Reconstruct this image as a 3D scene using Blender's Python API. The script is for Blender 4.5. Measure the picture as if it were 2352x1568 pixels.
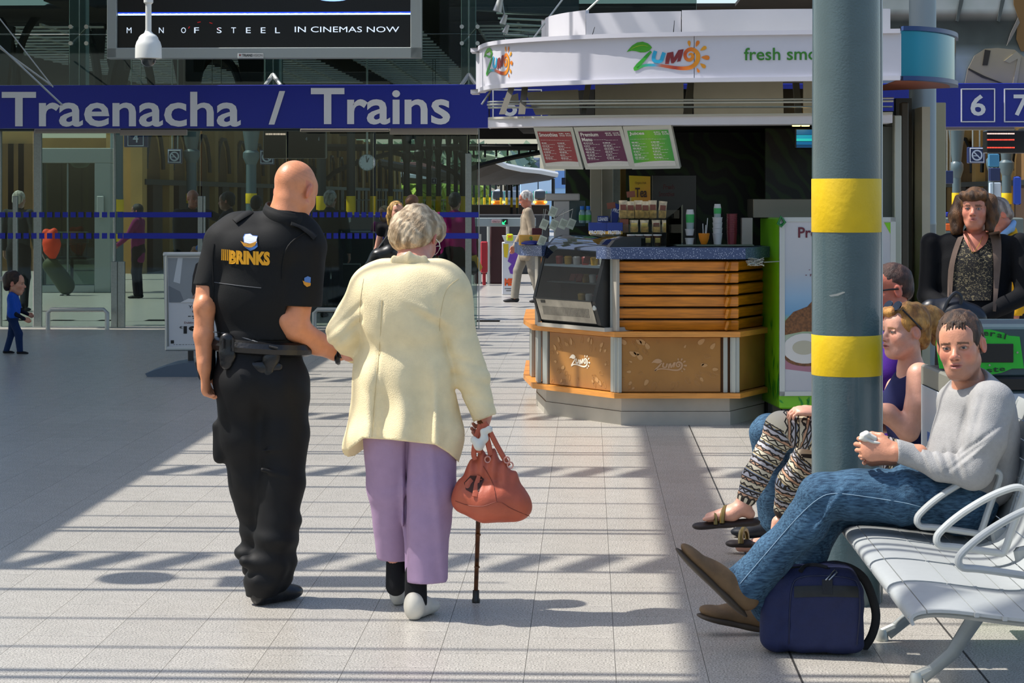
import bpy, bmesh, math, random
import numpy as np
from mathutils import Vector, Matrix, geometry
random.seed(7); np.random.seed(7)
for o in list(bpy.data.objects): bpy.data.objects.remove(o)
SC = bpy.context.scene
COL = SC.collection
# ---------------------------------------------------------------- camera (the picture is 2352 x 1568, focal length 5000 px)
CAMH = 1.63
cam_d = bpy.data.cameras.new('camera'); cam = bpy.data.objects.new('camera', cam_d); COL.objects.link(cam)
cam.location = (0, 0, CAMH); cam.rotation_euler = (math.pi/2, 0, 0)
cam_d.sensor_width = 36; cam_d.lens = 5000/2352*36
cam_d.shift_y = -(784-452)/2352.0
cam_d.clip_end = 600; cam_d.clip_start = .1
SC.camera = cam
# ---------------------------------------------------------------- sky, sun, exposure
SUN_EL = math.radians(57.5)
SUN_TO = Vector((1, -0.04, 0)).normalized()          # where shadows fall on the floor
wd = bpy.data.worlds.new('sky'); SC.world = wd; wd.use_nodes = True
nt = wd.node_tree; nt.nodes.clear()
sky = nt.nodes.new('ShaderNodeTexSky'); sky.sky_type = 'NISHITA'; sky.sun_disc = False
sky.sun_elevation = SUN_EL; sky.sun_rotation = math.radians(-92); sky.air_density = 1.0; sky.dust_density = 2.0; sky.ozone_density = 1.0
bgn = nt.nodes.new('ShaderNodeBackground'); bgn.inputs[1].default_value = 0.18
hs = nt.nodes.new('ShaderNodeHueSaturation'); hs.inputs['Saturation'].default_value = 1.1
wo = nt.nodes.new('ShaderNodeOutputWorld')
nt.links.new(sky.outputs[0], hs.inputs['Color']); nt.links.new(hs.outputs[0], bgn.inputs[0]); nt.links.new(bgn.outputs[0], wo.inputs[0])
sd = bpy.data.lights.new('sun', 'SUN'); so = bpy.data.objects.new('sun', sd); COL.objects.link(so)
sd.energy = 4.7; sd.angle = math.radians(.53); sd.color = (1, .955, .89)
ldir = Vector((SUN_TO.x*math.cos(SUN_EL), SUN_TO.y*math.cos(SUN_EL), -math.sin(SUN_EL)))
so.rotation_euler = ldir.to_track_quat('-Z', 'Y').to_euler(); so.location = (-8, 6, 14)
SC.view_settings.view_transform = 'Standard'; SC.view_settings.look = 'None'
SC.view_settings.gamma = 1; SC.view_settings.use_curve_mapping = False
SC.view_settings.exposure = 0.35
# ---------------------------------------------------------------- helpers
def P(x, y, D): return Vector(((x-1176)*D/5000, D, CAMH-(y-452)*D/5000))
def GD(y): return 5000*CAMH/(y-452)
TH = math.radians(2.0); CT, ST = math.cos(TH), math.sin(TH)
def RR(u, v, z=0): return Vector((u*CT+v*ST, -u*ST+v*CT, z))
RM = Matrix(((CT, ST, 0), (-ST, CT, 0), (0, 0, 1)))
I3 = Matrix.Identity(3)
def lin(c):
    if isinstance(c, str):
        c = c.lstrip('#'); c = [int(c[i:i+2], 16)/255 for i in (0, 2, 4)]
    return tuple((x/12.92 if x <= .04045 else ((x+.055)/1.055)**2.4) for x in c)
_m = {}
def mat(name, col, rough=.5, metal=0, noise=0, nscale=30, bump=0, bscale=60, attr=False, emit=0, spec=.5, trans=0, coat=0, sss=0, stretch=None):
    if name in _m: return _m[name]
    m = bpy.data.materials.new(name); m.use_nodes = True; n = m.node_tree.nodes; l = m.node_tree.links
    b = n['Principled BSDF']; c = lin(col)
    b.inputs['Base Color'].default_value = (*c, 1); b.inputs['Roughness'].default_value = rough; b.inputs['Metallic'].default_value = metal
    b.inputs['Specular IOR Level'].default_value = spec
    if coat: b.inputs['Coat Weight'].default_value = coat; b.inputs['Coat Roughness'].default_value = .08
    if sss: b.inputs['Subsurface Weight'].default_value = sss; b.inputs['Subsurface Radius'].default_value = (.01, .004, .002); b.inputs['Subsurface Scale'].default_value = 1
    tc = n.new('ShaderNodeTexCoord'); vec = tc.outputs['Object']
    if stretch:
        mp = n.new('ShaderNodeMapping'); mp.inputs['Scale'].default_value = stretch; l.new(vec, mp.inputs['Vector']); vec = mp.outputs[0]
    src = None
    if attr:
        a = n.new('ShaderNodeAttribute'); a.attribute_name = 'Col'; src = a.outputs['Color']
    if noise or attr:
        t = n.new('ShaderNodeTexNoise'); t.inputs['Scale'].default_value = nscale; t.inputs['Detail'].default_value = 5; l.new(vec, t.inputs['Vector'])
        mr = n.new('ShaderNodeMapRange'); mr.inputs[1].default_value = .3; mr.inputs[2].default_value = .7
        mr.inputs[3].default_value = 1-noise; mr.inputs[4].default_value = 1+noise; l.new(t.outputs[0], mr.inputs[0])
        mx = n.new('ShaderNodeMix'); mx.data_type = 'RGBA'; mx.blend_type = 'MULTIPLY'; mx.inputs[0].default_value = 1
        if src: l.new(src, mx.inputs[6])
        else: mx.inputs[6].default_value = (*c, 1)
        l.new(mr.outputs[0], mx.inputs[7]); l.new(mx.outputs[2], b.inputs['Base Color'])
    if bump:
        t2 = n.new('ShaderNodeTexNoise'); t2.inputs['Scale'].default_value = bscale; t2.inputs['Detail'].default_value = 6; l.new(vec, t2.inputs['Vector'])
        bp = n.new('ShaderNodeBump'); bp.inputs['Strength'].default_value = bump; bp.inputs['Distance'].default_value = .01
        l.new(t2.outputs[0], bp.inputs['Height']); l.new(bp.outputs[0], b.inputs['Normal'])
    if emit:
        b.inputs['Emission Color'].default_value = (*c, 1); b.inputs['Emission Strength'].default_value = emit
        if attr: l.new(src, b.inputs['Emission Color'])
    if trans: b.inputs['Transmission Weight'].default_value = trans
    _m[name] = m; return m
def glass(name, tint, refl=.5, alpha=.85, rough=.02):
    """thin pane: lets light through, with a clear reflection at its surface"""
    if name in _m: return _m[name]
    m = bpy.data.materials.new(name); m.use_nodes = True; n = m.node_tree.nodes; l = m.node_tree.links; n.clear()
    t = n.new('ShaderNodeBsdfTransparent'); t.inputs[0].default_value = (*lin(tint), 1)
    g = n.new('ShaderNodeBsdfGlossy'); g.inputs['Roughness'].default_value = rough
    f = n.new('ShaderNodeFresnel'); f.inputs[0].default_value = 1.5
    mu = n.new('ShaderNodeMath'); mu.operation = 'MULTIPLY'; mu.inputs[1].default_value = refl*2; l.new(f.outputs[0], mu.inputs[0])
    mx = n.new('ShaderNodeMixShader'); l.new(mu.outputs[0], mx.inputs[0]); l.new(t.outputs[0], mx.inputs[1]); l.new(g.outputs[0], mx.inputs[2])
    o = n.new('ShaderNodeOutputMaterial'); l.new(mx.outputs[0], o.inputs[0]); _m[name] = m; return m
def tag(o, label=None, cat=None, group=None, kind=None):
    if label: o['label'] = label
    if cat: o['category'] = cat
    if group: o['group'] = group
    if kind: o['kind'] = kind
    return o
def thing(name, label, cat, loc=(0, 0, 0), group=None):
    o = bpy.data.objects.new(name, None); COL.objects.link(o); o.location = loc; o.empty_display_size = .1
    return tag(o, label, cat, group)
def put(name, me, parent=None, label=None):
    o = bpy.data.objects.new(name, me); COL.objects.link(o)
    if parent is not None:
        o.parent = parent
        if parent.type == 'EMPTY': o.matrix_parent_inverse = Matrix.Translation(-Vector(parent.location))
        elif parent.parent is None: o.matrix_parent_inverse = Matrix.Translation(-Vector(parent.location))
    if label: o['label'] = label
    return o
def mesh_of(name, V, F, m=None, smooth=False, cols=None):
    me = bpy.data.meshes.new(name); V = np.asarray(V, float)
    me.from_pydata(V.tolist(), [], [list(f) for f in F]) if not isinstance(F, np.ndarray) else me.from_pydata(V.tolist(), [], F.tolist())
    if m is not None: me.materials.append(m)
    if cols is not None:
        a = me.color_attributes.new('Col', 'FLOAT_COLOR', 'POINT')
        c4 = np.ones((len(V), 4), np.float32); c4[:, :3] = cols; a.data.foreach_set('color', c4.ravel())
    if smooth: me.polygons.foreach_set('use_smooth', [True]*len(me.polygons))
    me.update(); return me
class MB:
    """collects shapes and links them as one mesh object"""
    def __init__(s): s.v = []; s.f = []; s.c = []; s.cur = (1, 1, 1)
    def col(s, c): s.cur = lin(c); return s
    def add(s, V, F):
        n = len(s.v); s.v += [tuple(p) for p in V]; s.c += [s.cur]*len(V); s.f += [tuple(i+n for i in f) for f in F]; return s
    def box(s, c, d, R=None, taper=1):
        c = Vector(c); R = R or I3; V = []
        for z in (-1, 1):
            for x, y in ((-1, -1), (1, -1), (1, 1), (-1, 1)):
                k = taper if z > 0 else 1
                V.append(c+R@Vector((x*d[0]/2*k, y*d[1]/2*k, z*d[2]/2)))
        return s.add(V, [(3, 2, 1, 0), (4, 5, 6, 7), (0, 1, 5, 4), (1, 2, 6, 5), (2, 3, 7, 6), (3, 0, 4, 7)])
    def bbx(s, c, d, b=.004, R=None):
        """box with its edges chamfered"""
        c = Vector(c); R = R or I3; h = [x/2 for x in d]; b = min(b, min(h)*.9); V = []; F = []
        prof = [(-h[2], b), (-h[2]+b, 0), (h[2]-b, 0), (h[2], b)]
        for z, i in prof:
            X, Y = h[0]-i, h[1]-i
            for x, y in ((-X+b, -Y), (X-b, -Y), (X, -Y+b), (X, Y-b), (X-b, Y), (-X+b, Y), (-X, Y-b), (-X, -Y+b)): V.append(c+R@Vector((x, y, z)))
        for k in range(3):
            for j in range(8): F.append((k*8+j, k*8+(j+1) % 8, (k+1)*8+(j+1) % 8, (k+1)*8+j))
        F.append(tuple(range(7, -1, -1))); F.append(tuple(range(24, 32)))
        return s.add(V, F)
    def cyl(s, a, b, r, r2=None, n=12, cap=True):
        a, b = Vector(a), Vector(b); r2 = r if r2 is None else r2; d = (b-a).normalized(); u = d.orthogonal().normalized(); w = d.cross(u); V = []
        for p, q in ((a, r), (b, r2)):
            for i in range(n):
                t = 2*math.pi*i/n; V.append(p+(u*math.cos(t)+w*math.sin(t))*q)
        F = [(i, (i+1) % n, n+(i+1) % n, n+i) for i in range(n)]
        if cap: F += [tuple(range(n-1, -1, -1)), tuple(range(n, 2*n))]
        return s.add(V, F)
    def tube(s, pts, r, n=8, closed=False, flat=None):
        pts = [Vector(p) for p in pts]; m = len(pts); V = []; rs = r if isinstance(r, (list, tuple)) else [r]*m; up = None
        for i, p in enumerate(pts):
            if closed: d = pts[(i+1) % m]-pts[i-1]
            else: d = pts[min(i+1, m-1)]-pts[max(i-1, 0)]
            d = d.normalized() if d.length > 1e-9 else Vector((0, 0, 1))
            if up is None: up = d.orthogonal().normalized() if flat is None else Vector(flat[0])
            if flat is not None: up = Vector(flat[0])
            up = (up-d*up.dot(d)); up = up.normalized() if up.length > 1e-6 else d.orthogonal().normalized()
            w = d.cross(up); k = flat[1] if flat else 1
            for j in range(n):
                t = 2*math.pi*j/n; V.append(p+up*math.cos(t)*rs[i]*k+w*math.sin(t)*rs[i])
        F = []
        for i in range(m if closed else m-1):
            for j in range(n):
                a = i*n+j; b2 = i*n+(j+1) % n; c = ((i+1) % m)*n+(j+1) % n; d2 = ((i+1) % m)*n+j; F.append((a, b2, c, d2))
        if not closed: F += [tuple(range(n-1, -1, -1)), tuple(range((m-1)*n, m*n))]
        return s.add(V, F)
    def lathe(s, prof, c, n=20, axis=None):
        """prof: (radius, height) pairs about a vertical axis at c"""
        c = Vector(c); V = []; F = []; m = len(prof)
        for r, z in prof:
            for j in range(n):
                t = 2*math.pi*j/n; V.append(c+Vector((r*math.cos(t), r*math.sin(t), z)))
        for i in range(m-1):
            for j in range(n): F.append((i*n+j, i*n+(j+1) % n, (i+1)*n+(j+1) % n, (i+1)*n+j))
        F += [tuple(range(n-1, -1, -1)), tuple(range((m-1)*n, m*n))]
        return s.add(V, F)
    def prism(s, poly, z0, z1):
        """polygon in plan (x, y), extruded upward"""
        n = len(poly); V = [(p[0], p[1], z0) for p in poly]+[(p[0], p[1], z1) for p in poly]
        return s.add(V, [tuple(range(n-1, -1, -1)), tuple(range(n, 2*n))]+[(i, (i+1) % n, n+(i+1) % n, n+i) for i in range(n)])
    def slab(s, pts, nrm, t):
        """any planar outline given thickness t along nrm"""
        nrm = Vector(nrm).normalized(); n = len(pts); A = [Vector(p) for p in pts]; Bk = [p+nrm*t for p in A]
        tris = geometry.tessellate_polygon([A]); F = [tuple(x) for x in tris]+[tuple(n+i for i in x[::-1]) for x in tris]
        return s.add(A+Bk, F+[(i, (i+1) % n, n+(i+1) % n, n+i) for i in range(n)])
    def build(s, name, m, parent=None, label=None, smooth=False, cols=False):
        me = mesh_of(name, s.v, s.f, m, smooth, np.array(s.c) if cols else None)
        bm = bmesh.new(); bm.from_mesh(me); bmesh.ops.recalc_face_normals(bm, faces=bm.faces); bm.to_mesh(me); bm.free()
        if smooth == 'auto': 
            me.polygons.foreach_set('use_smooth', [True]*len(me.polygons)); me.set_sharp_from_angle(angle=math.radians(38))
        return put(name, me, parent, label)
    def top(s, name, m, label, cat, group=None, smooth=False, cols=False, kind=None):
        o = s.build(name, m, None, None, smooth, cols); return tag(o, label, cat, group, kind)
    def struct(s, name, m, label=None, smooth=False, cols=False):
        o = s.build(name, m, None, None, smooth, cols); o['kind'] = 'structure'
        if label: o['label'] = label
        return o
def copy_tree(o, loc=None, label=None, parent=None):
    c = o.copy(); COL.objects.link(c)
    if parent is not None: c.parent = parent
    for ch in [x for x in bpy.data.objects if x.parent is o]: copy_tree(ch, None, None, c)
    if loc is not None: c.location = loc
    if label: c['label'] = label
    return c
def txt(body, fit, m, parent=None, name='lettering', bold=0, shear=0, label=None, ext=.001, cols=None, mb=None):
    """lettering; fit = (lower left corner, right vector with the full width, up vector with the full height)"""
    cu = bpy.data.curves.new('t', 'FONT'); cu.body = body; cu.size = 1; cu.offset = bold; cu.shear = shear; cu.resolution_u = 3
    o = bpy.data.objects.new('t', cu); me = bpy.data.meshes.new_from_object(o); bpy.data.objects.remove(o)
    n = len(me.vertices); co = np.zeros(n*3); me.vertices.foreach_get('co', co); co = co.reshape(-1, 3)
    F = [tuple(p.vertices) for p in me.polygons]; bpy.data.meshes.remove(me)
    if n == 0: return None
    lo, hi = co.min(0), co.max(0); o0, r, u = Vector(fit[0]), Vector(fit[1]), Vector(fit[2])
    if r.length > 0 and u.length == 0: u = None
    w = max(hi[0]-lo[0], 1e-6); h = max(hi[1]-lo[1], 1e-6)
    nn = np.array(r.cross(u).normalized())*ext
    V = np.array(o0)+np.outer((co[:, 0]-lo[0])/w, np.array(r))+np.outer((co[:, 1]-lo[1])/h, np.array(u))+nn
    if mb is not None: mb.add(V.tolist(), F); return None
    return put(name, mesh_of(name, V, F, m), parent, label)
def flines(mb, o0, r, u, rows, seed=0, lw=.55):
    """rows of small print too fine to read: short dashes like words; rows = (u0, v, u1) in 0..1 of the sheet"""
    rd = random.Random(seed); nn = r.cross(u).normalized()*.0012
    for (a, v, b, h) in rows:
        x = a
        while x < b-.004:
            w = rd.uniform(.02, .06)*lw*2; e = min(x+w, b)
            p = o0+r*x+u*v+nn; q = o0+r*e+u*v+nn; mb.add([p, q, q+u*h, p+u*h], [(0, 1, 2, 3)]); x = e+.012
# ---------------------------------------------------------------- signed-distance modelling, meshed with surface nets
class Sdf:
    def __init__(s, h=.006, k=.02): s.h = h; s.k = k; s.ops = []; s.disp = None; s.hol = None; s.lo = np.array([1e9]*3); s.hi = -s.lo
    def _a(s, fn, lo, hi, k, col, mode='u'):
        lo = np.array(lo, float); hi = np.array(hi, float)
        if mode == 'u': s.lo = np.minimum(s.lo, lo); s.hi = np.maximum(s.hi, hi)
        s.ops.append((fn, lo, hi, s.k if k is None else k, col, mode)); return s
    def cap(s, a, b, ra, rb=None, k=None, flat=None, col=0, mode='u'):
        a = np.array(a, float); b = np.array(b, float); rb = ra if rb is None else rb; ab = b-a; L = max(ab@ab, 1e-12)
        w = None
        if flat: w = np.array(Vector(flat[0]).normalized()); sc = flat[1]
        def fn(X, Y, Z):
            x, y, z = X-a[0], Y-a[1], Z-a[2]
            t = np.clip((x*ab[0]+y*ab[1]+z*ab[2])/L, 0, 1); x = x-t*ab[0]; y = y-t*ab[1]; z = z-t*ab[2]
            if w is not None:
                c = (x*w[0]+y*w[1]+z*w[2])*(1-1/sc); x = x-c*w[0]; y = y-c*w[1]; z = z-c*w[2]
            return (np.sqrt(x*x+y*y+z*z)-(ra+t*(rb-ra)))*(min(1, sc) if w is not None else 1)
        R = max(ra, rb)*(max(1, flat[1]) if flat else 1)
        return s._a(fn, np.minimum(a, b)-R, np.maximum(a, b)+R, k, col, mode)
    def path(s, pts, rs, k=None, flat=None, col=0, mode='u'):
        for i in range(len(pts)-1): s.cap(pts[i], pts[i+1], rs[i], rs[i+1], k, flat, col, mode)
        return s
    def ell(s, c, r, R=None, k=None, col=0, mode='u'):
        c = np.array(c, float); r = np.array(r, float); M = np.array(R) if R is not None else np.eye(3)
        def fn(X, Y, Z):
            x, y, z = X-c[0], Y-c[1], Z-c[2]
            q = [x*M[0, i]+y*M[1, i]+z*M[2, i] for i in range(3)]
            k0 = np.sqrt((q[0]/r[0])**2+(q[1]/r[1])**2+(q[2]/r[2])**2); k1 = np.sqrt((q[0]/r[0]**2)**2+(q[1]/r[1]**2)**2+(q[2]/r[2]**2)**2)
            return k0*(k0-1)/np.maximum(k1, 1e-6)
        e = np.sqrt(((M*r)**2).sum(1))
        return s._a(fn, c-e, c+e, k, col, mode)
    def box(s, c, hf, R=None, rd=.01, k=None, col=0, mode='u'):
        c = np.array(c, float); hf = np.array(hf, float)-rd; M = np.array(R) if R is not None else np.eye(3)
        def fn(X, Y, Z):
            x, y, z = X-c[0], Y-c[1], Z-c[2]
            q = [np.abs(x*M[0, i]+y*M[1, i]+z*M[2, i])-hf[i] for i in range(3)]
            m = [np.maximum(v, 0) for v in q]
            return np.sqrt(m[0]**2+m[1]**2+m[2]**2)+np.minimum(np.maximum(q[0], np.maximum(q[1], q[2])), 0)-rd
        e = np.abs(M)@(hf+rd)
        return s._a(fn, c-e, c+e, k, col, mode)
    def half(s, p, n, k=.0):
        """keep the side the normal points away from"""
        p = np.array(p, float); n = np.array(Vector(n).normalized())
        def fn(X, Y, Z): return (X-p[0])*n[0]+(Y-p[1])*n[1]+(Z-p[2])*n[2]
        s.ops.append((fn, None, None, k, 0, 'h')); return s
    def cut(s, f): s.ops.append((f, None, None, 0, 0, 'h')); return s
    def mesh(s):
        h = s.h; pad = h*3+.012; lo = s.lo-pad; n = np.ceil((s.hi+pad-lo)/h).astype(int)+1
        ax = [(lo[i]+h*np.arange(n[i])).astype(np.float32) for i in range(3)]
        D = np.full(tuple(n), .2, np.float32); CI = np.zeros(tuple(n), np.int8)
        for fn, l, hh, k, col, mode in s.ops:
            if mode == 'h': continue
            m = k+h*2+.006; i0 = np.maximum(np.floor((l-m-lo)/h).astype(int), 0); i1 = np.minimum(np.ceil((hh+m-lo)/h).astype(int)+1, n)
            if (i1 <= i0).any(): continue
            sl = tuple(slice(i0[j], i1[j]) for j in range(3))
            d = fn(ax[0][sl[0]][:, None, None], ax[1][sl[1]][None, :, None], ax[2][sl[2]][None, None, :]).astype(np.float32)
            c = D[sl]
            if mode == 'u':
                if col or CI.any(): CI[sl] = np.where(d < c, col, CI[sl])
                r = np.minimum(c, d)
                if k > 0: q = np.maximum(k-np.abs(c-d), 0)/k; r = r-q*q*k*.25
                D[sl] = r
            else:
                d = -d; r = np.maximum(c, d)
                if k > 0: q = np.maximum(k-np.abs(c-d), 0)/k; r = r+q*q*k*.25
                D[sl] = r
        if s.disp is not None:
            idx = np.nonzero(np.abs(D) < .035); 
            D[idx] += s.disp(ax[0][idx[0]], ax[1][idx[1]], ax[2][idx[2]]).astype(np.float32)
        for fn, l, hh, k, col, mode in s.ops:
            if mode == 'h': D = np.maximum(D, fn(ax[0][:, None, None], ax[1][None, :, None], ax[2][None, None, :]).astype(np.float32))
        if s.hol is not None:
            t, f = s.hol; inner = -(D+t); reg = f(ax[0][:, None, None], ax[1][None, :, None], ax[2][None, None, :])
            D = np.where(np.broadcast_to(reg, D.shape), np.maximum(D, inner), D)
        D[0] = D[-1] = .1; D[:, 0] = D[:, -1] = .1; D[:, :, 0] = D[:, :, -1] = .1
        ins = D < 0
        cnt = np.zeros(tuple(n-1), np.int8)
        sh = [(a, b, c) for a in (0, 1) for b in (0, 1) for c in (0, 1)]
        N = n-1
        for a, b, c in sh: cnt += ins[a:a+N[0], b:b+N[1], c:c+N[2]]
        act = np.nonzero((cnt > 0) & (cnt < 8)); nv = len(act[0]); A = np.stack(act, 1)
        ids = np.full(tuple(N), -1, np.int32); ids[act] = np.arange(nv)
        acc = np.zeros((nv, 3)); w = np.zeros(nv)
        for ax_ in range(3):
            o1, o2 = [i for i in range(3) if i != ax_]
            for p in (0, 1):
                for q in (0, 1):
                    s0 = np.zeros(3, int); s0[o1] = p; s0[o2] = q; s1 = s0.copy(); s1[ax_] = 1
                    d0 = D[tuple((A+s0).T)]; d1 = D[tuple((A+s1).T)]; cr = (d0 < 0) != (d1 < 0)
                    t = np.where(cr, d0/np.where(cr, d0-d1, 1), 0); pt = np.tile(s0, (nv, 1)).astype(float); pt[:, ax_] = t
                    acc[cr] += pt[cr]; w[cr] += 1
        V = lo+h*(A+acc/w[:, None]); F = []
        for ax_ in range(3):
            o1, o2 = [(1, 2), (2, 0), (0, 1)][ax_]
            a0 = [slice(0, None)]*3; a1 = [slice(0, None)]*3; a0[ax_] = slice(0, -1); a1[ax_] = slice(1, None)
            i0_ = ins[tuple(a0)]; i1_ = ins[tuple(a1)]; E = np.argwhere(i0_ != i1_); fl = i0_[tuple(E.T)]
            u = np.zeros(3, int); u[o1] = 1; v = np.zeros(3, int); v[o2] = 1
            q = np.stack([ids[tuple((E-u-v).T)], ids[tuple((E-v).T)], ids[tuple(E.T)], ids[tuple((E-u).T)]], 1)
            q[~fl] = q[~fl][:, ::-1]; F.append(q)
        F = np.concatenate(F); ci = CI[tuple((A+np.rint(acc/w[:, None]).astype(int)).T)]
        return V, F, ci
def join(ms):
    V = []; F = []; C = []; n = 0
    for v, f, c in ms: V.append(v); F.append(f+n); C.append(c); n += len(v)
    return np.concatenate(V), np.concatenate(F), np.concatenate(C)
def sobj(name, ms, m, parent=None, label=None, pal=None, paint=None):
    V, F, ci = join(ms) if isinstance(ms, list) else ms
    cols = None
    if pal is not None: cols = np.array([lin(c) for c in pal])[np.clip(ci, 0, len(pal)-1)]
    if paint is not None: cols = paint(V, cols)
    return put(name, mesh_of(name, V, F, m, True, cols), parent, label)
def wav(amp, fr, seed, aniso=(1, 1, 1), n=5):
    """smooth random folds"""
    r = np.random.RandomState(seed); ks = r.normal(size=(n, 3))*np.array(aniso); ks = ks/np.linalg.norm(ks, axis=1)[:, None]*np.array(fr)*r.uniform(.6, 1.5, (n, 1)); ph = r.uniform(0, 6.28, n)
    kk = r.normal(size=(n, 3))*fr*.35; pp = r.uniform(0, 6.28, n)
    def f(x, y, z):
        o = 0
        for i in range(n):
            o = o+np.sin(ks[i, 0]*x+ks[i, 1]*y+ks[i, 2]*z+ph[i]+1.3*np.sin(kk[i, 0]*x+kk[i, 1]*y+kk[i, 2]*z+pp[i]))
        return amp*o/n*1.8
    return f
def fsum(*fs): return lambda x, y, z: sum(f(x, y, z) for f in fs)
# ---------------------------------------------------------------- people
def frame(f, up=(0, 0, 1)):
    f = Vector(f).normalized(); u = Vector(up); r = f.cross(u).normalized(); u = r.cross(f).normalized()
    return Matrix(((r.x, f.x, u.x), (r.y, f.y, u.y), (r.z, f.z, u.z)))
def head_sdf(S, c, R, s=1, fat=0, female=False, ears=True, mouth=0):
    c = Vector(c); L = lambda x, y, z: c+R@(Vector((x, y, z))*s)
    e = lambda p, r, k=.02, mode='u', R2=None: S.ell(L(*p), [q*s for q in r], R if R2 is None else R@R2, k*s, mode=mode)
    cp = lambda a, b, r1, r2, k=.012, mode='u': S.cap(L(*a), L(*b), r1*s, r2*s, k*s, mode=mode)
    e((0, -.012, .035), (.077, .097, .089)); e((0, .025, -.03), (.058+fat, .066, .082), .03)
    e((0, .052, -.088), (.034+fat*.7, .034, .026), .03); cp((-.047-fat*.5, .0, -.055), (-.02, .055, -.09), .020, .019, .03); cp((.047+fat*.5, .0, -.055), (.02, .055, -.09), .020, .019, .03)
    e((.04, .054, -.025), (.023, .024, .026), .025); e((-.04, .054, -.025), (.023, .024, .026), .025)
    br = .008 if female else .0105
    cp((-.046, .066, .020), (-.014, .082, .019), br, br, .014); cp((.046, .066, .020), (.014, .082, .019), br, br, .014); e((0, .06, .045), (.05, .03, .035), .03)
    for x in (-.031, .031): e((x, .094, .0), (.019, .014, .0115), .01, 's'); e((x, .0745, .0), (.0135, .0125, .0125), .002); cp((x-.014, .082, .0065), (x+.014, .082, .0065), .0035, .0035, .004)
    cp((0, .082, .012), (0, .108, -.026), .008, .0115, .014); e((0, .108, -.03), (.0125, .012, .0105), .008); e((.013, .099, -.033), (.0078, .011, .0085), .006); e((-.013, .099, -.033), (.0078, .011, .0085), .006)
    e((0, .082, -.058), (.024, .018, .018), .018); e((0, .0955, -.0565), (.021, .009, .0052), .005); e((0, .095, -.0675-mouth*.5), (.019, .0095, .0068), .005)
    e((0, .106, -.0615-mouth*.2), (.021, .012, .0018+mouth*.5), .003, 's')
    if ears:
        for q in (-1, 1):
            R2 = Matrix.Rotation(q*.3, 3, 'Z')@Matrix.Rotation(-.18, 3, 'X')
            e((q*.081, -.010, .0), (.0085, .0185, .031), .006, 'u', R2); e((q*.0865, -.004, .003), (.005, .010, .019), .004, 's', R2)
def paint_head(c, R, s=1, skin='#c98f74', lip='#a8625a', brow='#5a4030', iris='#46545c', stub=None, red='#c8705c', scalp=None, hairline=.075, browy=.0185):
    c = np.array(c); M = np.array(R)
    def f(V, cols):
        q = (V-c)@M/s; x, y, z = q[:, 0], q[:, 1], q[:, 2]; d = np.linalg.norm(q, axis=1); hd = (d < .17) & (z > -.125)
        out = np.array(cols); 
        def mixc(w, col): out[:] = out*(1-w[:, None])+np.array(lin(col))*w[:, None]
        g = lambda v, w: np.exp(-(v/w)**2)
        mixc(hd*(.55*g(np.abs(x)-.043, .018)*g(z+.03, .022)*(y > .03)+.5*g(x, .014)*g(z+.03, .014)*(y > .09)), red)
        mixc(hd*.6*(np.abs(x) > .074)*(np.abs(z) < .04)*(np.abs(y+.01) < .03), red)
        if stub: mixc(hd*.5*np.clip((-.045-z)/.02, 0, 1)*(y > -.01)*(1-g(x, .02)*g(z+.062, .008)), stub)
        mixc(hd*.85*((x/.0225)**2+((z+.0615)/.0095)**2 < 1)*(y > .08), lip); mixc(hd*.7*((x/.02)**2+((z+.0615)/.0022)**2 < 1)*(y > .08), '#3a1512')
        mixc(hd*.7*((x/.006-1.6)**2+((z+.0395)/.0035)**2 < 1)*(y > .09), '#4a1d15'); mixc(hd*.7*((x/.006+1.6)**2+((z+.0395)/.0035)**2 < 1)*(y > .09), '#4a1d15')
        bz = browy-.10*(np.abs(x)-.03)*(np.abs(x) > .03)
        mixc(hd*.85*(np.abs(z-bz) < .0042)*(np.abs(np.abs(x)-.031) < .0195)*(y > .05), brow)
        ex = np.abs(x)-.031; eye = ((ex/.0125)**2+((z-.0003)/.0046)**2 < 1) & (y > .06) & hd
        mixc(hd*.45*((ex/.018)**2+((z)/.0105)**2 < 1)*(y > .05), '#7a4a3a'); mixc(eye*.9, '#a39486'); mixc(eye*((ex/.0056)**2+((z-.0005)/.0056)**2 < 1)*1., iris); mixc(eye*((ex/.0028)**2+((z-.0005)/.0028)**2 < 1)*1., '#080808')
        mixc(hd*.8*(((ex/.0145)**2+((z-.0005)/.0064)**2 < 1) & ~((ex/.014)**2+((z+.0008)/.0048)**2 < 1))*(z > 0)*(y > .06), '#2a1710')
        if scalp: mixc(hd*.0+hd*.35*np.clip((z+y*-.6-.01)/.04, 0, 1), scalp)
        return out
    return f
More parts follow.
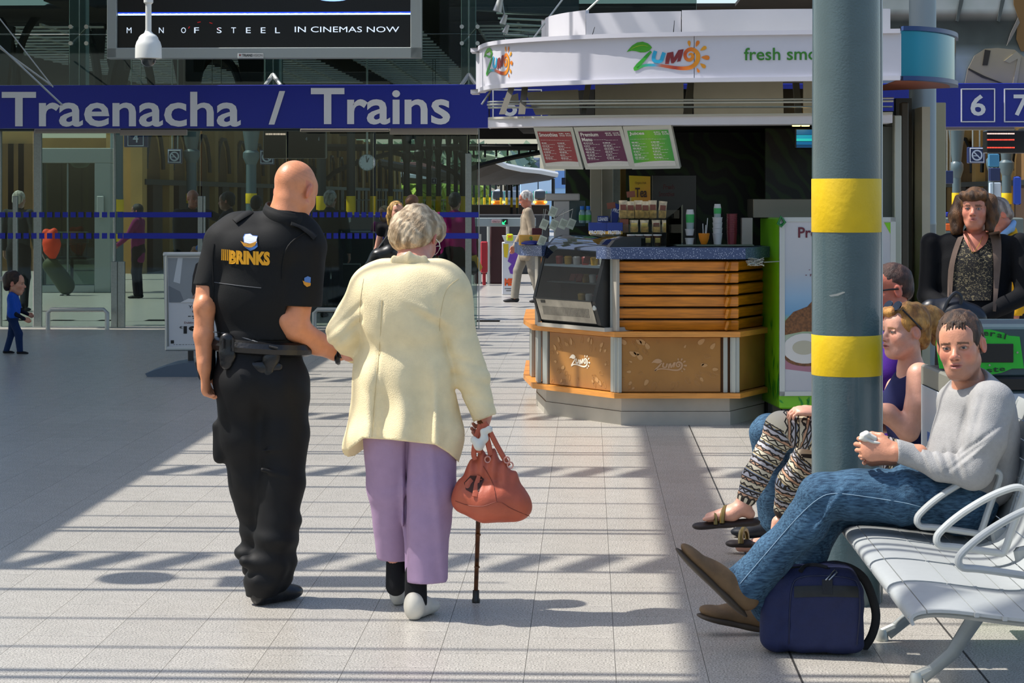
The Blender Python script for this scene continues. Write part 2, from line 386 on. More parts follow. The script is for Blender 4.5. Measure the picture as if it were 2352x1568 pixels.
def hand_sdf(S, w, d, n, s, curl=.5, size=1, thumb=.6, k=.004):
    """w wrist, d finger direction, n palm normal, s towards the thumb"""
    w, d, n, s = Vector(w), Vector(d).normalized(), Vector(n), Vector(s); n = (n-d*n.dot(d)).normalized(); s = d.cross(n)*(1 if d.cross(n).dot(s) > 0 else -1); z = size
    S.cap(w-d*.03*z, w+d*.01*z, .027*z, .026*z, .012, (n, .75)); S.cap(w+d*.012*z+s*.006*z, w+d*.078*z+s*.006*z, .032*z, .036*z, .012, (n, .42)); S.cap(w+d*.02*z, w+d*.075*z-s*.016*z, .024*z, .026*z, .012, (n, .5))
    for off, ln, rr in ((.033, .072, .0095), (.012, .080, .0097), (-.009, .074, .0093), (-.029, .058, .0083)):
        p = w+d*(.082-abs(off-.01)*.15)*z+s*off*z*.95; a = curl*.6; q = p
        for seg, rad in ((.45, 1), (.30, .92), (.25, .84)):
            dirn = d*math.cos(a)+n*math.sin(a)+s*off*.8; t = q+dirn.normalized()*ln*seg*z
            S.cap(q, t, rr*rad*z, rr*rad*.92*z, k); q = t; a += curl
    p = w+d*.022*z+s*.026*z; t1 = p+(s*.72+d*.7+n*.35*thumb).normalized()*.038*z; t2 = t1+(s*(.35-.5*thumb)+d*.9+n*.55*thumb).normalized()*.034*z; t3 = t2+(s*(.1-.5*thumb)+d*.9+n*.5*thumb).normalized()*.022*z
    S.cap(p, t1, .0135*z, .0115*z, .01); S.cap(t1, t2, .0112*z, .0098*z, k); S.cap(t2, t3, .0098*z, .008*z, k)
def shoe_sdf(S, heel, toe, h=.045, w=.045, ank=None, k=.02):
    """low shoe from heel to toe along the ground line"""
    heel, toe = Vector(heel), Vector(toe); d = (toe-heel); L = d.length; d = d/L; up = Vector((0, 0, 1)); up = (up-d*up.dot(d)).normalized(); sd_ = d.cross(up)
    R = Matrix(((sd_.x, d.x, up.x), (sd_.y, d.y, up.y), (sd_.z, d.z, up.z)))
    S.ell(heel+d*L*.16+up*h*.9, (w*.78, L*.17, h*.95), R, k); S.ell(heel+d*L*.45+up*h*.7, (w*.8, L*.35, h*.72), R, k); S.ell(heel+d*L*.76+up*h*.52, (w*.98, L*.25, h*.52), R, k)
    if ank is not None: S.cap(heel+d*L*.22+up*h*1.2, ank, w*.75, w*.62, k)
    S.half(heel+up*.003, -up)
# ================================================================ SETTING
def PV(x, y, v0):
    k = (x-1176)/5000; Y = v0/(k*ST+CT); return P(x, y, Y)
def floor_mat():
    m = bpy.data.materials.new('granite_floor'); m.use_nodes = True; n = m.node_tree.nodes; l = m.node_tree.links; b = n['Principled BSDF']
    tc = n.new('ShaderNodeTexCoord')
    a = n.new('ShaderNodeTexNoise'); a.inputs['Scale'].default_value = 150; a.inputs['Detail'].default_value = 3; l.new(tc.outputs['Object'], a.inputs['Vector'])
    c = n.new('ShaderNodeTexNoise'); c.inputs['Scale'].default_value = 9; c.inputs['Detail'].default_value = 4; l.new(tc.outputs['Object'], c.inputs['Vector'])
    oi = n.new('ShaderNodeObjectInfo')
    r = n.new('ShaderNodeValToRGB'); e = r.color_ramp.elements; e[0].position = .33; e[0].color = (*lin('#76736c'), 1); e[1].position = .62; e[1].color = (*lin('#c4bfb4'), 1)
    x = r.color_ramp.elements.new(.46); x.color = (*lin('#a6a29a'), 1)
    l.new(a.outputs[0], r.inputs[0])
    mr = n.new('ShaderNodeMapRange'); mr.inputs[1].default_value = .3; mr.inputs[2].default_value = .7; mr.inputs[3].default_value = .93; mr.inputs[4].default_value = 1.05; l.new(c.outputs[0], mr.inputs[0])
    mr2 = n.new('ShaderNodeMapRange'); mr2.inputs[3].default_value = .96; mr2.inputs[4].default_value = 1.04; l.new(oi.outputs['Random'], mr2.inputs[0])
    mu = n.new('ShaderNodeMath'); mu.operation = 'MULTIPLY'; l.new(mr.outputs[0], mu.inputs[0]); l.new(mr2.outputs[0], mu.inputs[1])
    mx = n.new('ShaderNodeMix'); mx.data_type = 'RGBA'; mx.blend_type = 'MULTIPLY'; mx.inputs[0].default_value = 1; l.new(r.outputs[0], mx.inputs[6]); l.new(mu.outputs[0], mx.inputs[7])
    l.new(mx.outputs[2], b.inputs['Base Color']); b.inputs['Roughness'].default_value = .27; b.inputs['Specular IOR Level'].default_value = .5
    return m
FM = floor_mat()
dark_joint = mat('joint_grout', '#857f75', .8)
fl = MB().box((0, 75, -.03), (90, 140, .05), RM).struct('floor', dark_joint)
TW, TL, U0 = .3125, .625, .72
def tile_mesh(w, d):
    b = MB(); b.box((0, 0, -.003), (w, d, .006)); return mesh_of('tile', b.v, b.f, FM)
tm = tile_mesh(TW-.0018, TL-.0018); tl = []
rest = MB()
def uv_px(u, v): p = RR(u, v); return 1176+p.x/p.y*5000, 452+8150/p.y
for i in range(-30, 40):
    u = U0+TW*(i+.5)
    for j in range(0, 36):
        v = 5.9+TL*(j+.5)+(TL*.5 if i % 2 else 0)+.07*math.sin(i*2.3)
        px, py = uv_px(u, v)
        if -250 < px < 2602:
            (tl if py < 1640 else tl).append((v, u))
tl.sort()
seen = [t for t in tl if -20 < uv_px(t[1], t[0])[0] < 2372]
near = set(seen[:296]); k = 0
for v, u in tl:
    if (v, u) in near and uv_px(u, v)[1] < 1600:
        o = put('tile', tm, fl); o.matrix_parent_inverse = Matrix.Identity(4); o.location = RR(u, v, 0); o.rotation_euler = (0, 0, -TH)
    else: rest.box(RR(u, v, -.003), (TW-.0018, TL-.0018, .006), RM)
r_ = rest.build('paving', FM, fl); r_['kind'] = 'stuff'
g = MB()
for u0, u1, v0, v1 in ((-40, 40, 28.4, 145), (-40, U0-30*TW, 4, 28.4), (U0+40*TW, 40, 4, 28.4), (-9, 12, 3.6, 5.85)):
    a = [RR(u0, v0), RR(u1, v0), RR(u1, v1), RR(u0, v1)]; g.prism([(p.x, p.y) for p in a], -.006, 0)
g.build('far_paving', FM, fl)['kind'] = 'stuff'
j = MB()
for un in (U0, U0+2*TW):
    a = [RR(un-.004, 5.9), RR(un+.004, 5.9), RR(un+.004, 26), RR(un-.004, 26)]; j.prism([(p.x, p.y) for p in a], -.002, .0006)
j.build('expansion_joint', mat('rubber_joint', '#2e2c29', .7), fl)
# ---- roof over the concourse: glazing bars whose shadows stripe the floor
steel_w = mat('white_steel', '#c9ccca', .45)
def uz(u, z): return u-z/math.tan(SUN_EL)          # where a bar must be for its shadow to fall at u on the floor
rf = MB().box(RR(uz(-2.72, 5)-9, 14.8, 5.1), (18, 23.6, .2), RM).struct('ceiling', steel_w)
def bar(name, v, w, z=5, h=.04):
    MB().box(RR(-2.2, v, z), (10.6, w, h), RM).build(name, steel_w, rf)
for base in (-2.24, .98, 4.2, 7.42, 10.64, 13.86, 17.08, 20.3, 23.52, 26.74, 29.96, 33.1):
    if base > -3:
        for dv in (-.055, .055): bar('glazing_bar', 1.57+base, .05, 5)
    bar('glazing_bar', base+.43, .028); bar('glazing_bar', base+.96, .028)
    for dv in (-.055, .055): bar('glazing_bar', base-.02+dv, .05)
    bar('truss_chord', base+2.06, .045, 5, .05); bar('truss_chord', base+2.52, .045, 5, .05)
    sl = MB()
    for i in range(34):
        uu = -7.6+i*.31
        sl.box(RR(uu, base+2.29, 6.6), (.15, .46, .02), RM@Matrix.Rotation(-.45, 3, 'Z'))
    sl.build('louvre_bank', steel_w, rf)['kind'] = 'stuff'
MB().box(RR(uz(.52, 8), 17, 8), (.17, 32, .3), RM).build('ridge_beam', steel_w, rf)
MB().box(RR(2.9, 20.8, 5.6), (10.4, 8, .1), RM).build('roof_shade_panel', steel_w, rf)  # unseen roof slab put in to shade the right part of the kiosk
MB().box(RR(-6.6, 34, 5), (3.0, 12, .1), RM).build('roof_shade_panel', steel_w, rf)  # unseen roof slab added to shade the floor beyond the glass wall
# two unseen hanging shapes at left, added to shadow the floor beside the guard
sp = MB(); sp.lathe([(.001, 0), (.09, .02), (.155, .08), (.155, .13), (.05, .2), (.012, .22), (.012, 1)], (-4.25, 9.42, 4.05), 20); sp.top('shadow_dome', steel_w, 'white dome added beyond the left edge to cast a round shadow on the floor', 'shadow caster', smooth='auto')
b = MB(); b.bbx((-3.42, 9.33, 4.05), (.62, .26, .3)); b.cyl((-3.6, 9.33, 4.1), (-3.6, 9.33, 5.05), .012); b.cyl((-3.25, 9.33, 4.1), (-3.25, 9.33, 5.05), .012)
b.top('hanging_sign', steel_w, 'grey box on two rods added beyond the left edge to cast a shadow band', 'sign')  # not a known sign, a box added for its shadow
# ---- glass screen wall at the end of the concourse
alu = mat('brushed_aluminium', '#8f9590', .35, .6, noise=.08, nscale=40)
alu_l = mat('pale_aluminium', '#b4b8b4', .4, .4)
dk = mat('dark_steel', '#39433f', .5, .3)
teal = mat('teal_steel', '#566a66', .5, .1)
bl_tape = mat('blue_tape', '#1526a8', .5)
W0 = 26.9
def wbox(mb, x0, x1, y0, y1, v=W0, t=.06):
    a = PV(x0, y0, v); c = PV(x1, y1, v); m = (a+c)/2; mb.bbx(m, ((c-a).length if False else abs(c.x-a.x)/CT, t, abs(a.z-c.z)), .006, RM); return mb
wall = wbox(MB(), -60, 1100, 292, 300, W0, .2).struct('wall_back', dk)
for q in ((78, 96, 296, 756), (256, 270, 600, 756), (271, 287, 600, 756), (262, 266, 296, 600), (30, 41, 450, 640), (455, 466, 450, 756), (467, 472, 450, 756), (1069, 1083, 352, 668), (1099, 1101, 296, 756), (-10, 4, 296, 756)):
    wbox(MB(), *q).build('post', alu, wall)
wbox(MB(), -40, 1097, 750, 757, W0, .07).build('sill', alu, wall)
gl = glass('wall_glass', '#c6d4cf', .38)
xs = (-60, 78, 262, 462, 660, 860, 1076, 1098)
for a, c in zip(xs[:-1], xs[1:]): wbox(MB(), a+2, c-2, 300, 750, W0, .012).build('pane', gl, wall)
st = MB()
for y0, y1 in ((487, 499), (535, 548)):
    for x in range(0, 272, 18): wbox(st, x, x+12, y0, y1, W0-.03, .002)
    wbox(st, 283, 486, y0, y1, W0-.03, .002); wbox(st, 1010, 1099, y0, y1, W0-.03, .002)
    for x in range(702, 900, 16): wbox(st, x, x+11, y0, y1, W0-.03, .002)
st.build('blue_marking', bl_tape, wall)
def urail(x0, x1, y0, y1, label):
    b = MB(); a, c = PV(x0, y1, W0-.35), PV(x1, y0, W0-.35); z = c.z
    b.tube([(a.x, a.y, 0), (a.x, a.y, z-.04), (a.x+.04, a.y, z), (c.x-.04, c.y, z), (c.x, c.y, z-.04), (c.x, c.y, 0)], .028, 10)
    b.top('guard_rail', alu_l, label, 'rail', smooth='auto')
urail(110, 246, 711, 760, 'low steel hoop rail by the glass wall, left of the advertising stand')
urail(722, 860, 711, 760, 'low steel hoop rail at the glass wall between the two walking men')
urail(-60, 28, 640, 760, 'steel hoop rail at the left edge behind the toddler')
for x0, x1, y0, y1 in ((80, 276, 296, 306), (276, 430, 298, 311), (690, 894, 296, 303), (895, 1098, 293, 309), (2158, 2330, 291, 299)):
    wbox(MB(), x0, x1, y0, y1, 26.6, .05).build('header_strip', mat('beige_metal', '#a79f8c', .5), wall)
# upper glazing with spider fixings
for x0, x1 in ((163, 201), (611, 644), (1060, 1093), (-40, -5)):
    wbox(MB(), x0, x1, -120, 198, 27.5, .2).build('mullion', mat('pale_green_steel', '#b4ccc6', .5), wall)
for xc in (182, 1079):
    for s_ in (-18, 18):
        for yc in (62, 100): 
            p = PV(xc+s_, yc, 26.75); MB().cyl(p, p+Vector((0, -.06, 0)), .026, n=14).build('glass_fixing', mat('chrome', '#b9bdbb', .2, .9), wall)
        MB().cyl(PV(xc, 82, 27.2), PV(xc+s_, 62 if s_ > 0 else 100, 26.85), .012, n=6).build('spider_arm', alu, wall)
for xc in (627, 1077):
    b = MB()
    for s_ in (-1, 1): b.cyl(PV(xc, 172, 26.9), PV(xc+s_*18, 196, 26.7), .03, .022, 8)
    b.build('bracket', alu_l, wall)
gu = glass('upper_glass', '#a3b2ae', .35)
for a, c in ((-60, 182), (183, 627), (628, 1076), (1078, 1600)):
    wbox(MB(), a, c, 80, 196, 26.9, .012).build('pane', gu, wall); wbox(MB(), a, c, -150, 78, 26.9, .012).build('pane', gu, wall)
# ---- blue station sign
blue = mat('sign_blue', '#06209a', .35); white = mat('sign_white', '#eceef2', .5)
c0 = PV(1176, 246, 26.4)
sg = thing('station_sign', 'long blue station sign reading Traenacha / Trains above the glass wall', 'sign', c0)
def sbox(x0, x1, y0, y1, nm, m, v=26.4, t=.2): return wbox(MB(), x0, x1, y0, y1, v, t).build(nm, m, sg)
sbox(-80, 1123, 197, 294, 'panel', blue); sbox(1126, 2600, 194, 291, 'panel', blue)
def stext(s, x0, x1, y0, y1, v=26.29, m=white, parent=sg, bold=.018, name='lettering', D=None):
    a, bq, c = PV(x0, y1, v), PV(x1, y1, v), PV(x0, y0, v)
    return txt(s, (a, bq-a, c-a), m, parent, name, bold)
stext('Traenacha', 4, 553, 211, 291); stext('/', 617, 655, 209, 286, bold=.02); stext('Trains', 714, 1034, 202, 286)
for x0, x1, y0, y1, n_ in ((1131, 1245, 205, 282, '6'), (2207, 2286, 203, 281, '6'), (2306, 2385, 203, 281, '7')):
    f = MB()
    for q in ((x0, x1, y0, y0+3), (x0, x1, y1-3, y1), (x0, x0+3, y0, y1), (x1-3, x1, y0, y1)): wbox(f, *q, 26.29, .01)
    f.build('number_frame', white, sg)
    stext(n_, x0+22, x0+57, y0+14, y1-15)
# ---- big screen
scr = thing('video_screen', 'large black video screen in a silver frame, hung above the blue sign', 'screen', PV(610, 60, 24.5))
V1 = 24.5
alu_f = mat('silver_frame', '#a9b0ad', .38, .3)
for q in ((249, 271, -260, 134), (944, 969, -260, 134), (249, 969, 111, 134)): wbox(MB(), *q, V1, .16).build('frame', alu_f, scr)
wbox(MB(), 262, 950, -260, 118, V1+.03, .06).build('display', mat('screen_black', '#050607', .25), scr)
wbox(MB(), 271, 944, -260, 112, V1-.02, .004).build('backing', mat('screen_face', '#060808', .3), scr)
wbox(MB(), 271, 944, 30.5, 33.2, V1-.03, .004).build('light_line', mat('led_white', '#d8f2ff', emit=1.1), scr)
wbox(MB(), 271, 944, 28.5, 30.5, V1-.03, .004).build('light_line', mat('led_blue', '#1440d8', emit=.8), scr)
lm = mat('led_text', '#c9d6e4', emit=.8)
for s_, x0 in (('M', 291), ('A', 331), ('N', 365), ('O', 416), ('F', 446), ('S', 498), ('T', 531), ('E', 565), ('E', 599), ('L', 632)): stext(s_, x0, x0+11, 63, 76, V1-.03, lm, scr, 0)
stext('IN CINEMAS NOW', 677, 917, 61, 74, V1-.03, lm, scr, .0)
o_ = PV(765, -4, V1-.03); b = MB(); b.add([o_+Vector((math.cos(t)*.17, 0, math.sin(t)*.035)) for t in np.linspace(0, 6.1, 20)], [tuple(range(20))]); b.build('light_disc', mat('led_glow', '#8ab4ff', emit=1.2), scr)
rg = MB()
for t0 in (200, 245, 290, 340):
    pts = [PV(467+math.cos(math.radians(t))*36, 72-math.sin(math.radians(t))*22, V1-.03) for t in (t0-190, t0-178)]; rg.cyl(pts[0], pts[1], .006, n=4)
rg.build('red_marks', mat('led_red', '#a01818', emit=.5), scr)
wbox(MB(), 546, 605, 122, 134, V1-.1, .01).build('name_plate', mat('plate_white', '#dadcd8', .5), scr)
stext('TRANS', 556, 580, 124, 130, V1-.108, mat('ink', '#15130f', .6), scr, .02); stext('VISION', 581, 603, 124, 130, V1-.108, mat('ink_grey', '#77736c', .6), scr, 0); stext('*', 549, 554, 124, 129, V1-.108, mat('ink_red', '#a02028', .6), scr, .02)
# ---- CCTV dome and cables
cx = P(341, 72, 15.5); cc = thing('security_camera', 'white dome security camera hanging on a pole in front of the video screen', 'camera', (cx.x, cx.y, cx.z))
wp = mat('white_plastic', '#d9dbd6', .4); k_ = 15.5/5000
MB().cyl(cx, cx+Vector((0, 0, 1.2)), 7*k_, n=16).build('pole', wp, cc, smooth='auto')
MB().lathe([(11*k_, 72*k_), (11*k_, 66*k_), (7*k_, 62*k_)], cx, 16).build('collar', wp, cc, smooth='auto')
MB().lathe([(7*k_, 0), (10*k_, -4*k_), (18*k_, -9*k_), (22*k_, -14*k_), (23*k_, -18*k_), (27*k_, -24*k_), (30*k_, -34*k_), (30.5*k_, -62*k_), (27*k_, -63*k_)], cx, 28).build('housing', wp, cc, smooth='auto')
MB().lathe([(17.5*k_, -62*k_), (17.5*k_, -66*k_), (15*k_, -74*k_), (9*k_, -80*k_), (.001, -82*k_)], cx, 24).build('dome', mat('smoked_dome', '#3a3f40', .08), cc, smooth='auto')
for pts, D, lb in (([(-30, 78), (143, 241)], 23, 'thick grey stay cable crossing the letters at the left'), ([(-30, 5), (122, 200)], 24, 'thin stay cable above the letter r at the left'),
                   ([(-30, 88), (118, 196)], 25, 'faint stay cable running beside the thick grey one'), ([(1222, 92), (1300, -12)], 17, 'stay rod rising from the left end of the kiosk roof'), ([(1344, 28), (1385, -10)], 16.6, 'short stay rod above the kiosk roof'), ([(1106, 240), (1128, 208)], 16.5, 'short strut under the left end of the kiosk fascia')):
    MB().cyl(P(*pts[0], D), P(*pts[1], D), .012 if 'thick' in lb else .008, n=6).top('stay_cable', alu_l, lb, 'cable')
# small spotlight cluster seen behind the glass over the kiosk
sl = thing('ceiling_speaker', 'grey horn shaped fittings hanging at the top, left of the kiosk roof', 'fitting', P(1150, 20, 26))
for x, y, r in ((1146, 14, 11), (1158, 46, 8), (1163, 68, 7)):
    p = P(x, y, 26); MB().cyl(p+Vector((.02, 0, r*.008)), p-Vector((.02, 0, r*.006)), r*.0032, r*.0052, 12).build('horn', alu_l, sl, smooth='auto')
MB().cyl(P(1150, -20, 26), P(1163, 70, 26), .01, n=6).build('rod', alu, sl)
# ---- large poster above the sign at right
ps = thing('advertising_banner', 'big blurred grey advertising banner with a tan bag, above platform numbers 6 and 7', 'banner', PV(2200, 100, 26.6))
def banner_mat():
    m = bpy.data.materials.new('banner_print'); m.use_nodes = True; n = m.node_tree.nodes; l = m.node_tree.links; b = n['Principled BSDF']; b.inputs['Roughness'].default_value = .6
    tc = n.new('ShaderNodeTexCoord'); sx = n.new('ShaderNodeSeparateXYZ'); l.new(tc.outputs['Generated'], sx.inputs[0])
    r = n.new('ShaderNodeValToRGB'); l.new(sx.outputs[2], r.inputs[0]); e = r.color_ramp.elements
    e[0].position = 0; e[0].color = (*lin('#93a4a2'), 1); e[1].position = 1; e[1].color = (*lin('#bcc8be'), 1)
    for p, c in ((.2, '#9cacb0'), (.3, '#555e58'), (.47, '#3c423e'), (.52, '#8a867c'), (.57, '#ccd4ce'), (.75, '#a8b4ac')): x = e.new(p); x.color = (*lin(c), 1)
    t = n.new('ShaderNodeTexNoise'); t.inputs['Scale'].default_value = 3; l.new(tc.outputs['Object'], t.inputs['Vector'])
    mx = n.new('ShaderNodeMix'); mx.data_type = 'RGBA'; mx.blend_type = 'OVERLAY'; mx.inputs[0].default_value = .5; l.new(r.outputs[0], mx.inputs[6]); l.new(t.outputs[0], mx.inputs[7]); l.new(mx.outputs[2], b.inputs['Base Color']); return m
wbox(MB(), 1880, 2700, -110, 192, 26.6, .05).build('sheet', banner_mat(), ps)
def flat(pts, v, t=.01, mb=None):
    mb = mb or MB(); mb.slab([PV(x, y, v) for x, y in pts], (0, -1, 0), t); return mb
flat([(2216, 192), (2222, 160), (2238, 128), (2262, 112), (2290, 110), (2330, 114), (2350, 130), (2380, 150), (2380, 192)], 26.56).build('printed_bag', mat('print_tan', '#b0a488', .6), ps)
flat([(2262, 114), (2275, 116), (2268, 150), (2256, 150)], 26.55).build('printed_strap', mat('print_dark', '#38332b', .6), ps)
flat([(2306, 140), (2335, 118), (2345, 130), (2335, 192), (2326, 192), (2337, 135), (2318, 145)], 26.55).build('printed_piping', mat('print_light', '#b3ab92', .6), ps)
flat([(2224, 156), (2262, 175), (2306, 192), (2300, 192), (2255, 178), (2224, 160)], 26.55).build('printed_seam', mat('print_dark', '#38332b'), ps)
flat([(2328, -80), (2700, -80), (2700, 120), (2345, 118), (2334, 90), (2338, 40), (2328, 10)], 26.56).build('printed_coat', mat('print_brown', '#8c6a3a', .6), ps)
flat([(2312, 105), (2320, 78), (2338, 40), (2342, 52), (2322, 90)], 26.55).build('printed_pole', mat('print_pole', '#8f8a80', .6), ps)
for x0, sl_ in ((2195, 0), (2290, 0)): flat([(x0, 48), (x0+6, 50), (x0+18, 0), (x0+8, 0)], 26.56).build('printed_rail', mat('print_rail', '#5a625f', .6), ps)
# ---- striped pillar and grey pillar
pc = P(1944, 452, 8.78)
pl = thing('pillar', 'thick dark teal pillar with two yellow bands in front of the kiosk', 'pillar', (pc.x, pc.y, 0))
pm = mat('pillar_paint', '#44585c', .28, noise=.06, nscale=12, bump=.15, bscale=120, coat=.4); ym = mat('yellow_band', '#d8b400', .5, noise=.06, nscale=10, bump=.2, bscale=40)
zt = lambda y: CAMH-(y-452)*8.65/5000
MB().lathe([(.139, 0), (.139, 1.0), (.1375, 2.0), (.134, 3.2), (.133, 8)], (pc.x, pc.y, 0), 64).build('shaft', pm, pl, smooth='auto')
for a, c in ((534, 410), (866, 772)): MB().lathe([(.1395, zt(a)), (.1402, zt(a)+.002), (.1402, zt(c)-.002), (.1395, zt(c))], (pc.x, pc.y, 0), 64).build('yellow_band', ym, pl, smooth='auto')
MB().cyl((pc.x+.138, pc.y-.02, 0), (pc.x+.136, pc.y-.02, 8), .006, n=8).build('cable_strip', alu_l, pl)
b = MB(); q_ = [P(x, y, 8.645) for x, y in ((1904, 678), (1920, 675), (1936, 670), (1945, 670), (1925, 679), (1908, 681))]; b.slab(q_, (0, -1, 0), .001); b.build('scratch', mat('scratch', '#b9b6a8', .7), pl)
p2 = P(2119, 452, 17.5)
MB().lathe([(.108, 0), (.108, 1.4), (.11, 1.405), (.11, 1.42), (.108, 1.425), (.108, 8)], (p2.x, p2.y, 0), 40).top('round_pillar', mat('grey_pillar', '#8b9290', .38, .2), 'slimmer plain grey round pillar behind the standing woman', 'pillar', smooth='auto')
# ================================================================ SMOOTHIE KIOSK
kw = mat('kiosk_white', '#c9c8cf', .4, noise=.02, nscale=5); kg = mat('kiosk_grey', '#b0ad9e', .5); kg2 = mat('kiosk_greige', '#b8b19b', .55, noise=.04, nscale=8)
wood = mat('kiosk_wood', '#c47716', .38, noise=.28, nscale=5, stretch=(1.2, 1.2, 14), coat=.15); wood_l = mat('kiosk_wood_edge', '#cf8a3c', .4, noise=.15, nscale=8, stretch=(1, 1, 10))
plin = mat('plinth_steel', '#aaa497', .45, .05, noise=.08, nscale=6); blackm = mat('black_plastic', '#0c0d0e', .35); alu_k = mat('kiosk_aluminium', '#a9aca4', .35, .35)
def vcm(name, rough=.5, emit=0, metal=0): return mat(name, '#ffffff', rough, metal, attr=True, emit=emit)
print_m = vcm('print', .45)
Kc = Vector((1.2, 16.3, 0))
kiosk = thing('kiosk', 'smoothie kiosk with wood slatted counter, dark steel plinth and curved white fascia', 'kiosk', Kc)
KP = [(1.98, 16.15), (1.62, 15.45), (.726, 15.45), (.153, 16.27), (.09, 17.1), (.12, 18.6), (3.3, 18.6), (2.95, 16.95)]   # counter outline at the ledge
def inset(poly, d):
    n = len(poly); out = []
    cx_ = sum(p[0] for p in poly)/n; cy_ = sum(p[1] for p in poly)/n
    for i in range(n):
        a, b, c = Vector(poly[i-1]), Vector(poly[i]), Vector(poly[(i+1) % n])
        e1 = (b-a).normalized(); e2 = (c-b).normalized(); n1 = Vector((-e1.y, e1.x)); n2 = Vector((-e2.y, e2.x))
        if n1.dot(Vector((cx_, cy_))-b) < 0: n1 = -n1
        if n2.dot(Vector((cx_, cy_))-b) < 0: n2 = -n2
        m = (n1+n2); m = m/max(m.dot(n1), .3); out.append((b.x+m.x*d, b.y+m.y*d))
    return out
def kpr(d, z0, z1, name, m): return MB().prism(inset(KP, d), z0, z1).build(name, m, kiosk)
kpr(.10, 0, .097, 'plinth_course', plin); kpr(.107, .1, .2, 'plinth_course', plin)
kpr(.0, .2, .235, 'ledge', wood_l); kpr(0, .635, .672, 'ledge', wood_l); kpr(.09, .235, .635, 'lower_body', mat('kiosk_core', '#7a4a20', .6))
kpr(.14, .672, 1.185, 'upper_body', mat('kiosk_core_dark', '#2a160a', .7))
def facep(a, b, z0, z1, inw, t, nm, m, s0=0., s1=1., par=None):
    """panel standing on counter side a-b"""
    A, Bv = Vector((*KP[a], 0)), Vector((*KP[b], 0)); d = (Bv-A); L = d.length; d.normalize(); nrm = Vector((-d.y, d.x, 0))
    if nrm.dot(Vector((1.3, 17, 0))-A) < 0: nrm = -nrm
    R = Matrix(((d.x, nrm.x, 0), (d.y, nrm.y, 0), (0, 0, 1)))
    c = A+d*L*(s0+s1)/2+nrm*(inw+t/2)+Vector((0, 0, (z0+z1)/2))
    o = MB().bbx(c, (L*(s1-s0), t, z1-z0), .004, R).build(nm, m, par or kiosk); return o, A, d, L, nrm, R
# etched glass panels in the lower body with the white emblem and leaf outlines
def ribbon(mb, pts, ws, cols, F):
    pts = [Vector((*p, 0)) for p in pts]; n = len(pts)
    # refine with catmull-rom
    fp, fw, fc = [], [], []
    for i in range(n-1):
        p0, p1, p2, p3 = pts[max(i-1, 0)], pts[i], pts[i+1], pts[min(i+2, n-1)]
        for k in range(4):
            t = k/4; fp.append(.5*((2*p1)+(p2-p0)*t+(2*p0-5*p1+4*p2-p3)*t*t+(3*p1-p0-3*p2+p3)*t**3)); fw.append(ws[i]+(ws[i+1]-ws[i])*t); fc.append(tuple(cols[i][j]+(cols[i+1][j]-cols[i][j])*t for j in range(3)))
    fp.append(pts[-1]); fw.append(ws[-1]); fc.append(cols[-1]); base = len(mb.v)
    for i, p in enumerate(fp):
        d = (fp[min(i+1, len(fp)-1)]-fp[max(i-1, 0)]).normalized(); nn = Vector((-d.y, d.x, 0))*fw[i]/2
        for q in (p+nn, p-nn): mb.v.append(tuple(F(q.x, q.y))); mb.c.append(fc[i])
    for i in range(len(fp)-1): mb.f.append((base+2*i, base+2*i+1, base+2*i+3, base+2*i+2))
def poly2(mb, pts, col, F):
    tr = geometry.tessellate_polygon([[Vector((*p, 0)) for p in pts]]); b = len(mb.v)
    for p in pts: mb.v.append(tuple(F(*p))); mb.c.append(lin(col))
    mb.f += [tuple(b+i for i in t) for t in tr]
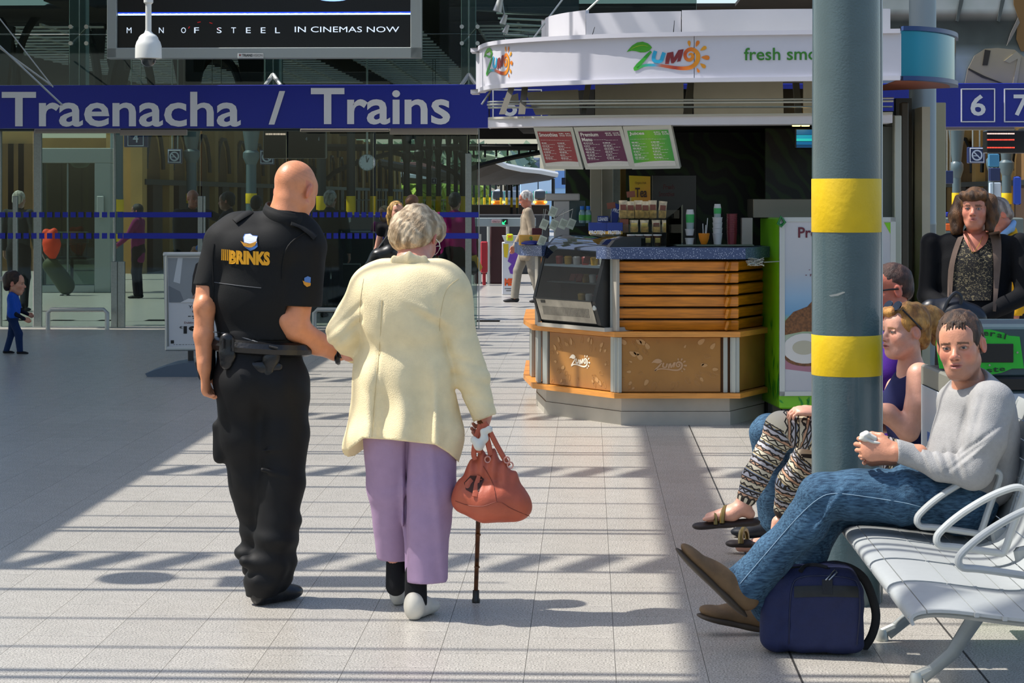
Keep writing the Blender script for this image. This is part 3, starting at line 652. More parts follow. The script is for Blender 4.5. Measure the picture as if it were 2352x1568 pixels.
def emblem(F, mono=None):
    mb = MB(); C = (lambda c: mono) if mono else (lambda c: c); L = lambda c: lin(C(c))
    poly2(mb, [(312, 465), (360, 405), (410, 350), (500, 295), (600, 280), (690, 310), (735, 345), (768, 385), (720, 440), (650, 470), (560, 474), (480, 452), (400, 443)], C('#3f9a12'), F)
    if not mono: ribbon(mb, [(380, 425), (470, 375), (590, 345), (700, 362)], [3, 12, 12, 4], [lin('#8fb30e')]*4, lambda x, y: F(x, y, 1))
    ribbon(mb, [(752, 455), (690, 520), (610, 610), (520, 700), (455, 775)], [38, 56, 66, 72, 60], [L('#2f9a2a')]*4+[L('#3fa52c')], F)
    pts = [(440, 785), (500, 765), (580, 725), (680, 703), (800, 702), (930, 712), (1060, 730), (1200, 752), (1330, 760), (1440, 748), (1530, 700), (1585, 620), (1596, 530), (1570, 470), (1510, 425), (1450, 418), (1395, 445), (1362, 500), (1368, 560), (1400, 600), (1450, 608), (1490, 580), (1500, 540), (1480, 505), (1445, 505), (1425, 530)]
    ws = [40, 55, 50, 50, 50, 52, 56, 62, 68, 72, 76, 78, 78, 76, 72, 68, 62, 60, 60, 62, 62, 60, 56, 48, 36, 14]
    cs = ['#3fa52c', '#3fa52c', '#35a24e', '#2ea58c', '#38a0c4', '#a8604a', '#b04a28', '#9a3020', '#d0661a', '#df7d12', '#e08a14', '#e39316', '#e49616', '#e39016', '#df8014', '#dc7014', '#c85a18', '#b8481c', '#cc5c16', '#da7012', '#e08012', '#e28614', '#e28a14', '#e28a14', '#e08414', '#e08414']
    ribbon(mb, pts, ws, [L(c) for c in cs], F)
    ribbon(mb, [(830, 448), (800, 540), (800, 610), (860, 640), (930, 622), (955, 560), (985, 475)], [66, 68, 70, 56, 66, 70, 68], [L('#1f9ec4')]*7, F)
    poly2(mb, [(1040, 482), (1105, 470), (1150, 460), (1160, 570), (1200, 500), (1240, 432), (1290, 422), (1337, 415), (1310, 530), (1280, 630), (1215, 645), (1240, 560), (1200, 620), (1155, 668), (1112, 670), (1096, 560), (1070, 680), (1003, 681), (1012, 590)], C('#7c2024'), F)
    for (x, y, l, w, c) in ((1437, 315, 110, 62, '#e0931a'), (1580, 318, 122, 72, '#dd7a1c'), (1690, 405, 130, 76, '#dd9a1c'), (1728, 565, 150, 92, '#dd7c1a'), (1682, 710, 122, 76, '#dd931c'), (1594, 795, 88, 52, '#dd7c1a')):
        dx, dy = x-1470, y-545; a = math.atan2(dy, dx); P_ = []
        for t in range(16):
            th = t/16*2*math.pi; u_ = -math.cos(th)*l/2; w_ = math.sin(th)*w/2*(1-.55*math.cos(th))*.8
            P_.append((x+u_*math.cos(a)*1-w_*math.sin(a), y+u_*math.sin(a)+w_*math.cos(a)))
        poly2(mb, P_, C(c), F)
    return mb
etch = mat('etched_glass', '#a07038', .18, noise=.12, nscale=4); etch_w = mat('etching', '#d9cdb8', .5); leaf_l = mat('etched_leaf', '#b98b55', .4)
def lower_panel(a, b, s0, s1, mono, seed, fade=False):
    o, A, d, L, nrm, R = facep(a, b, .24, .63, .055, .012, 'glass_panel', etch, s0, s1)
    c = A+d*L*(s0+s1)/2+nrm*.053+Vector((0, 0, .43)); w = L*(s1-s0)/2; rd = random.Random(seed); sgn = 1 if d.x > 0 else -1; dd = d*sgn
    F = lambda x, y, k=0: c+dd*((x-1060)*.00017)+Vector((0, 0, -(y-560)*.00017))-nrm*(.001+.0006*k)
    emblem(F, mono).build('emblem', vcm('etch_print', .5), o, cols=True)
    lm = MB()
    for i in range(70):
        th = rd.uniform(0, 6.28); rr = rd.uniform(.62, 1.25); x = math.cos(th)*rr*w*1.0; z = math.sin(th)*rr*.2
        if abs(x) > w-.03 or abs(z) > .17 or (abs(x) < .16 and abs(z) < .1): continue
        sz = rd.uniform(.012, .03); ang = th+rd.uniform(-.4, .4); pts = []
        for t in range(10):
            q = t/10*6.283; u_ = math.cos(q)*sz; v_ = math.sin(q)*sz*.55*(1-.35*math.cos(q))
            pts.append(c+dd*(x+u_*math.cos(ang)-v_*math.sin(ang))+Vector((0, 0, z+u_*math.sin(ang)+v_*math.cos(ang)))-nrm*.0006)
        lm.tube(pts, .0009, 3, closed=True)
        if rd.random() < .5: lm.add([p+nrm*.0003 for p in pts], [tuple(range(10))])
    lm.build('leaf_outline', leaf_l, o)['kind'] = 'stuff'
lower_panel(2, 3, .1, .86, '#e8dcc6', 3); lower_panel(1, 2, .15, .97, '#b98f66', 5)
for a, b, ss in ((2, 3, ((.0, .05), (.06, .1), (.87, .93))), (1, 2, ((.0, .035), (.04, .075), (.095, .13), (.96, 1.))), (3, 4, ((.03, .25), (.7, .9))), (0, 1, ((.94, .99),))):
    for s0, s1 in ss: facep(a, b, .236, .634, .04, .03, 'corner_post', alu_k, s0, s1)
facep(0, 1, .24, .63, .055, .012, 'glass_panel', etch, .1, .9)
# wooden slats of the counter front, one by one
for i in range(6):
    z1 = 1.172-i*.0845
    for a, b, s0, s1 in ((1, 2, .0, .985), (0, 1, .0, 1.0), (3, 4, .3, .97)):
        A, Bv = Vector((*KP[a], 0)), Vector((*KP[b], 0)); d = (Bv-A); L = d.length; d.normalize(); nrm = Vector((-d.y, d.x, 0))
        if nrm.dot(Vector((1.3, 17, 0))-A) < 0: nrm = -nrm
        R = Matrix(((d.x, nrm.x, 0), (d.y, nrm.y, 0), (0, 0, 1)))@Matrix.Rotation(.28, 3, 'X')
        c = A+d*L*(s0+s1)/2+nrm*.105+Vector((0, 0, z1-.036)); MB().bbx(c, (L*(s1-s0), .022, .072), .005, R).build('slat', wood, kiosk)
# upright metal edge between display and slats
facep(1, 2, .672, 1.19, .07, .05, 'corner_post', alu_k, .985, 1.03); facep(3, 4, .672, 1.19, .08, .03, 'corner_post', alu_k, .0, .15)
wtop = vcm('counter_top')
def speckle_mat():
    m = bpy.data.materials.new('speckled_worktop'); m.use_nodes = True; n = m.node_tree.nodes; l = m.node_tree.links; b = n['Principled BSDF']; b.inputs['Roughness'].default_value = .3
    tc = n.new('ShaderNodeTexCoord'); v = n.new('ShaderNodeTexVoronoi'); v.inputs['Scale'].default_value = 85; l.new(tc.outputs['Object'], v.inputs['Vector'])
    r = n.new('ShaderNodeValToRGB'); r.color_ramp.elements[0].position = .16; r.color_ramp.elements[0].color = (*lin('#b6bfd2'), 1); r.color_ramp.elements[1].position = .3; r.color_ramp.elements[1].color = (*lin('#3a4a6c'), 1)
    l.new(v.outputs['Distance'], r.inputs[0]); l.new(r.outputs[0], b.inputs['Base Color']); return m
spk = speckle_mat()
# worktop, a front run and a short left run with the display case let in between
A, Bv, Cv, Dv = [Vector((*p, 0)) for p in (KP[0], KP[1], KP[2], KP[3])]
wt = MB(); wt.prism([(2.02, 16.15), (1.65, 15.38), (.70, 15.38), (.60, 15.52), (.95, 15.98), (1.9, 16.3)], 1.19, 1.27); wt.build('worktop', spk, kiosk)
wt = MB(); wt.prism([(.22, 16.12), (.06, 16.35), (.02, 17.4), (.35, 17.4), (.35, 16.3)], 1.19, 1.27); wt.build('worktop', spk, kiosk)
# back counter level and dark interior
MB().prism([(.95, 15.98), (1.8, 16.35), (2.9, 17.0), (3.2, 18.3), (.5, 18.3), (.45, 16.5)], 1.17, 1.19).build('service_floor', blackm, kiosk)
def leafwall():
    m = bpy.data.materials.new('leaf_wall'); m.use_nodes = True; n = m.node_tree.nodes; l = m.node_tree.links; b = n['Principled BSDF']; b.inputs['Roughness'].default_value = .45
    tc = n.new('ShaderNodeTexCoord'); w = n.new('ShaderNodeTexWave'); w.inputs['Scale'].default_value = 3.2; w.inputs['Distortion'].default_value = 9; w.inputs['Detail'].default_value = 1; w.bands_direction = 'DIAGONAL'; l.new(tc.outputs['Object'], w.inputs['Vector'])
    r = n.new('ShaderNodeValToRGB'); e = r.color_ramp.elements; e[0].position = .45; e[0].color = (*lin('#070a04'), 1); e[1].position = .9; e[1].color = (*lin('#1f3a0a'), 1); l.new(w.outputs[0], r.inputs[0]); l.new(r.outputs[0], b.inputs['Base Color']); return m
lw = leafwall()
MB().box((1.9, 18.3, 1.7), (2.9, .06, 1.3)).build('back_wall', lw, kiosk)
MB().box((2.35, 17.2, 1.72), (.7, .05, .95)).build('leaf_panel', lw, kiosk)
MB().box((3.12, 17.3, 1.2), (.06, 2.2, 2.2), RM).build('side_wall', kg2, kiosk)
MB().box((.42+.35, 17.6, 1.7), (.06, .06, 1.0)).build('window_post', alu_k, kiosk)
for x0, x1, y0, y1, D, nm, m in ((1356, 1380, 385, 560, 17.2, 'window_post', kg2), (1382, 1407, 385, 560, 17.3, 'window_post', mat('cream_post', '#c9c3ae', .5)), (1408, 1424, 385, 560, 17.4, 'window_post', alu), (1425, 1437, 385, 560, 17.5, 'window_post', mat('ochre', '#8a6a1a', .5))):
    a, c = P(x0, y0, D), P(x1, y1, D); MB().box((a+c)/2, (c.x-a.x, .08, a.z-c.z)).build(nm, m, kiosk)
# canopy: lower fascia beam, rail, posts, panels, curved band, upper tier
def arc(pts, sub=6):
    v = [Vector(((x-1176)*D/5000, D, 0)) for x, D in pts]; out = []
    for i in range(len(v)-1):
        p0, p1, p2, p3 = v[max(i-1, 0)], v[i], v[i+1], v[min(i+2, len(v)-1)]
        for k in range(sub):
            t = k/sub; out.append(.5*((2*p1)+(p2-p0)*t+(2*p0-5*p1+4*p2-p3)*t*t+(3*p1-p0-3*p2+p3)*t**3))
    return out+[v[-1]]
def strip(mb, pts, z0, z1, t=.03, bulge=0):
    n = len(pts); V = []; F = []
    for i, p in enumerate(pts):
        d = (pts[min(i+1, n-1)]-pts[max(i-1, 0)]).normalized(); nb = Vector((-d.y, d.x, 0))
        if nb.y < 0: nb = -nb
        V += [p+Vector((0, 0, z0)), p+Vector((0, 0, z1)), p+nb*t+Vector((0, 0, z1)), p+nb*t+Vector((0, 0, z0))]
    for i in range(n-1):
        for j in range(4): F.append((i*4+j, i*4+(j+1) % 4, i*4+4+(j+1) % 4, i*4+4+j))
    F += [(0, 1, 2, 3), (n*4-4, n*4-3, n*4-2, n*4-1)]
    return mb.add(V, F)
BAND = arc([(1106, 17.0), (1104, 16.5), (1150, 15.95), (1300, 15.5), (1500, 15.2), (1800, 15.0), (2070, 14.85)])
ZB0, ZB1 = 2.455, 2.745
i_seam = min(range(len(BAND)), key=lambda i: abs(1176+BAND[i].x/BAND[i].y*5000-1661))
strip(MB(), BAND[:i_seam], ZB0, ZB1).build('fascia_band', kw, kiosk, smooth='auto')
strip(MB(), [BAND[i_seam-1]+Vector((.005, 0, 0))]+BAND[i_seam:], ZB0, ZB1).build('fascia_band', kw, kiosk, smooth='auto')
OUT = [p+Vector((-.012, -.03, 0)) for p in BAND]
strip(MB(), OUT, ZB1, ZB1+.03, .06).build('fascia_trim', kw, kiosk, smooth='auto'); strip(MB(), OUT, ZB0-.03, ZB0, .06).build('fascia_trim', kw, kiosk, smooth='auto')
BB = arc([(2070, 14.87), (2110, 14.9), (2160, 15.1), (2192, 15.45), (2196, 15.9)])
def blueband():
    m = bpy.data.materials.new('mirror_blue'); m.use_nodes = True; b = m.node_tree.nodes['Principled BSDF']; b.inputs['Base Color'].default_value = (*lin('#0f6c88'), 1); b.inputs['Roughness'].default_value = .12; b.inputs['Metallic'].default_value = .55; return m
bbm = blueband(); nav = mat('navy_trim', '#16386c', .35)
strip(MB(), BB, ZB0, ZB1+.02, .03).build('blue_band', bbm, kiosk, smooth='auto')
strip(MB(), [p+Vector((.01, -.03, 0)) for p in BB], ZB1+.02, ZB1+.05, .06).build('blue_trim', nav, kiosk, smooth='auto'); strip(MB(), [p+Vector((.01, -.03, 0)) for p in BB], ZB0-.03, ZB0, .06).build('blue_trim', nav, kiosk, smooth='auto')
sm = [(p.x, p.y+.05) for p in BAND]+[(p.x-.01, p.y+.05) for p in BB[1:]]
MB().prism(sm+[(3.0, 18.4), (.2, 18.4)], ZB1-.02, ZB1).build('roof_deck', kg, kiosk)
MB().prism([(p.x-.01, p.y+.03) for p in BB]+[(2.7, 16.4)], ZB0-.028, ZB0-.02).build('soffit', mat('copper_soffit', '#8a4a34', .5), kiosk)
T1 = arc([(1256, 17.4), (1254, 16.9), (1290, 16.5), (1345, 16.2)], 5); T2 = arc([(1346, 16.15), (1450, 16.02), (1564, 15.95)], 5); T3 = arc([(1566, 15.93), (1700, 15.85), (1900, 15.8), (2045, 15.8)], 4)
for T, za in ((T1, 3.0), (T2, 2.97), (T3, 2.975)): strip(MB(), T, ZB1, za+.02, .03).build('roof_drum', kw if T is not T3 else kw, kiosk, smooth='auto')
MB().prism([(p.x, p.y+.03) for p in T1+T2+T3]+[(2.8, 18), (.4, 18)], 2.93, 2.95).build('drum_top', kg, kiosk)
# emblem and lettering on the band, wrapped to its curve
def bandpt(x, y, off=.004):
    for i in range(len(BAND)-1):
        a, c = BAND[i], BAND[i+1]; xa, xc = 1176+a.x/a.y*5000, 1176+c.x/c.y*5000
        if xa <= x <= xc and i > 4:
            t = (x-xa)/(xc-xa); p = a+(c-a)*t; d = (c-a).normalized(); n_ = Vector((d.y, -d.x, 0)); n_ = n_ if n_.y < 0 else -n_
            return Vector((p.x, p.y, CAMH-(y-452)*p.y/5000))+n_*off
    return P(x, y, 15)
q_ = 300/2352
eo = emblem(lambda x, y, k=0: bandpt(1400+x*q_, 60+y*q_, .004+.001*k)).build('emblem', print_m, kiosk, cols=True)
eo = emblem(lambda x, y, k=0: bandpt(1112+(x-312)*.0445, 109+(y-280)*.124, .004+.001*k)).build('emblem', print_m, kiosk, cols=True)
a, bq, c = bandpt(1709, 139, .006), bandpt(1984, 137, .006), bandpt(1709, 110, .006)
txt('fresh smoothies', (a, bq-a, c-a), mat('sign_green', '#2f7a1e', .5), kiosk, bold=.012)
# beam and rail under the band
def pxbeam(pts, y0s, y1s, nm, m, t=.06):
    V = arc(pts, 5); n = len(V); mb = MB(); L = []
    for i, p in enumerate(V):
        f = i/(n-1); ya = y0s[0]+(y0s[1]-y0s[0])*f; yb = y1s[0]+(y1s[1]-y1s[0])*f
        L += [Vector((p.x, p.y, CAMH-(yb-452)*p.y/5000)), Vector((p.x, p.y, CAMH-(ya-452)*p.y/5000)), Vector((p.x+.01, p.y+t, CAMH-(ya-452)*p.y/5000)), Vector((p.x+.01, p.y+t, CAMH-(yb-452)*p.y/5000))]
    F = []
    for i in range(n-1):
        for j in range(4): F.append((i*4+j, i*4+(j+1) % 4, i*4+4+(j+1) % 4, i*4+4+j))
    F += [(0, 1, 2, 3), (n*4-4, n*4-3, n*4-2, n*4-1)]
    return mb.add(L, F).build(nm, m, kiosk, smooth='auto')
FP = [(1123, 16.6), (1130, 16.2), (1225, 15.8), (1400, 15.6), (1650, 15.45), (1900, 15.4), (2050, 15.4)]
pxbeam(FP, (276, 262), (294, 282), 'fascia_beam', kw, .3)
pxbeam([(x, D-.03) for x, D in FP], (271, 257), (276, 262), 'beam_lip', kg, .05)
pxbeam([(1122, 16.7)]+[(x, D+.05) for x, D in FP[1:]], (245, 243), (249, 246), 'rail_shelf', alu, .08)
b = MB(); V = arc(FP, 5); n = len(V)
b.tube([Vector((p.x, p.y-.03, CAMH-((242-10*i/(n-1))-452)*p.y/5000)) for i, p in enumerate(V)], .009, 8); b.build('pipe_rail', alu_k, kiosk, smooth='auto')
b = MB(); b.tube([Vector((p.x, p.y-.05, CAMH-((236-10*i/(n-1))-452)*p.y/5000)) for i, p in enumerate(V)], .006, 8); b.build('pipe_rail', alu_k, kiosk, smooth='auto')
for x0, x1, xt in ((1146, 1160, 1172), (1190, 1206, 1200), (1334, 1345, 1345), (1570, 1590, 1580), (1827, 1842, 1822)):
    D = 15.75; a, bq, c, d = P(x0, 262, D), P(x1, 262, D), P(xt+14, 190, D+.15), P(xt, 190, D+.15)
    MB().slab([a, bq, c, d], (0, 1, 0), .05).build('strut', mat('strut_steel', '#6b675c', .5, .3), kiosk)
for q in (((1155, 226), (1190, 214), (1192, 238), (1165, 241)), ((1206, 212), (1328, 206), (1332, 262), (1230, 264)), ((1367, 195), (1570, 190), (1570, 262), (1367, 265)), ((1592, 190), (1798, 186), (1800, 262), (1594, 262)), ((1845, 186), (2000, 184), (2000, 258), (1845, 260))):
    MB().slab([P(x, y, 16.1+(y-190)*.001) for x, y in q], (0, 1, .1), .02).build('grey_panel', kg2, kiosk)
MB().prism([(.35, 16.75), (.9, 16.35), (2.8, 16.2), (2.9, 18.3), (.35, 18.3)], 2.17, 2.2).build('interior_ceiling', mat('dark_ceiling', '#16170f', .6), kiosk)
MB().prism([(.3, 16.9), (.62, 16.4), (2.7, 16.3), (2.8, 18.2), (.3, 18.2)], 2.2, 2.44).build('sun_block_core', mat('dark_inner', '#1c1a14', .6), kiosk)  # added fill that keeps sunlight off the menu boards
for x in (1829, 1850): p = P(x, 283, 16.2); MB().lathe([(.03, 0), (.032, .01), (.03, .03)], (p.x, p.y, 2.155), 16).build('downlight', mat('lamp_warm', '#ffce6a', emit=5), kiosk)
# right-hand pier of the kiosk
for x0, x1, y0, y1, D, m in ((2023, 2052, 290, 505, 15.9, mat('dull_panel', '#4a4e46', .5)), (2052, 2068, 265, 720, 15.8, alu_k), (2068, 2084, 236, 760, 15.9, mat('dark_post', '#3b3426', .5)), (2084, 2170, 236, 800, 18.5, mat('cream_panel', '#a9a07e', .5))):
    a, c = P(x0, y0, D), P(x1, y1, D); MB().bbx(((a.x+c.x)/2, D, (a.z+c.z)/2), (c.x-a.x, .1, a.z-c.z), .005).build('side_post', m, kiosk)
MB().box((2.98, 16.6, 1.19), (.12, .1, 2.38)).build('side_post', mat('dark_post', '#3b3426'), kiosk)
# small feet of the wire and stalks on top of the band
for x, y, x2, y2, D in ((1160, 90, 1158, 78, 16), (1216, 88, 1212, 73, 15.8), (1357, 80, 1366, 62, 15.5), (1546, 72, 1549, 47, 15.3), (2073, 72, 2066, 60, 14.9)):
    a = P(x, y, D); a.z = ZB1; MB().cyl(a, P(x2, y2, D), .004, .002, 5).build('bird_wire', blackm, kiosk)
# ---- menu boards
def board(px, D0, D1, label, col, title, tcol, seed, grad=None, price=('Regular', 'Large')):
    q = [P(x, y, D) for (x, y), D in zip(px, (D0, D0+.14, D1+.14, D1))]; q[2] = q[1]+q[3]-q[0]   # tl, bl, br, tr
    tl, bl, br, tr = q; t = thing('menu_board', label, 'menu board', (tl+br)/2, 'three tilted menu boards over the counter')
    r, d = tr-tl, bl-tl; nrm = d.cross(r).normalized(); nrm = nrm if nrm.y < 0 else -nrm
    def pt(u, v, k=0): return tl+r*u+d*v+nrm*k
    MB().slab([pt(0, 0), pt(0, 1), pt(1, 1), pt(1, 0)], -nrm, .035).build('frame', alu_k, t)
    MB().slab([pt(.07, .09, .002), pt(.07, .93, .002), pt(.93, .93, .002), pt(.93, .09, .002)], -nrm, .001).build('white_sheet', mat('board_white', '#c9c8bf', .5), t)
    V = []; cs = []; N = 12; top = .1
    for i in range(N+1):
        u = .075+.85*i/N; vb = .84-.035*math.sin(i/N*math.pi*.9-.4)
        for j in range(2): V.append(pt(u, top+(vb-top)*j, .003)); cs.append(lin(col if not grad else grad[0 if i < 6 else 1]) if grad is None else tuple(np.array(lin(grad[0]))*(1-abs(1-i/6)*1)+np.array(lin(grad[1]))*abs(1-i/6)) if abs(1-i/6) <= 1 else lin(grad[1]))
    F = [(2*i, 2*i+1, 2*i+3, 2*i+2) for i in range(N)]
    put('printed_panel', mesh_of('p', V, F, print_m, cols=np.array(cs)), t)
    wm = mat('menu_white', '#d9d5cf', .5)
    o0, rr, uu = pt(0, 1, .004), pt(1, 1, .004)-pt(0, 1, .004), pt(0, 0, .004)-pt(0, 1, .004)
    for k, ln in enumerate(title.split('\n')):
        w = .052*len(ln); txt(ln, (pt(.11, .215+.115*k, .005), r*w, -d*.09), wm, t, bold=.025)
    L = MB(); rows = [(.62, .845, .74, .02), (.78, .845, .9, .02), (.11, .70, .60, .006), (.6, .69, .85, .006)]
    rd = random.Random(seed)
    for c0, n in ((.12, 6), (.52, 6)):
        for i in range(n):
            v = .62-i*.068*1.05; rows.append((c0, v, c0+rd.uniform(.12, .2), .02)); rows.append((c0+.01, v-.028, c0+rd.uniform(.22, .34), .008))
    rows += [(.15, .12, .4, .012), (.5, .12, .9, .01)]
    flines(L, o0, rr, uu, rows, seed); L.build('small_print', wm, t)
    for k, s_ in enumerate(('€4.05', '€4.95')): txt(s_, (pt(.63+.16*k, .21, .005), r*.13, -d*.045), wm, t, bold=.01)
board([(1225, 292), (1250, 388), (1345, 389), (1315, 292)], 15.95, 15.8, 'tilted red smoothies menu board, leftmost of the three boards', '#8a2f33', 'Smoothies', 0, 1)
board([(1317, 292), (1345, 389), (1450, 389), (1428, 290)], 15.8, 15.68, 'tilted purple premium menu board between the red and green boards', '#571240', 'Premium\nMenu', 0, 2)
board([(1430, 290), (1452, 389), (1565, 386), (1541, 287)], 15.68, 15.55, 'tilted bright green juices menu board, rightmost of the three boards', '#3f9a22', 'Juices', 0, 3, ('#6fb01a', '#2f9438'))
# ---- refrigerated display case on the chamfer
dc = thing('display_case', 'black refrigerated display case with curved glass and perforated steel front', 'display case', (.4, 15.9, .7))
dA, dB = Vector((.225, 16.16, 0)), Vector((.66, 15.5, 0)); dd = (dB-dA).normalized(); dn = Vector((dd.y, -dd.x, 0)); dn = dn if dn.y < 0 else -dn     # outward
Ld = (dB-dA).length
def dpt(s, o, z): return dA+dd*(Ld*s)+dn*o+Vector((0, 0, z))
prof = [(-.12, .70), (.0, .70), (.03, .715), (.085, .885), (.0, 1.18), (-.03, 1.26), (-.09, 1.32), (-.17, 1.345), (-.42, 1.345)]
def dprof(pr, s0, s1, nm, m, lab=None, back=None, par=None, smooth=False):
    mb = MB(); n = len(pr); V = [dpt(s0, *p) for p in pr]+[dpt(s1, *p) for p in pr]
    if back is None: mb.add(V, [tuple(range(n)), tuple(range(2*n-1, n-1, -1))]+[(i, i+n, (i+1) % n+n, (i+1) % n) for i in range(n)])
    else: mb.add(V, [(i, i+n, i+1+n, i+1) for i in range(n-1)])
    return mb.build(nm, m, par or dc, lab, smooth)
closed = prof+[(-.42, .70)]
dprof(closed, 0, .035, 'side_frame', blackm); dprof(closed, .95, 1.0, 'side_frame', blackm)
dprof([(-.4, .70), (.0, .70), (.02, .72), (.06, .86), (-.4, .86)], .035, .95, 'lower_body', blackm)
dprof([(.034, .725), (.086, .882), (.08, .884), (.028, .727)], .05, .935, 'vent_panel', mat('vent_steel', '#a8a294', .35, .5, noise=.25, nscale=9))
hv = MB()
for i in range(34):
    for j in range(6):
        s_ = .12+i*.022; f = .25+j*.07; o_, z_ = .034+(.086-.034)*f, .725+(.882-.725)*f
        p = dpt(s_+.003*j, o_+.0012, z_); hv.add([p-dd*.003, p+dd*.003, p+dd*.005+Vector((0, 0, .009))+dn*.003, p-dd*.001+Vector((0, 0, .009))+dn*.003], [(0, 1, 2, 3)])
hv.build('vent_slots', blackm, dc)['kind'] = 'stuff'
p = dpt(.13, .0795, .852); MB().slab([p, p+dd*.05, p+dd*.05+Vector((0, 0, .02))+dn*.006, p+Vector((0, 0, .02))+dn*.006], dn, .002).build('badge', mat('badge', '#4a4a44', .4, .6), dc)
p = dpt(.975, .06, .84); MB().cyl(p, p+dn*.02, .018, n=14).build('knob', alu_l, dc)
dprof([(-.38, 1.12), (.005, 1.12), (.005, 1.135), (-.38, 1.135)], .04, .945, 'shelf', mat('shelf_white', '#c8d4d8', .3), par=None)
dprof([(-.38, 1.0), (-.02, 1.0), (-.02, 1.008), (-.38, 1.008)], .04, .945, 'shelf', alu)
dprof([(-.40, .86), (-.40, 1.34), (-.41, 1.34), (-.41, .86)], .035, .95, 'back_panel', mat('case_back', '#1c2a2c', .3))
dprof([(-.3, .865), (.05, .865), (.05, .87), (-.3, .87)], .035, .95, 'base_tray', mat('case_tray', '#46606a', .25))
dprof(prof[3:], .035, .95, 'curved_glass', glass('case_glass', '#e2eaec', 1.3), back=1, smooth='auto')
dprof([(.088, .885), (.002, 1.185), (-.002, 1.18), (.084, .88)], .03, .045, 'glass_edge', blackm); dprof([(.088, .88), (.088, .89), (.08, .89), (.08, .88)], .035, .95, 'glass_edge', blackm)
cup_r = mat('cup_red', '#a03428', .4); cup_w = mat('cup_white', '#c9c4b8', .4); cup_y = mat('cup_yellow', '#c99a2a', .4)
k = 0
for rw, (z, n_, o_) in enumerate(((1.135, 6, -.09), (1.008, 5, -.1), (1.008, 3, -.2), (.87, 3, -.05))):
    for i in range(n_):
        s_ = (.12+i*.14) if z > 1.1 else (.42+i*.11 if z > .9 else .55+i*.12); p = dpt(s_, o_, z)
        o = MB().lathe([(.024, 0), (.028, .045), (.03, .047), (.029, .052), (.022, .06)], p, 12).build('dessert_cup', (cup_r, cup_w, cup_y)[(i+k) % 3], None, smooth='auto')
        tag(o, f"{('red', 'white', 'yellow')[(i+k) % 3]} dessert cup, {('first', 'second', 'third', 'fourth', 'fifth', 'sixth')[i]} from left, {('top shelf', 'middle shelf front', 'middle shelf back', 'floor')[rw]} of display case", 'dessert cup', 'dessert cups in the display case'); k += 1
for i, s_ in enumerate((.40, .52, .66)):
    p = dpt(s_, -.02 if i < 2 else .0, 1.02 if i < 2 else 1.15); o = MB().slab([p, p+dd*.065, p+dd*.065+Vector((0, 0, .05))-dn*.02, p+Vector((0, 0, .05))-dn*.02], dn, .002).top('price_card', mat('card_brown', '#6a2a1e', .5), ('brown price card leaning in the display case, left one', 'brown price card leaning in the display case, middle one', 'brown price card on the upper shelf of the display case')[i], 'card')
# steel surround below the display case
fo = MB(); fo.slab([dpt(-.03, .03, .672), dpt(1.05, .03, .672), dpt(1.05, .03, .70), dpt(-.03, .03, .70)], -dn, .3); fo.build('case_shelf', plin, kiosk)
facep(2, 3, .672, 1.19, .02, .03, 'case_surround', plin, .0, .05); facep(2, 3, .672, 1.19, .02, .03, 'case_surround', plin, .96, 1.0)
# ---- things on the counter
def boxobj(x0, x1, y0, y1, D, dep, m, nm, label, cat, grp=None, rot=0, logo=None):
    a, c = P(x0, y0, D), P(x1, y1, D); ct = Vector(((a.x+c.x)/2, D+dep/2, (a.z+c.z)/2)); R = Matrix.Rotation(rot, 3, 'Y')
    t = thing(nm, label, cat, (ct.x, ct.y, c.z), grp); MB().bbx(ct, (c.x-a.x, dep, a.z-c.z), .003, R).build('body', m, t)
    if logo:
        for s_, u0, u1, v0, v1, mm in logo:
            W, H = c.x-a.x, a.z-c.z; o0 = ct+R@Vector((-W/2+W*u0, -dep/2-.001, -H/2+H*v0)); txt(s_, (o0, R@Vector((W*(u1-u0), 0, 0)), R@Vector((0, 0, H*(v1-v0)))), mm, t, bold=.03)
    return t
bb = mat('box_blue', '#16307a', .4); by = mat('box_yellow', '#cfa850', .45); wt_ = mat('ink_white', '#d9dade', .5); snack = mat('snack_mix', '#e0a85c', .6, noise=.5, nscale=45); bagc = mat('snack_film', '#dcc49a', .3, noise=.4, nscale=25)
lab_b = mat('label_brown', '#743a20', .5); lab_y = mat('label_yellow', '#d8b45a', .5)
def protein(x0, x1, y0, y1, D, lb):
    t = boxobj(x0, x1, y0, y1, D, .09, by, 'bar_box', lb, 'box', 'protein bar boxes on the counter', logo=(('PROTEIN', .05, .75, .42, .68, wt_),))
    a, c = P(x0, y0-8, D), P(x1, y0+(y1-y0)*.62, D); MB().bbx(((a.x+c.x)/2, D+.044, (a.z+c.z)/2), (c.x-a.x+.004, .094, a.z-c.z), .003).build('blue_band', bb, t)
    txt('PROTEIN', (P(x0+1, y0+19, D-.006), Vector((.11*(x1-x0)/42, 0, 0)), Vector((0, 0, .028))), wt_, t, bold=.03)
    return t
protein(1353, 1396, 519, 538, 15.75, 'blue and yellow protein bar box, left of the pair behind the display case'); protein(1396, 1430, 519, 538, 15.73, 'blue and yellow protein bar box, right of the pair behind the display case')
boxobj(1373, 1398, 496, 510, 16.0, .08, bb, 'bar_box', 'small blue box lettered leaner above the protein boxes', 'box', None, 0, (('LEANER', .05, .95, .2, .8, wt_),))
boxobj(1404, 1424, 468, 512, 16.05, .05, bb, 'bar_box', 'tall blue box standing left of the nut bags', 'box', None, .3, (('PRO', .1, .9, .55, .75, wt_),))
boxobj(1192, 1242, 540, 563, 16.3, .18, mat('box_orange_yellow', '#cf9a3a', .5), 'carton', 'yellow and orange carton with a green 9 at the left counter end', 'carton', None, 0, (('9', .48, .62, .3, .9, mat('ink_green', '#4f7d22')),))
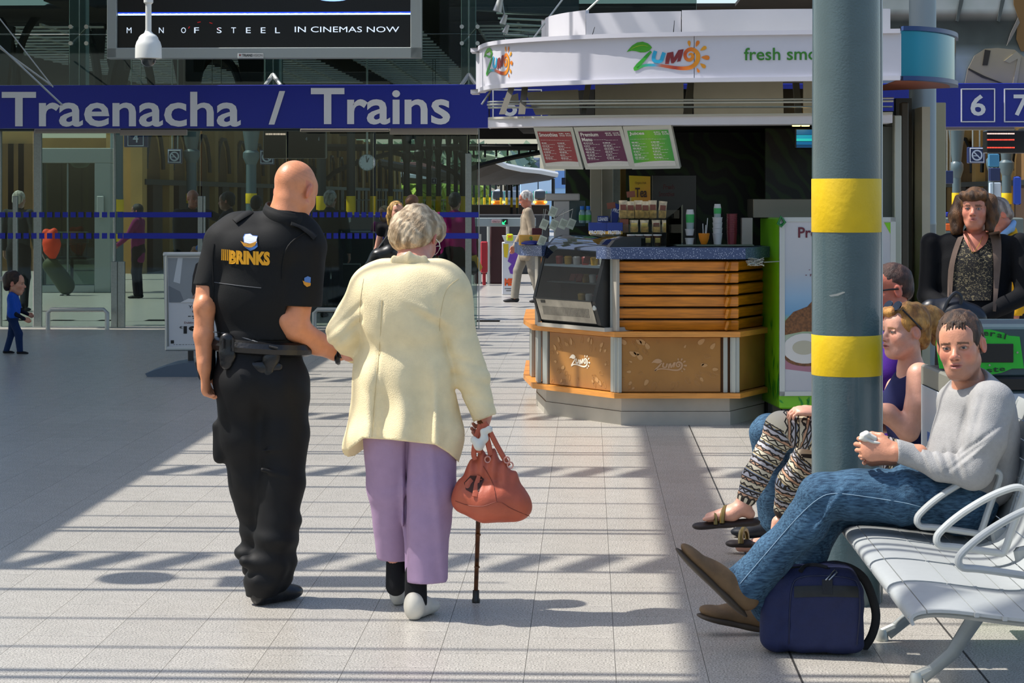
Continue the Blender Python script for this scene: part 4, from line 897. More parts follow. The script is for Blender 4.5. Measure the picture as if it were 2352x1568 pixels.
MB().lathe([(.075, 0), (.078, .012), (.05, .026), (.001, .03)], (.145, 16.28, 1.275), 20).top('bowl', mat('bowl_blue', '#14277c', .35), 'flat dark blue bowl in front of the yellow carton', 'bowl', smooth='auto')
boxobj(1222, 1245, 524, 540, 16.6, .1, mat('box_maroon', '#5a1a24', .5), 'carton', 'small maroon carton behind the hanging tags', 'carton')
# tag stand: wire rack of small pale cards
ts = thing('card_stand', 'thin wire stand holding pale green cards at the left end of the counter', 'stand', P(1275, 570, 16.2)); wire = mat('wire', '#9fa49c', .3, .7); tagm = mat('tag_pale', '#b4bba8', .5)
for x, y in ((1270, 486), (1250, 515), (1272, 516), (1293, 514), (1312, 514), (1245, 553)):
    D = 16.15; p = P(x, y, D); R = Matrix.Rotation(.4, 3, 'Y')@Matrix.Rotation(.3, 3, 'Z'); w, h = .058, .075
    MB().bbx(p, (w, .004, h), .001, R).build('card', tagm, ts); MB().tube([p+Vector((0, .01, h/2)), P(x+4, 480, D+.05), P(1275, 500, D+.1), P(1275, 570, D+.1)], .0025, 5).build('wire', wire, ts)
    L = MB(); flines(L, p+R@Vector((-w/2, -.003, -h/2)), R@Vector((w, 0, 0)), R@Vector((0, 0, h)), [(.15, .3+.12*i, .85, .03) for i in range(5)], x); L.build('small_print', mat('ink', '#15130f'), ts)
# white T sign with tablet behind
t = thing('white_placard', 'plain white T shaped placard standing behind the card stand', 'placard', P(1295, 560, 16.5)); pw = mat('placard_white', '#b3ada6', .5)
a, c = P(1252, 444, 16.5), P(1332, 461, 16.5); MB().bbx((a+c)/2, (c.x-a.x, .02, a.z-c.z), .008).build('head', pw, t); a, c = P(1272, 461, 16.51), P(1308, 568, 16.51); MB().bbx((a+c)/2, (c.x-a.x, .02, a.z-c.z), .004).build('stem', pw, t)
boxobj(1307, 1345, 460, 520, 16.7, .02, mat('tablet_glass', '#2d4a52', .15), 'tablet', 'dark tablet screen beside the white placard', 'tablet')
def bottle(x, D, lb):
    p = P(x, 512, D); t = thing('water_bottle', lb, 'bottle', p, 'water bottles with blue caps'); c_ = mat('bottle_clear', '#6f8d8a', .1, spec=.8)
    MB().lathe([(.022, 0), (.024, .01), (.024, .075), (.019, .09), (.01, .105)], p, 16).build('body', c_, t, smooth='auto'); MB().lathe([(.0245, .02), (.0247, .021), (.0247, .06), (.0245, .061)], p, 16).build('label_band', mat('label_green', '#4c9a3a', .5), t, smooth='auto')
    MB().lathe([(.015, .1), (.016, .102), (.016, .125), (.014, .127)], p, 16).build('cap', mat('cap_blue', '#1c66b4', .4), t, smooth='auto')
bottle(1337, 16.3, 'clear water bottle with blue cap, left of the pair'); bottle(1351, 16.3, 'clear water bottle with blue cap, right of the pair')
for x, y, lb in ((1404, 472, 'small brown price card on a stalk above the blue boxes'), (1449, 446, 'small brown price card in front of the yellow tea poster')):
    p = P(x, y, 15.9); t = thing('price_card', lb, 'card', p); MB().bbx(p, (.062, .003, .045), .001, Matrix.Rotation(-.12, 3, 'Y')).build('card', lab_b, t); MB().cyl(p-Vector((0, -.004, .02)), p-Vector((0, -.004, .12)), .0015, n=5).build('stalk', wire, t)
# clear rack of snack bags and tubs
rk = thing('snack_rack', 'clear acrylic three tier rack on the counter', 'rack', P(1490, 568, 15.75)); acr = glass('acrylic', '#eef3ef', .5)
for y0, y1, D, x0, x1 in ((501, 503, 15.8, 1420, 1560), (534, 536, 15.75, 1425, 1566), (566, 567, 15.7, 1430, 1530)):
    a, c = P(x0, y0, D), P(x1, y1, D); MB().box(((a.x+c.x)/2, D+.06, a.z), (c.x-a.x, .16, .005)).build('shelf', acr, rk)
    MB().box(((a.x+c.x)/2, D-.02, a.z+.03), (c.x-a.x, .004, .06)).build('front_lip', acr, rk)
a = P(1568, 470, 15.8); MB().slab([P(1568, 470, 15.95), P(1568, 560, 15.95), P(1530, 568, 15.65), P(1530, 505, 15.65)], (1, 0, 0), .004).build('end_panel', acr, rk)
def snackbag(x, y0, y1, D, w, lb, lm, grp='nut bags in the clear rack', tilt=0):
    a, c = P(x, y0, D), P(x, y1, D); h = a.z-c.z; W = w*D/5000; t = thing('snack_bag', lb, 'snack bag', c, grp); R = Matrix.Rotation(tilt, 3, 'Y')
    mb = MB(); V = []; rings = ((0, .8, .75), (.12, 1, 1), (.5, .98, .9), (.72, .92, .35), (1, 1.02, .06))
    for f, ww, dd_ in rings:
        for i in range(10):
            th = i/10*6.283; V.append(c+R@Vector((math.cos(th)*W/2*ww, math.sin(th)*.035*dd_, h*f)))
    F = [(r*10+i, r*10+(i+1) % 10, (r+1)*10+(i+1) % 10, (r+1)*10+i) for r in range(4) for i in range(10)]+[tuple(range(9, -1, -1)), tuple(range(40, 50))]
    mb.add(V, F).build('bag', bagc, t, smooth='auto')
    MB().box(c+R@Vector((0, -.034, h*.25)), (W*.86, .012, h*.42), R).build('contents', snack, t)
    MB().box(c+R@Vector((0, -.03, h*.62)), (W*.7, .006, h*.3), R@Matrix.Rotation(-.1, 3, 'X')).build('label_patch', lm, t)
pos = ('far left', 'second from left', 'third from left', 'fourth from left', 'fifth from left', 'far right')
for i, x in enumerate((1431, 1448, 1466, 1482, 1499, 1520)): snackbag(x, 462 if i % 2 else 460, 502, 15.84, 19, f'nut bag with brown label on the top tier of the clear rack, {pos[i]}', lab_b, tilt=.08 if i == 5 else 0)
for i, x in enumerate((1456, 1480, 1507, 1530)): snackbag(x, 505, 534, 15.8, 20, f'nut bag on the middle tier of the clear rack, {("leftmost", "second from left", "second from right", "rightmost")[i]}', lab_y if i != 2 else lab_b, 'nut bags on the middle tier')
t = boxobj(1424, 1444, 503, 534, 15.76, .05, lab_b, 'packet', 'brown and yellow packet at the left end of the middle tier', 'packet')
for i, x in enumerate((1450, 1468, 1488, 1510)):
    p = P(x, 566, 15.72); lb = f'lidded snack tub with yellow label on the bottom tier, {("leftmost", "second from left", "third from left", "rightmost")[i]}'; t = thing('snack_tub', lb, 'tub', p, 'snack tubs on the bottom tier')
    MB().lathe([(.022, 0), (.03, .075), (.031, .078)], p, 14).build('tub', mat('tub_brown', '#4a2f1c', .35, noise=.4, nscale=40), t, smooth='auto'); MB().lathe([(.032, .078), (.033, .085), (.03, .088)], p, 14).build('lid', cup_w, t, smooth='auto')
    MB().box(p+Vector((0, -.028, .045)), (.036, .004, .034)).build('label_patch', lab_y, t)
# cups
def cupstack(x, yb, yt, D, r0, r1, n_, m, nm, lb, cat='cup stack', extra=None):
    p = P(x, yb, D); H = (yb-yt)*D/5000; t = thing(nm, lb, cat, p)
    ch = min(.09, H*.4); st_ = (H-ch)/max(n_-1, 1)
    for i in range(n_):
        q = p+Vector((0, 0, i*st_)); MB().lathe([(r1, 0), (r0, ch), (r0*1.06, ch+.001), (r0*1.06, ch+.004), (r0*.97, ch+.004)] if nm != 'cup_stack_inverted' else [(r0*1.05, 0), (r0*1.05, .004), (r0, .005), (r1, ch)], q, 16).build('cup', m, t, smooth='auto')
    return t
white_cup = mat('paper_cup', '#bdbcb8', .5); clear_cup = mat('clear_cup', '#8a9a98', .2); maroon = mat('maroon_cup', '#6a1826', .35)
cupstack(1584, 561, 527, 15.75, .033, .026, 2, white_cup, 'cup_stack', 'short stack of white cups, left group on the counter')
p = P(1585, 527, 15.75)
t = thing('smoothie_cup_stack', 'stack of clear cups with green print and white lids, left group', 'cup stack', p)
MB().lathe([(.026, 0), (.029, .05)], p, 16).build('clear_cup', clear_cup, t, smooth='auto'); MB().lathe([(.029, .05), (.031, .11)], p, 16).build('green_print', mat('cup_green', '#2a9a4e', .4), t, smooth='auto'); MB().lathe([(.03, .11), (.024, .145)], p, 16).build('lid', white_cup, t, smooth='auto')
p = P(1648, 527, 15.75); cupstack(1648, 561, 500, 15.78, .036, .027, 4, white_cup, 'cup_stack', 'tall stack of white paper cups in the middle of the counter')
t = thing('smoothie_cup_stack', 'green printed cups on top of the tall white cup stack', 'cup stack', P(1648, 500, 15.78)); p = P(1648, 500, 15.78)
MB().lathe([(.026, 0), (.026, .035)], p, 16).build('clear_cup', clear_cup, t, smooth='auto'); MB().lathe([(.027, .03), (.028, .07)], p, 16).build('green_print', mat('cup_green', '#2a9a4e'), t, smooth='auto'); MB().lathe([(.027, .07), (.022, .1)], p, 16).build('lid', white_cup, t, smooth='auto')
cupstack(1681, 561, 492, 15.82, .038, .032, 9, maroon, 'cup_stack', 'tall stack of dark red cups at the right of the counter')
p = P(1617, 561, 15.72); t = thing('straw_bowl', 'orange bowl with straws between the cup stacks', 'bowl', p)
MB().lathe([(.018, 0), (.022, .004), (.036, .04), (.042, .078), (.04, .08), (.034, .045), (.001, .03)], p, 20).build('bowl', mat('bowl_orange', '#cf7a14', .4), t, smooth='auto')
for dx, h in ((-.004, .15), (.012, .19), (.006, .14)): MB().cyl(p+Vector((dx, 0, .03)), p+Vector((dx*2.2, 0, h)), .003, n=6).build('straw', white_cup, t)
boxobj(1704, 1729, 500, 562, 15.8, .08, mat('dispenser', '#8c867c', .4), 'napkin_dispenser', 'grey napkin dispenser at the right end of the counter', 'dispenser')
MB().bbx(P(1640, 563, 15.75), (.56, .2, .012), .004).top('counter_tray', mat('tray_grey', '#5a6352', .4), 'dull green tray under the cup stacks', 'tray')
# tea poster, dark fridge, blue screen, steel box
tp = thing('tea_poster', 'small yellow and orange Tea poster on a stand behind the nut bags', 'poster', P(1470, 520, 16.5))
a = [P(1445, 403, 16.5), P(1494, 405, 16.5), P(1494, 500, 16.5), P(1448, 500, 16.5)]
pm_ = MB(); V = [a[0], a[1], a[2], a[3]]; me = mesh_of('sheet', V, [(0, 3, 2, 1)], print_m, cols=np.array([lin('#d8c212'), lin('#dfae14'), lin('#e0601a'), lin('#df9a14')])); put('sheet', me, tp)
MB().slab([v+Vector((0, .004, 0)) for v in a], (0, 1, 0), .012).build('board', kg, tp)
txt('Tea', (P(1459, 453, 16.49), Vector((27*16.5/5000, 0, 0)), Vector((0, 0, 22*16.5/5000))), mat('tea_brown', '#3a1a10'), tp, bold=.02); txt('Organic Irish', (P(1459, 424, 16.49), Vector((25*16.5/5000, 0, 0)), Vector((0, 0, 7*16.5/5000))), mat('tea_brown', '#3a1a10'), tp)
boxobj(1498, 1600, 402, 565, 16.6, .5, mat('fridge_black', '#0a0b0a', .25), 'coffee_machine', 'black machine with faint red lettering beside the tea poster', 'machine', None, 0, (('Fresh', .25, .5, .80, .87, mat('dim_red', '#4a1208')), ('Smoothies', .15, .5, .7, .77, mat('dim_red', '#4a1208'))))
b = thing('menu_screen', 'small glowing blue screen in the dark kiosk, beside the striped pillar', 'screen', P(1850, 320, 16.3))
a, c = P(1825, 295, 16.3), P(1905, 342, 16.3); MB().bbx((a+c)/2, (c.x-a.x, .05, a.z-c.z), .006).build('housing', blackm, b)
for i, (v0, v1, cc_, e_) in enumerate(((.06, .3, '#0a5a9a', .35), (.32, .5, '#0f8fb8', .5), (.5, .62, '#23b8b8', .6), (.64, .8, '#0c6aa8', .4), (.82, .94, '#084a80', .3))):
    h = a.z-c.z; MB().box(((a.x+c.x)/2, 16.27, a.z-h*(v0+v1)/2), (c.x-a.x-.02, .004, h*(v1-v0))).build('screen_band', mat(f'screen_band{i}', cc_, emit=e_), b)
boxobj(1730, 1868, 457, 500, 15.95, .4, mat('dull_steel', '#6e6a60', .3, .6), 'steel_cabinet', 'dull steel cabinet top above the green freezer', 'cabinet')
# ---- green freezer with the framed poster
GZ = lambda y, D=15.5: CAMH-(y-452)*D/5000
gf = thing('drinks_fridge', 'bright green fridge with leaf graphics, standing right of the kiosk counter', 'fridge', (2.3, 15.7, 0))
RG = Matrix.Rotation(math.radians(4.5), 3, 'Z'); gc0 = Vector((1.905, 15.5, 0)); ex = RG@Vector((1, 0, 0)); ey = RG@Vector((0, 1, 0))
def gp(u, v, z): return gc0+ex*u+ey*v+Vector((0, 0, z))
grn = mat('lime_green', '#6fb512', .35, noise=.1, nscale=3)
MB().bbx(gp(.41, .36, .8), (.82, .72, 1.36), .01, RG).build('body', grn, gf)
for u, v in ((.05, .05), (.77, .05), (.05, .65), (.77, .65)): MB().cyl(gp(u, v, 0), gp(u, v, .125), .03, n=12).build('castor', blackm, gf)
lg = MB(); rd = random.Random(4)
for i in range(26):
    u0, z0 = rd.uniform(.02, .68), .16+rd.random()**2*.55; ln = rd.uniform(.05, .16); ang = rd.uniform(.9, 2.2); w = ln*.13
    a = gp(-.004, u0, z0); d_ = ey*math.cos(ang)+Vector((0, 0, math.sin(ang))); s_ = ey*math.sin(ang)-Vector((0, 0, math.cos(ang))); lg.add([a, a+d_*ln*.5+s_*w, a+d_*ln, a+d_*ln*.5-s_*w], [(0, 1, 2, 3)])
lg.build('leaf_graphic', mat('leaf_green', '#1f8a1c', .4), gf)
lg = MB()
for i in range(22):
    u0 = rd.choice([rd.uniform(.0, .8)]); z0 = rd.uniform(.125, .17); ln = rd.uniform(.03, .07); ang = rd.uniform(.6, 2.5); w = ln*.16; a = gp(u0, -.004, z0); d_ = ex*math.cos(ang)+Vector((0, 0, math.sin(ang))); s_ = ex*math.sin(ang)-Vector((0, 0, math.cos(ang))); lg.add([a, a+d_*ln*.5+s_*w, a+d_*ln, a+d_*ln*.5-s_*w], [(0, 1, 2, 3)])
lg.build('leaf_graphic', mat('leaf_green', '#1f8a1c', .4), gf)
pf = thing('framed_poster', 'tall coconut poster in a silver snap frame on the green fridge', 'poster', gp(.4, -.02, .2))
PW_, PH = .84, 1.27
def fp(u, v, o=-.012): return gp(-.005+u*PW_, o, .215+v*PH)
MB().slab([fp(0, 0, -.006), fp(1, 0, -.006), fp(1, 1, -.006), fp(0, 1, -.006)], -ey, .012).build('backing', alu_k, pf)
for a, b_ in (((0, 0), (.045, 1)), ((.955, 0), (1, 1)), ((0, 0), (1, .025)), ((0, .975), (1, 1))): MB().slab([fp(a[0], a[1], -.026), fp(b_[0], a[1], -.026), fp(b_[0], b_[1], -.026), fp(a[0], b_[1], -.026)], ey, .02).build('frame', alu_l, pf)
def fq(pts, nm, m, o=-.022): return MB().slab([fp(u, v, o) for u, v in pts], ey, .001).build(nm, m, pf)
V = []; cs = []
for v, c in ((.02, '#a9a9ad'), (.24, '#b0b0b4'), (.42, '#7a9a5a'), (.46, '#5f8fb0'), (.55, '#7f9fb8'), (.7, '#a2a8ae'), (.98, '#b4b4b6')):
    for u in (.04, .96): V.append(fp(u, v, -.020)); cs.append(lin(c))
put('print', mesh_of('print', V, [(2*i, 2*i+1, 2*i+3, 2*i+2) for i in range(6)], print_m, cols=np.array(cs)), pf)
def disc(cu, cv, ru, rv, n=22, ph=0): return [(cu+math.cos(t)*ru, cv+math.sin(t)*rv) for t in np.linspace(0, 6.28, n, endpoint=False)]
coco = mat('coconut_brown', '#6a4422', .6, noise=.5, nscale=60)
fq([(.05, .15), (.3, .13), (.5, .15), (.5, .19), (.05, .215)], 'plate', mat('plate_pink', '#9a6a78'), -.0205)
fq(disc(.235, .215, .19, .05), 'coconut_half_rim', coco, -.0215); fq(disc(.22, .265, .19, .085), 'coconut_flesh', mat('coconut_white', '#c4c2bc'), -.0225); fq(disc(.21, .27, .1, .04), 'coconut_hollow', mat('coconut_hollow', '#a8a48f'), -.0235)
fq([(.04, .34), (.05, .42), (.12, .47), (.24, .5), (.3, .545), (.36, .55), (.38, .5), (.46, .45), (.5, .4), (.5, .34), (.44, .35), (.34, .36), (.2, .36)], 'coconut', coco, -.0215)
fq([(.36, .26), (.42, .235), (.5, .2), (.46, .18), (.4, .2)], 'mint_leaf', mat('leaf_green', '#1f8a1c'), -.0245); fq(disc(.46, .13, .06, .05), 'blackberry', mat('berry', '#18161c', .5), -.0245)
wine = mat('wine_ink', '#5a1224', .5)
a = fp(.16, .885, -.024); txt('Probiotics', (a, ex*.42, Vector((0, 0, .075))), wine, pf, bold=.02)
for i, (s_, u) in enumerate((('Coconut', .31), ('• Mixed berry', .25), ('• Fresh fruit', .22))): a = fp(u, .725-i*.028, -.024); txt(s_, (a, ex*.02*len(s_), Vector((0, 0, .017))), wine, pf)
fq([(.9, .97), (.96, .97), (.96, .9)], 'leaf_corner', grn, -.023)
MB().tube([gp(.0, -.03, 1.42), gp(.03, -.045, 1.45), gp(.0, -.05, 1.49), gp(-.02, -.045, 1.44), gp(.01, -.05, 1.42)], .011, 6).top('green_clip', mat('clip_green', '#0f6a2e', .4), 'small dark green bow clip on the top left corner of the poster frame', 'clip')
wr = MB(); rd = random.Random(9); p0 = P(1738, 602, 15.2); pts = []
for i in range(90): pts.append(p0+Vector((rd.uniform(-.075, .055), rd.uniform(-.02, .02), rd.uniform(-.028, .032))))
wr.tube(pts, .0022, 4); wr.cyl(P(1755, 602, 15.25), P(1790, 600, 15.48), .004, n=6)
wr.tube([P(1738, 594, 15.2), P(1738, 600, 15.36)], .003, 4)
wr.top('wire_bundle', wire, 'tangled bundle of silver wire hanging at the counter end by the green fridge', 'wire')
# ================================================================ BENCH, BIN, BAG, STAND
bm_ = mat('bench_metal', '#909594', .4, .1, noise=.05, nscale=30, bump=.05, bscale=200); seatm = mat('seat_silver', '#a4a8a7', .4, 0, noise=.03, nscale=30)
bench = thing('bench', 'silver slatted metal bench with looped armrests at the right edge', 'bench', (1.6, 7.4, 0))
BP = [(.0, .402), (-.006, .425), (.012, .442), (.06, .45), (.13, .447), (.21, .437), (.29, .427), (.37, .420), (.43, .425), (.48, .445), (.515, .48), (.54, .53), (.56, .59), (.578, .65), (.596, .71), (.612, .77), (.628, .83), (.642, .875), (.655, .90)]
def bx_(y): return 1.175+.035*(y-7.1)
def bcurve(pts, sub=3):
    out = []; n = len(pts); v = [Vector((*p, 0)) for p in pts]
    for i in range(n-1):
        p0, p1, p2, p3 = v[max(i-1, 0)], v[i], v[i+1], v[min(i+2, n-1)]
        for k in range(sub): t = k/sub; out.append(.5*((2*p1)+(p2-p0)*t+(2*p0-5*p1+4*p2-p3)*t*t+(3*p1-p0-3*p2+p3)*t**3))
    return out+[v[-1]]
BC = bcurve(BP)
cuts = [0, 8, 14, 17, 20, 23, 26, 31, 36, 39, 42, 45, 48, 54]
def seat(y0, y1, nub=True):
    sh = None; fr = MB()
    ribs = [Vector((p.x, p.y-.016, 0)) for p in BC[4:]]
    for yy in (y1-.03, y0+.03): fr = MB(); fr.tube([(bx_(yy)+p.x, yy, p.y) for p in ribs], .011, 6); sh = fr.build('seat_rib', bm_, bench, smooth='auto')
    for a, b in zip(cuts[:-1], cuts[1:]):
        seg = BC[a:b+1]; V = []; F = []; ins = .0018; n = len(seg)
        for i, p in enumerate(seg):
            j0, j1 = max(a+i-1, 0), min(a+i+1, len(BC)-1); d = (BC[j1]-BC[j0]).normalized(); nn = Vector((-d.y, d.x, 0)); q = p
            if i == 0: q = p+d*ins
            if i == n-1: q = p-d*ins
            for yy in (y0+.004, y1-.004):
                for o in (0, -.009): V.append((bx_(yy)+q.x+nn.x*o, yy, q.y+nn.y*o))
        for i in range(n-1):
            k = i*4; F += [(k, k+4, k+6, k+2), (k+1, k+3, k+7, k+5), (k, k+1, k+5, k+4), (k+2, k+6, k+7, k+3)]
        F += [(0, 2, 3, 1), (4*n-4, 4*n-3, 4*n-1, 4*n-2)]
        m = MB(); m.add(V, F)
        if 1 < a < 52: 
            p = BC[b]; m.box((bx_(y0)+p.x, y0-.002, p.y-.004), (.012, .014, .012))
        m.build('slat', seatm, sh, smooth='auto')
for y0, y1 in ((6.70, 7.10), (7.12, 7.52), (7.54, 8.0), (6.22, 6.68)): seat(y0, y1)
f_ = lambda x, y: (1930+.3622*x, 1000+.3622*y)
AP = [(490, 552), (498, 512), (560, 448), (640, 385), (720, 333), (800, 288), (880, 252), (960, 228), (1005, 236), (1014, 272), (985, 360), (945, 470), (905, 590), (885, 622), (850, 620), (700, 598), (590, 584), (515, 578)]
arm = []
for q in AP: p = P(*f_(*q), 7.52); arm.append((p.x-bx_(7.52), p.z))
for yy in (7.11, 7.53, 8.01, 6.69):
    V = bcurve(arm+[arm[0]], 3)[:-1]
    MB().tube([(bx_(yy)+p.x, yy, p.y) for p in V], .0118, 10, closed=True, flat=((0, 1, 0), 1.5)).build('armrest', seatm, bench, smooth='auto')
    MB().bbx((bx_(yy)+.5, yy, .44), (.06, .03, .1), .01, Matrix.Rotation(-.2, 3, 'Y')).build('arm_bracket', bm_, bench)
MB().bbx((1.66+.003, 7.15, .345), (.07, 2.1, .07), .01, RM).build('beam', bm_, bench)
for yy in (7.28, 8.0):
    X = 1.36 if yy > 7.6 else 1.352
    for s_, x1 in ((1, X), (-1, 2.0)):
        l_ = MB(); l_.tube([(x1+.02*s_, yy, .022), (x1+.12*s_, yy, .105), (1.66-.04*s_, yy, .33)], [.02, .024, .032], 10, flat=((0, 1, 0), .8)); lo = l_.build('leg', bm_, bench, smooth='auto')
        f = MB(); f.lathe([(.022, 0), (.024, .004), (.022, .03), (.018, .042)], (x1, yy, 0), 14); f.cyl((x1, yy, .03), (x1+.05*s_, yy, .052), .016, n=8); f.build('foot', alu_l, lo, smooth='auto')
for yy in (7.3, 7.98): MB().slab([(bx_(yy)+.05, yy, .405), (bx_(yy)+.62, yy, .425), (bx_(yy)+.56, yy, .34), (bx_(yy)+.35, yy, .31)], (0, 1, 0), .035).build('support_casting', bm_, bench)
# ---- litter bin
bn = thing('litter_bin', 'dark litter bin with a green General Waste plate, behind the seated man', 'bin', (2.1, 8.7, 0))
slate = mat('bin_slate', '#33464c', .4, .1); pal = mat('bin_grey', '#8b8a7e', .45, .3)
def bx2(x0, x1, y0, y1, z0, z1, nm, m, b=.008): return MB().bbx(((x0+x1)/2, (y0+y1)/2, (z0+z1)/2), (x1-x0, y1-y0, z1-z0), b).build(nm, m, bn)
bx2(1.70, 2.6, 8.42, 8.98, .0, .1, 'plinth', blackm); bx2(1.70, 2.6, 8.42, 8.98, .1, .885, 'body', slate); bx2(1.69, 1.72, 8.40, 9.0, .1, .94, 'corner_panel', pal); bx2(1.70, 2.6, 8.40, 9.0, .885, .935, 'black_band', blackm)
bx2(1.76, 2.6, 8.41, 8.99, .935, 1.127, 'hood', slate)
bx2(1.684, 1.692, 8.44, 8.96, .25, .86, 'side_poster', mat('poster_pale', '#b4bcc4', .4)); bx2(1.73, 2.55, 8.412, 8.42, .2, .87, 'front_poster', mat('poster_pale', '#b4bcc4', .4), .002)
b = MB()
for i, (y, z, w) in enumerate(((8.8, .66, .05), (8.74, .6, .07), (8.82, .5, .06), (8.7, .42, .05), (8.78, .34, .08))): b.box((1.6835, y, z), (.001, w, .04), Matrix.Rotation(.4*i, 3, 'X'))
for x, z in ((2.02, .82), (2.0, .76), (1.9, .6)): b.box((x, 8.411, z), (.05, .001, .03), Matrix.Rotation(.5, 3, 'Y'))
b.build('poster_splash', mat('splash_blue', '#2f62a8', .4), bn)
bx2(1.78, 1.99, 8.410, 8.42, .02, .07, 'green_sticker', grn, .001)
q = lambda x, y, D=8.405: P(x, y, D)
plate = [(2150, 790), (2152, 772), (2185, 772), (2200, 762), (2235, 757), (2275, 757), (2305, 764), (2318, 771), (2342, 773), (2352, 846), (2325, 846), (2300, 856), (2270, 861), (2235, 858), (2205, 848), (2158, 846)]
mb = MB(); mb.slab([q(x, y) for x, y in plate], (0, 1, 0), .004); mb.build('green_plate', mat('plate_green', '#1fae28', .4), bn)
a, c = q(2180, 789), q(2327, 832); MB().bbx(((a.x+c.x)/2, 8.402, (a.z+c.z)/2), (c.x-a.x, .006, a.z-c.z), .002).build('slot', blackm, bn)
for i, (x, y) in enumerate(((2262, 778), (2336, 809), (2272, 838), (2165, 809))): p = q(x, y); MB().cyl(p, p+Vector((0, -.008, 0)), .004, n=10).build('screw', mat('chrome', '#b9bdbb'), bn)
ik = mat('ink_dark_green', '#0c2a14', .5)
for i, ch in enumerate('General'):
    x = 2212+i*15.5; yb = 779-9*math.sin((i+.3)/6.5*math.pi)*.9; an = (3-i)*.10; w = 12 if ch != 'l' else 4; sc = 8.4/5000
    R = Matrix.Rotation(-an*.9, 3, 'Y'); p = P(x, yb, 8.398); txt(ch, (p, R@Vector((w*sc, 0, 0)), R@Vector((0, 0, (13 if ch in 'Gl' else 9.5)*sc))), ik, bn, bold=.02)
for i, ch in enumerate('Waste'):
    x = 2236+i*15; yb = 852+3*math.sin((i+.5)/5*math.pi); R = Matrix.Rotation((2-i)*.06, 3, 'Y'); sc = 8.4/5000
    p = P(x, yb, 8.398); txt(ch, (p, R@Vector((13*sc, 0, 0)), R@Vector((0, 0, (11 if ch in 'Wt' else 8)*sc))), ik, bn, bold=.02)
# ---- navy travel bag
bgc = P(1875, 1400, 7.8)
bag = thing('travel_bag', 'navy blue fabric travel bag with black trim on the floor before the striped pillar', 'bag', (bgc.x, 7.8, 0))
navy = mat('navy_fabric', '#151f48', .75, noise=.06, nscale=60, bump=.25, bscale=300); blk_w = mat('black_webbing', '#101114', .6, bump=.2, bscale=200)
S = Sdf(.005, .03); RB = Matrix.Rotation(-.12, 3, 'Z')
S.box((bgc.x-.01, 7.84, .155), (.165, .12, .15), RB, .05); S.box((bgc.x+.02, 7.755, .135), (.14, .05, .125), RB, .035, .012); S.ell((bgc.x-.02, 7.84, .28), (.13, .09, .035))
S.box((bgc.x-.15, 7.83, .12), (.045, .09, .11), RB, .035); S.disp = fsum(wav(.004, 28, 3), wav(.0025, 60, 4)); S.half((0, 0, .006), (0, 0, -1))
sobj('body', S.mesh(), navy, bag)
def bpt(x, y, D=7.7): return P(x, y, D)
def btube(pts, D, r, nm, m, flat=None, closed=False, par=bag):
    V = bcurve([( p[0], p[1]) for p in pts], 4); return MB().tube([P(v.x, v.y, D if not callable(D) else D(v)) for v in V], r, 8, closed, flat).build(nm, m, par, smooth='auto')
from mathutils.bvhtree import BVHTree
bagb = [o for o in bag.children if o.name.startswith('body')][0] if bag.children else None
bb_ = BVHTree.FromPolygons([v.co for v in bagb.data.vertices], [tuple(p.vertices) for p in bagb.data.polygons])
def bl(x, y, off=.002):
    o = Vector((0, 0, CAMH)); d_ = (P(x, y, 7.7)-o).normalized(); r = bb_.ray_cast(o, d_); return (r[0] if r[0] is not None else P(x, y, 7.72))-d_*off
def bline(pts, r, nm, m, flat=None, off=.0): v_ = bcurve(pts, 4); MB().tube([bl(v.x, v.y, off) for v in v_], r, 6, False, flat).build(nm, m, bag, smooth='auto')
def bgrid(x0, x1, y0, y1, nm, m, off=.003, nx=10, ny=3, bow=0):
    V = [bl(x0+(x1-x0)*i/nx, y0+(y1-y0)*j/ny+bow*math.sin(i/nx*math.pi), off) for j in range(ny+1) for i in range(nx+1)]
    F = [(j*(nx+1)+i, (j+1)*(nx+1)+i, (j+1)*(nx+1)+i+1, j*(nx+1)+i+1) for j in range(ny) for i in range(nx)]; return put(nm, mesh_of(nm, V, F, m, True), bag)
bline([(1812, 1492), (1814, 1400), (1820, 1345), (1838, 1326), (1890, 1322), (1950, 1328), (1970, 1345), (1974, 1400), (1968, 1480)], .0036, 'piping', mat('piping_navy', '#0d1638', .5))
bgrid(1824, 1972, 1346, 1372, 'black_band', mat('black_mesh', '#1b1d1c', .6, noise=.4, nscale=30), .003, bow=-2); bgrid(1888, 1912, 1330, 1364, 'clasp_tab', blk_w, .006)
MB().tube([bl(x, y, .008) for x, y in ((1896, 1332), (1904, 1324), (1912, 1314), (1918, 1308), (1922, 1314), (1914, 1322), (1904, 1332))], .0028, 6).build('snap_hook', mat('chrome', '#b9bdbb'), bag, smooth='auto')
bline([(1796, 1328), (1806, 1308), (1835, 1302), (1870, 1300), (1905, 1306)], .0045, 'zip', blk_w)
btube([(1880, 1305), (1910, 1298), (1950, 1304), (1985, 1330), (2006, 1380), (2012, 1420), (2002, 1460), (1982, 1490)], 7.84, .016, 'shoulder_strap', blk_w, ((0, 1, 0), .3))
bline([(1838, 1312), (1850, 1300), (1875, 1298), (1900, 1304)], .009, 'handle', blk_w, ((0, 1, 0), .6), .006)
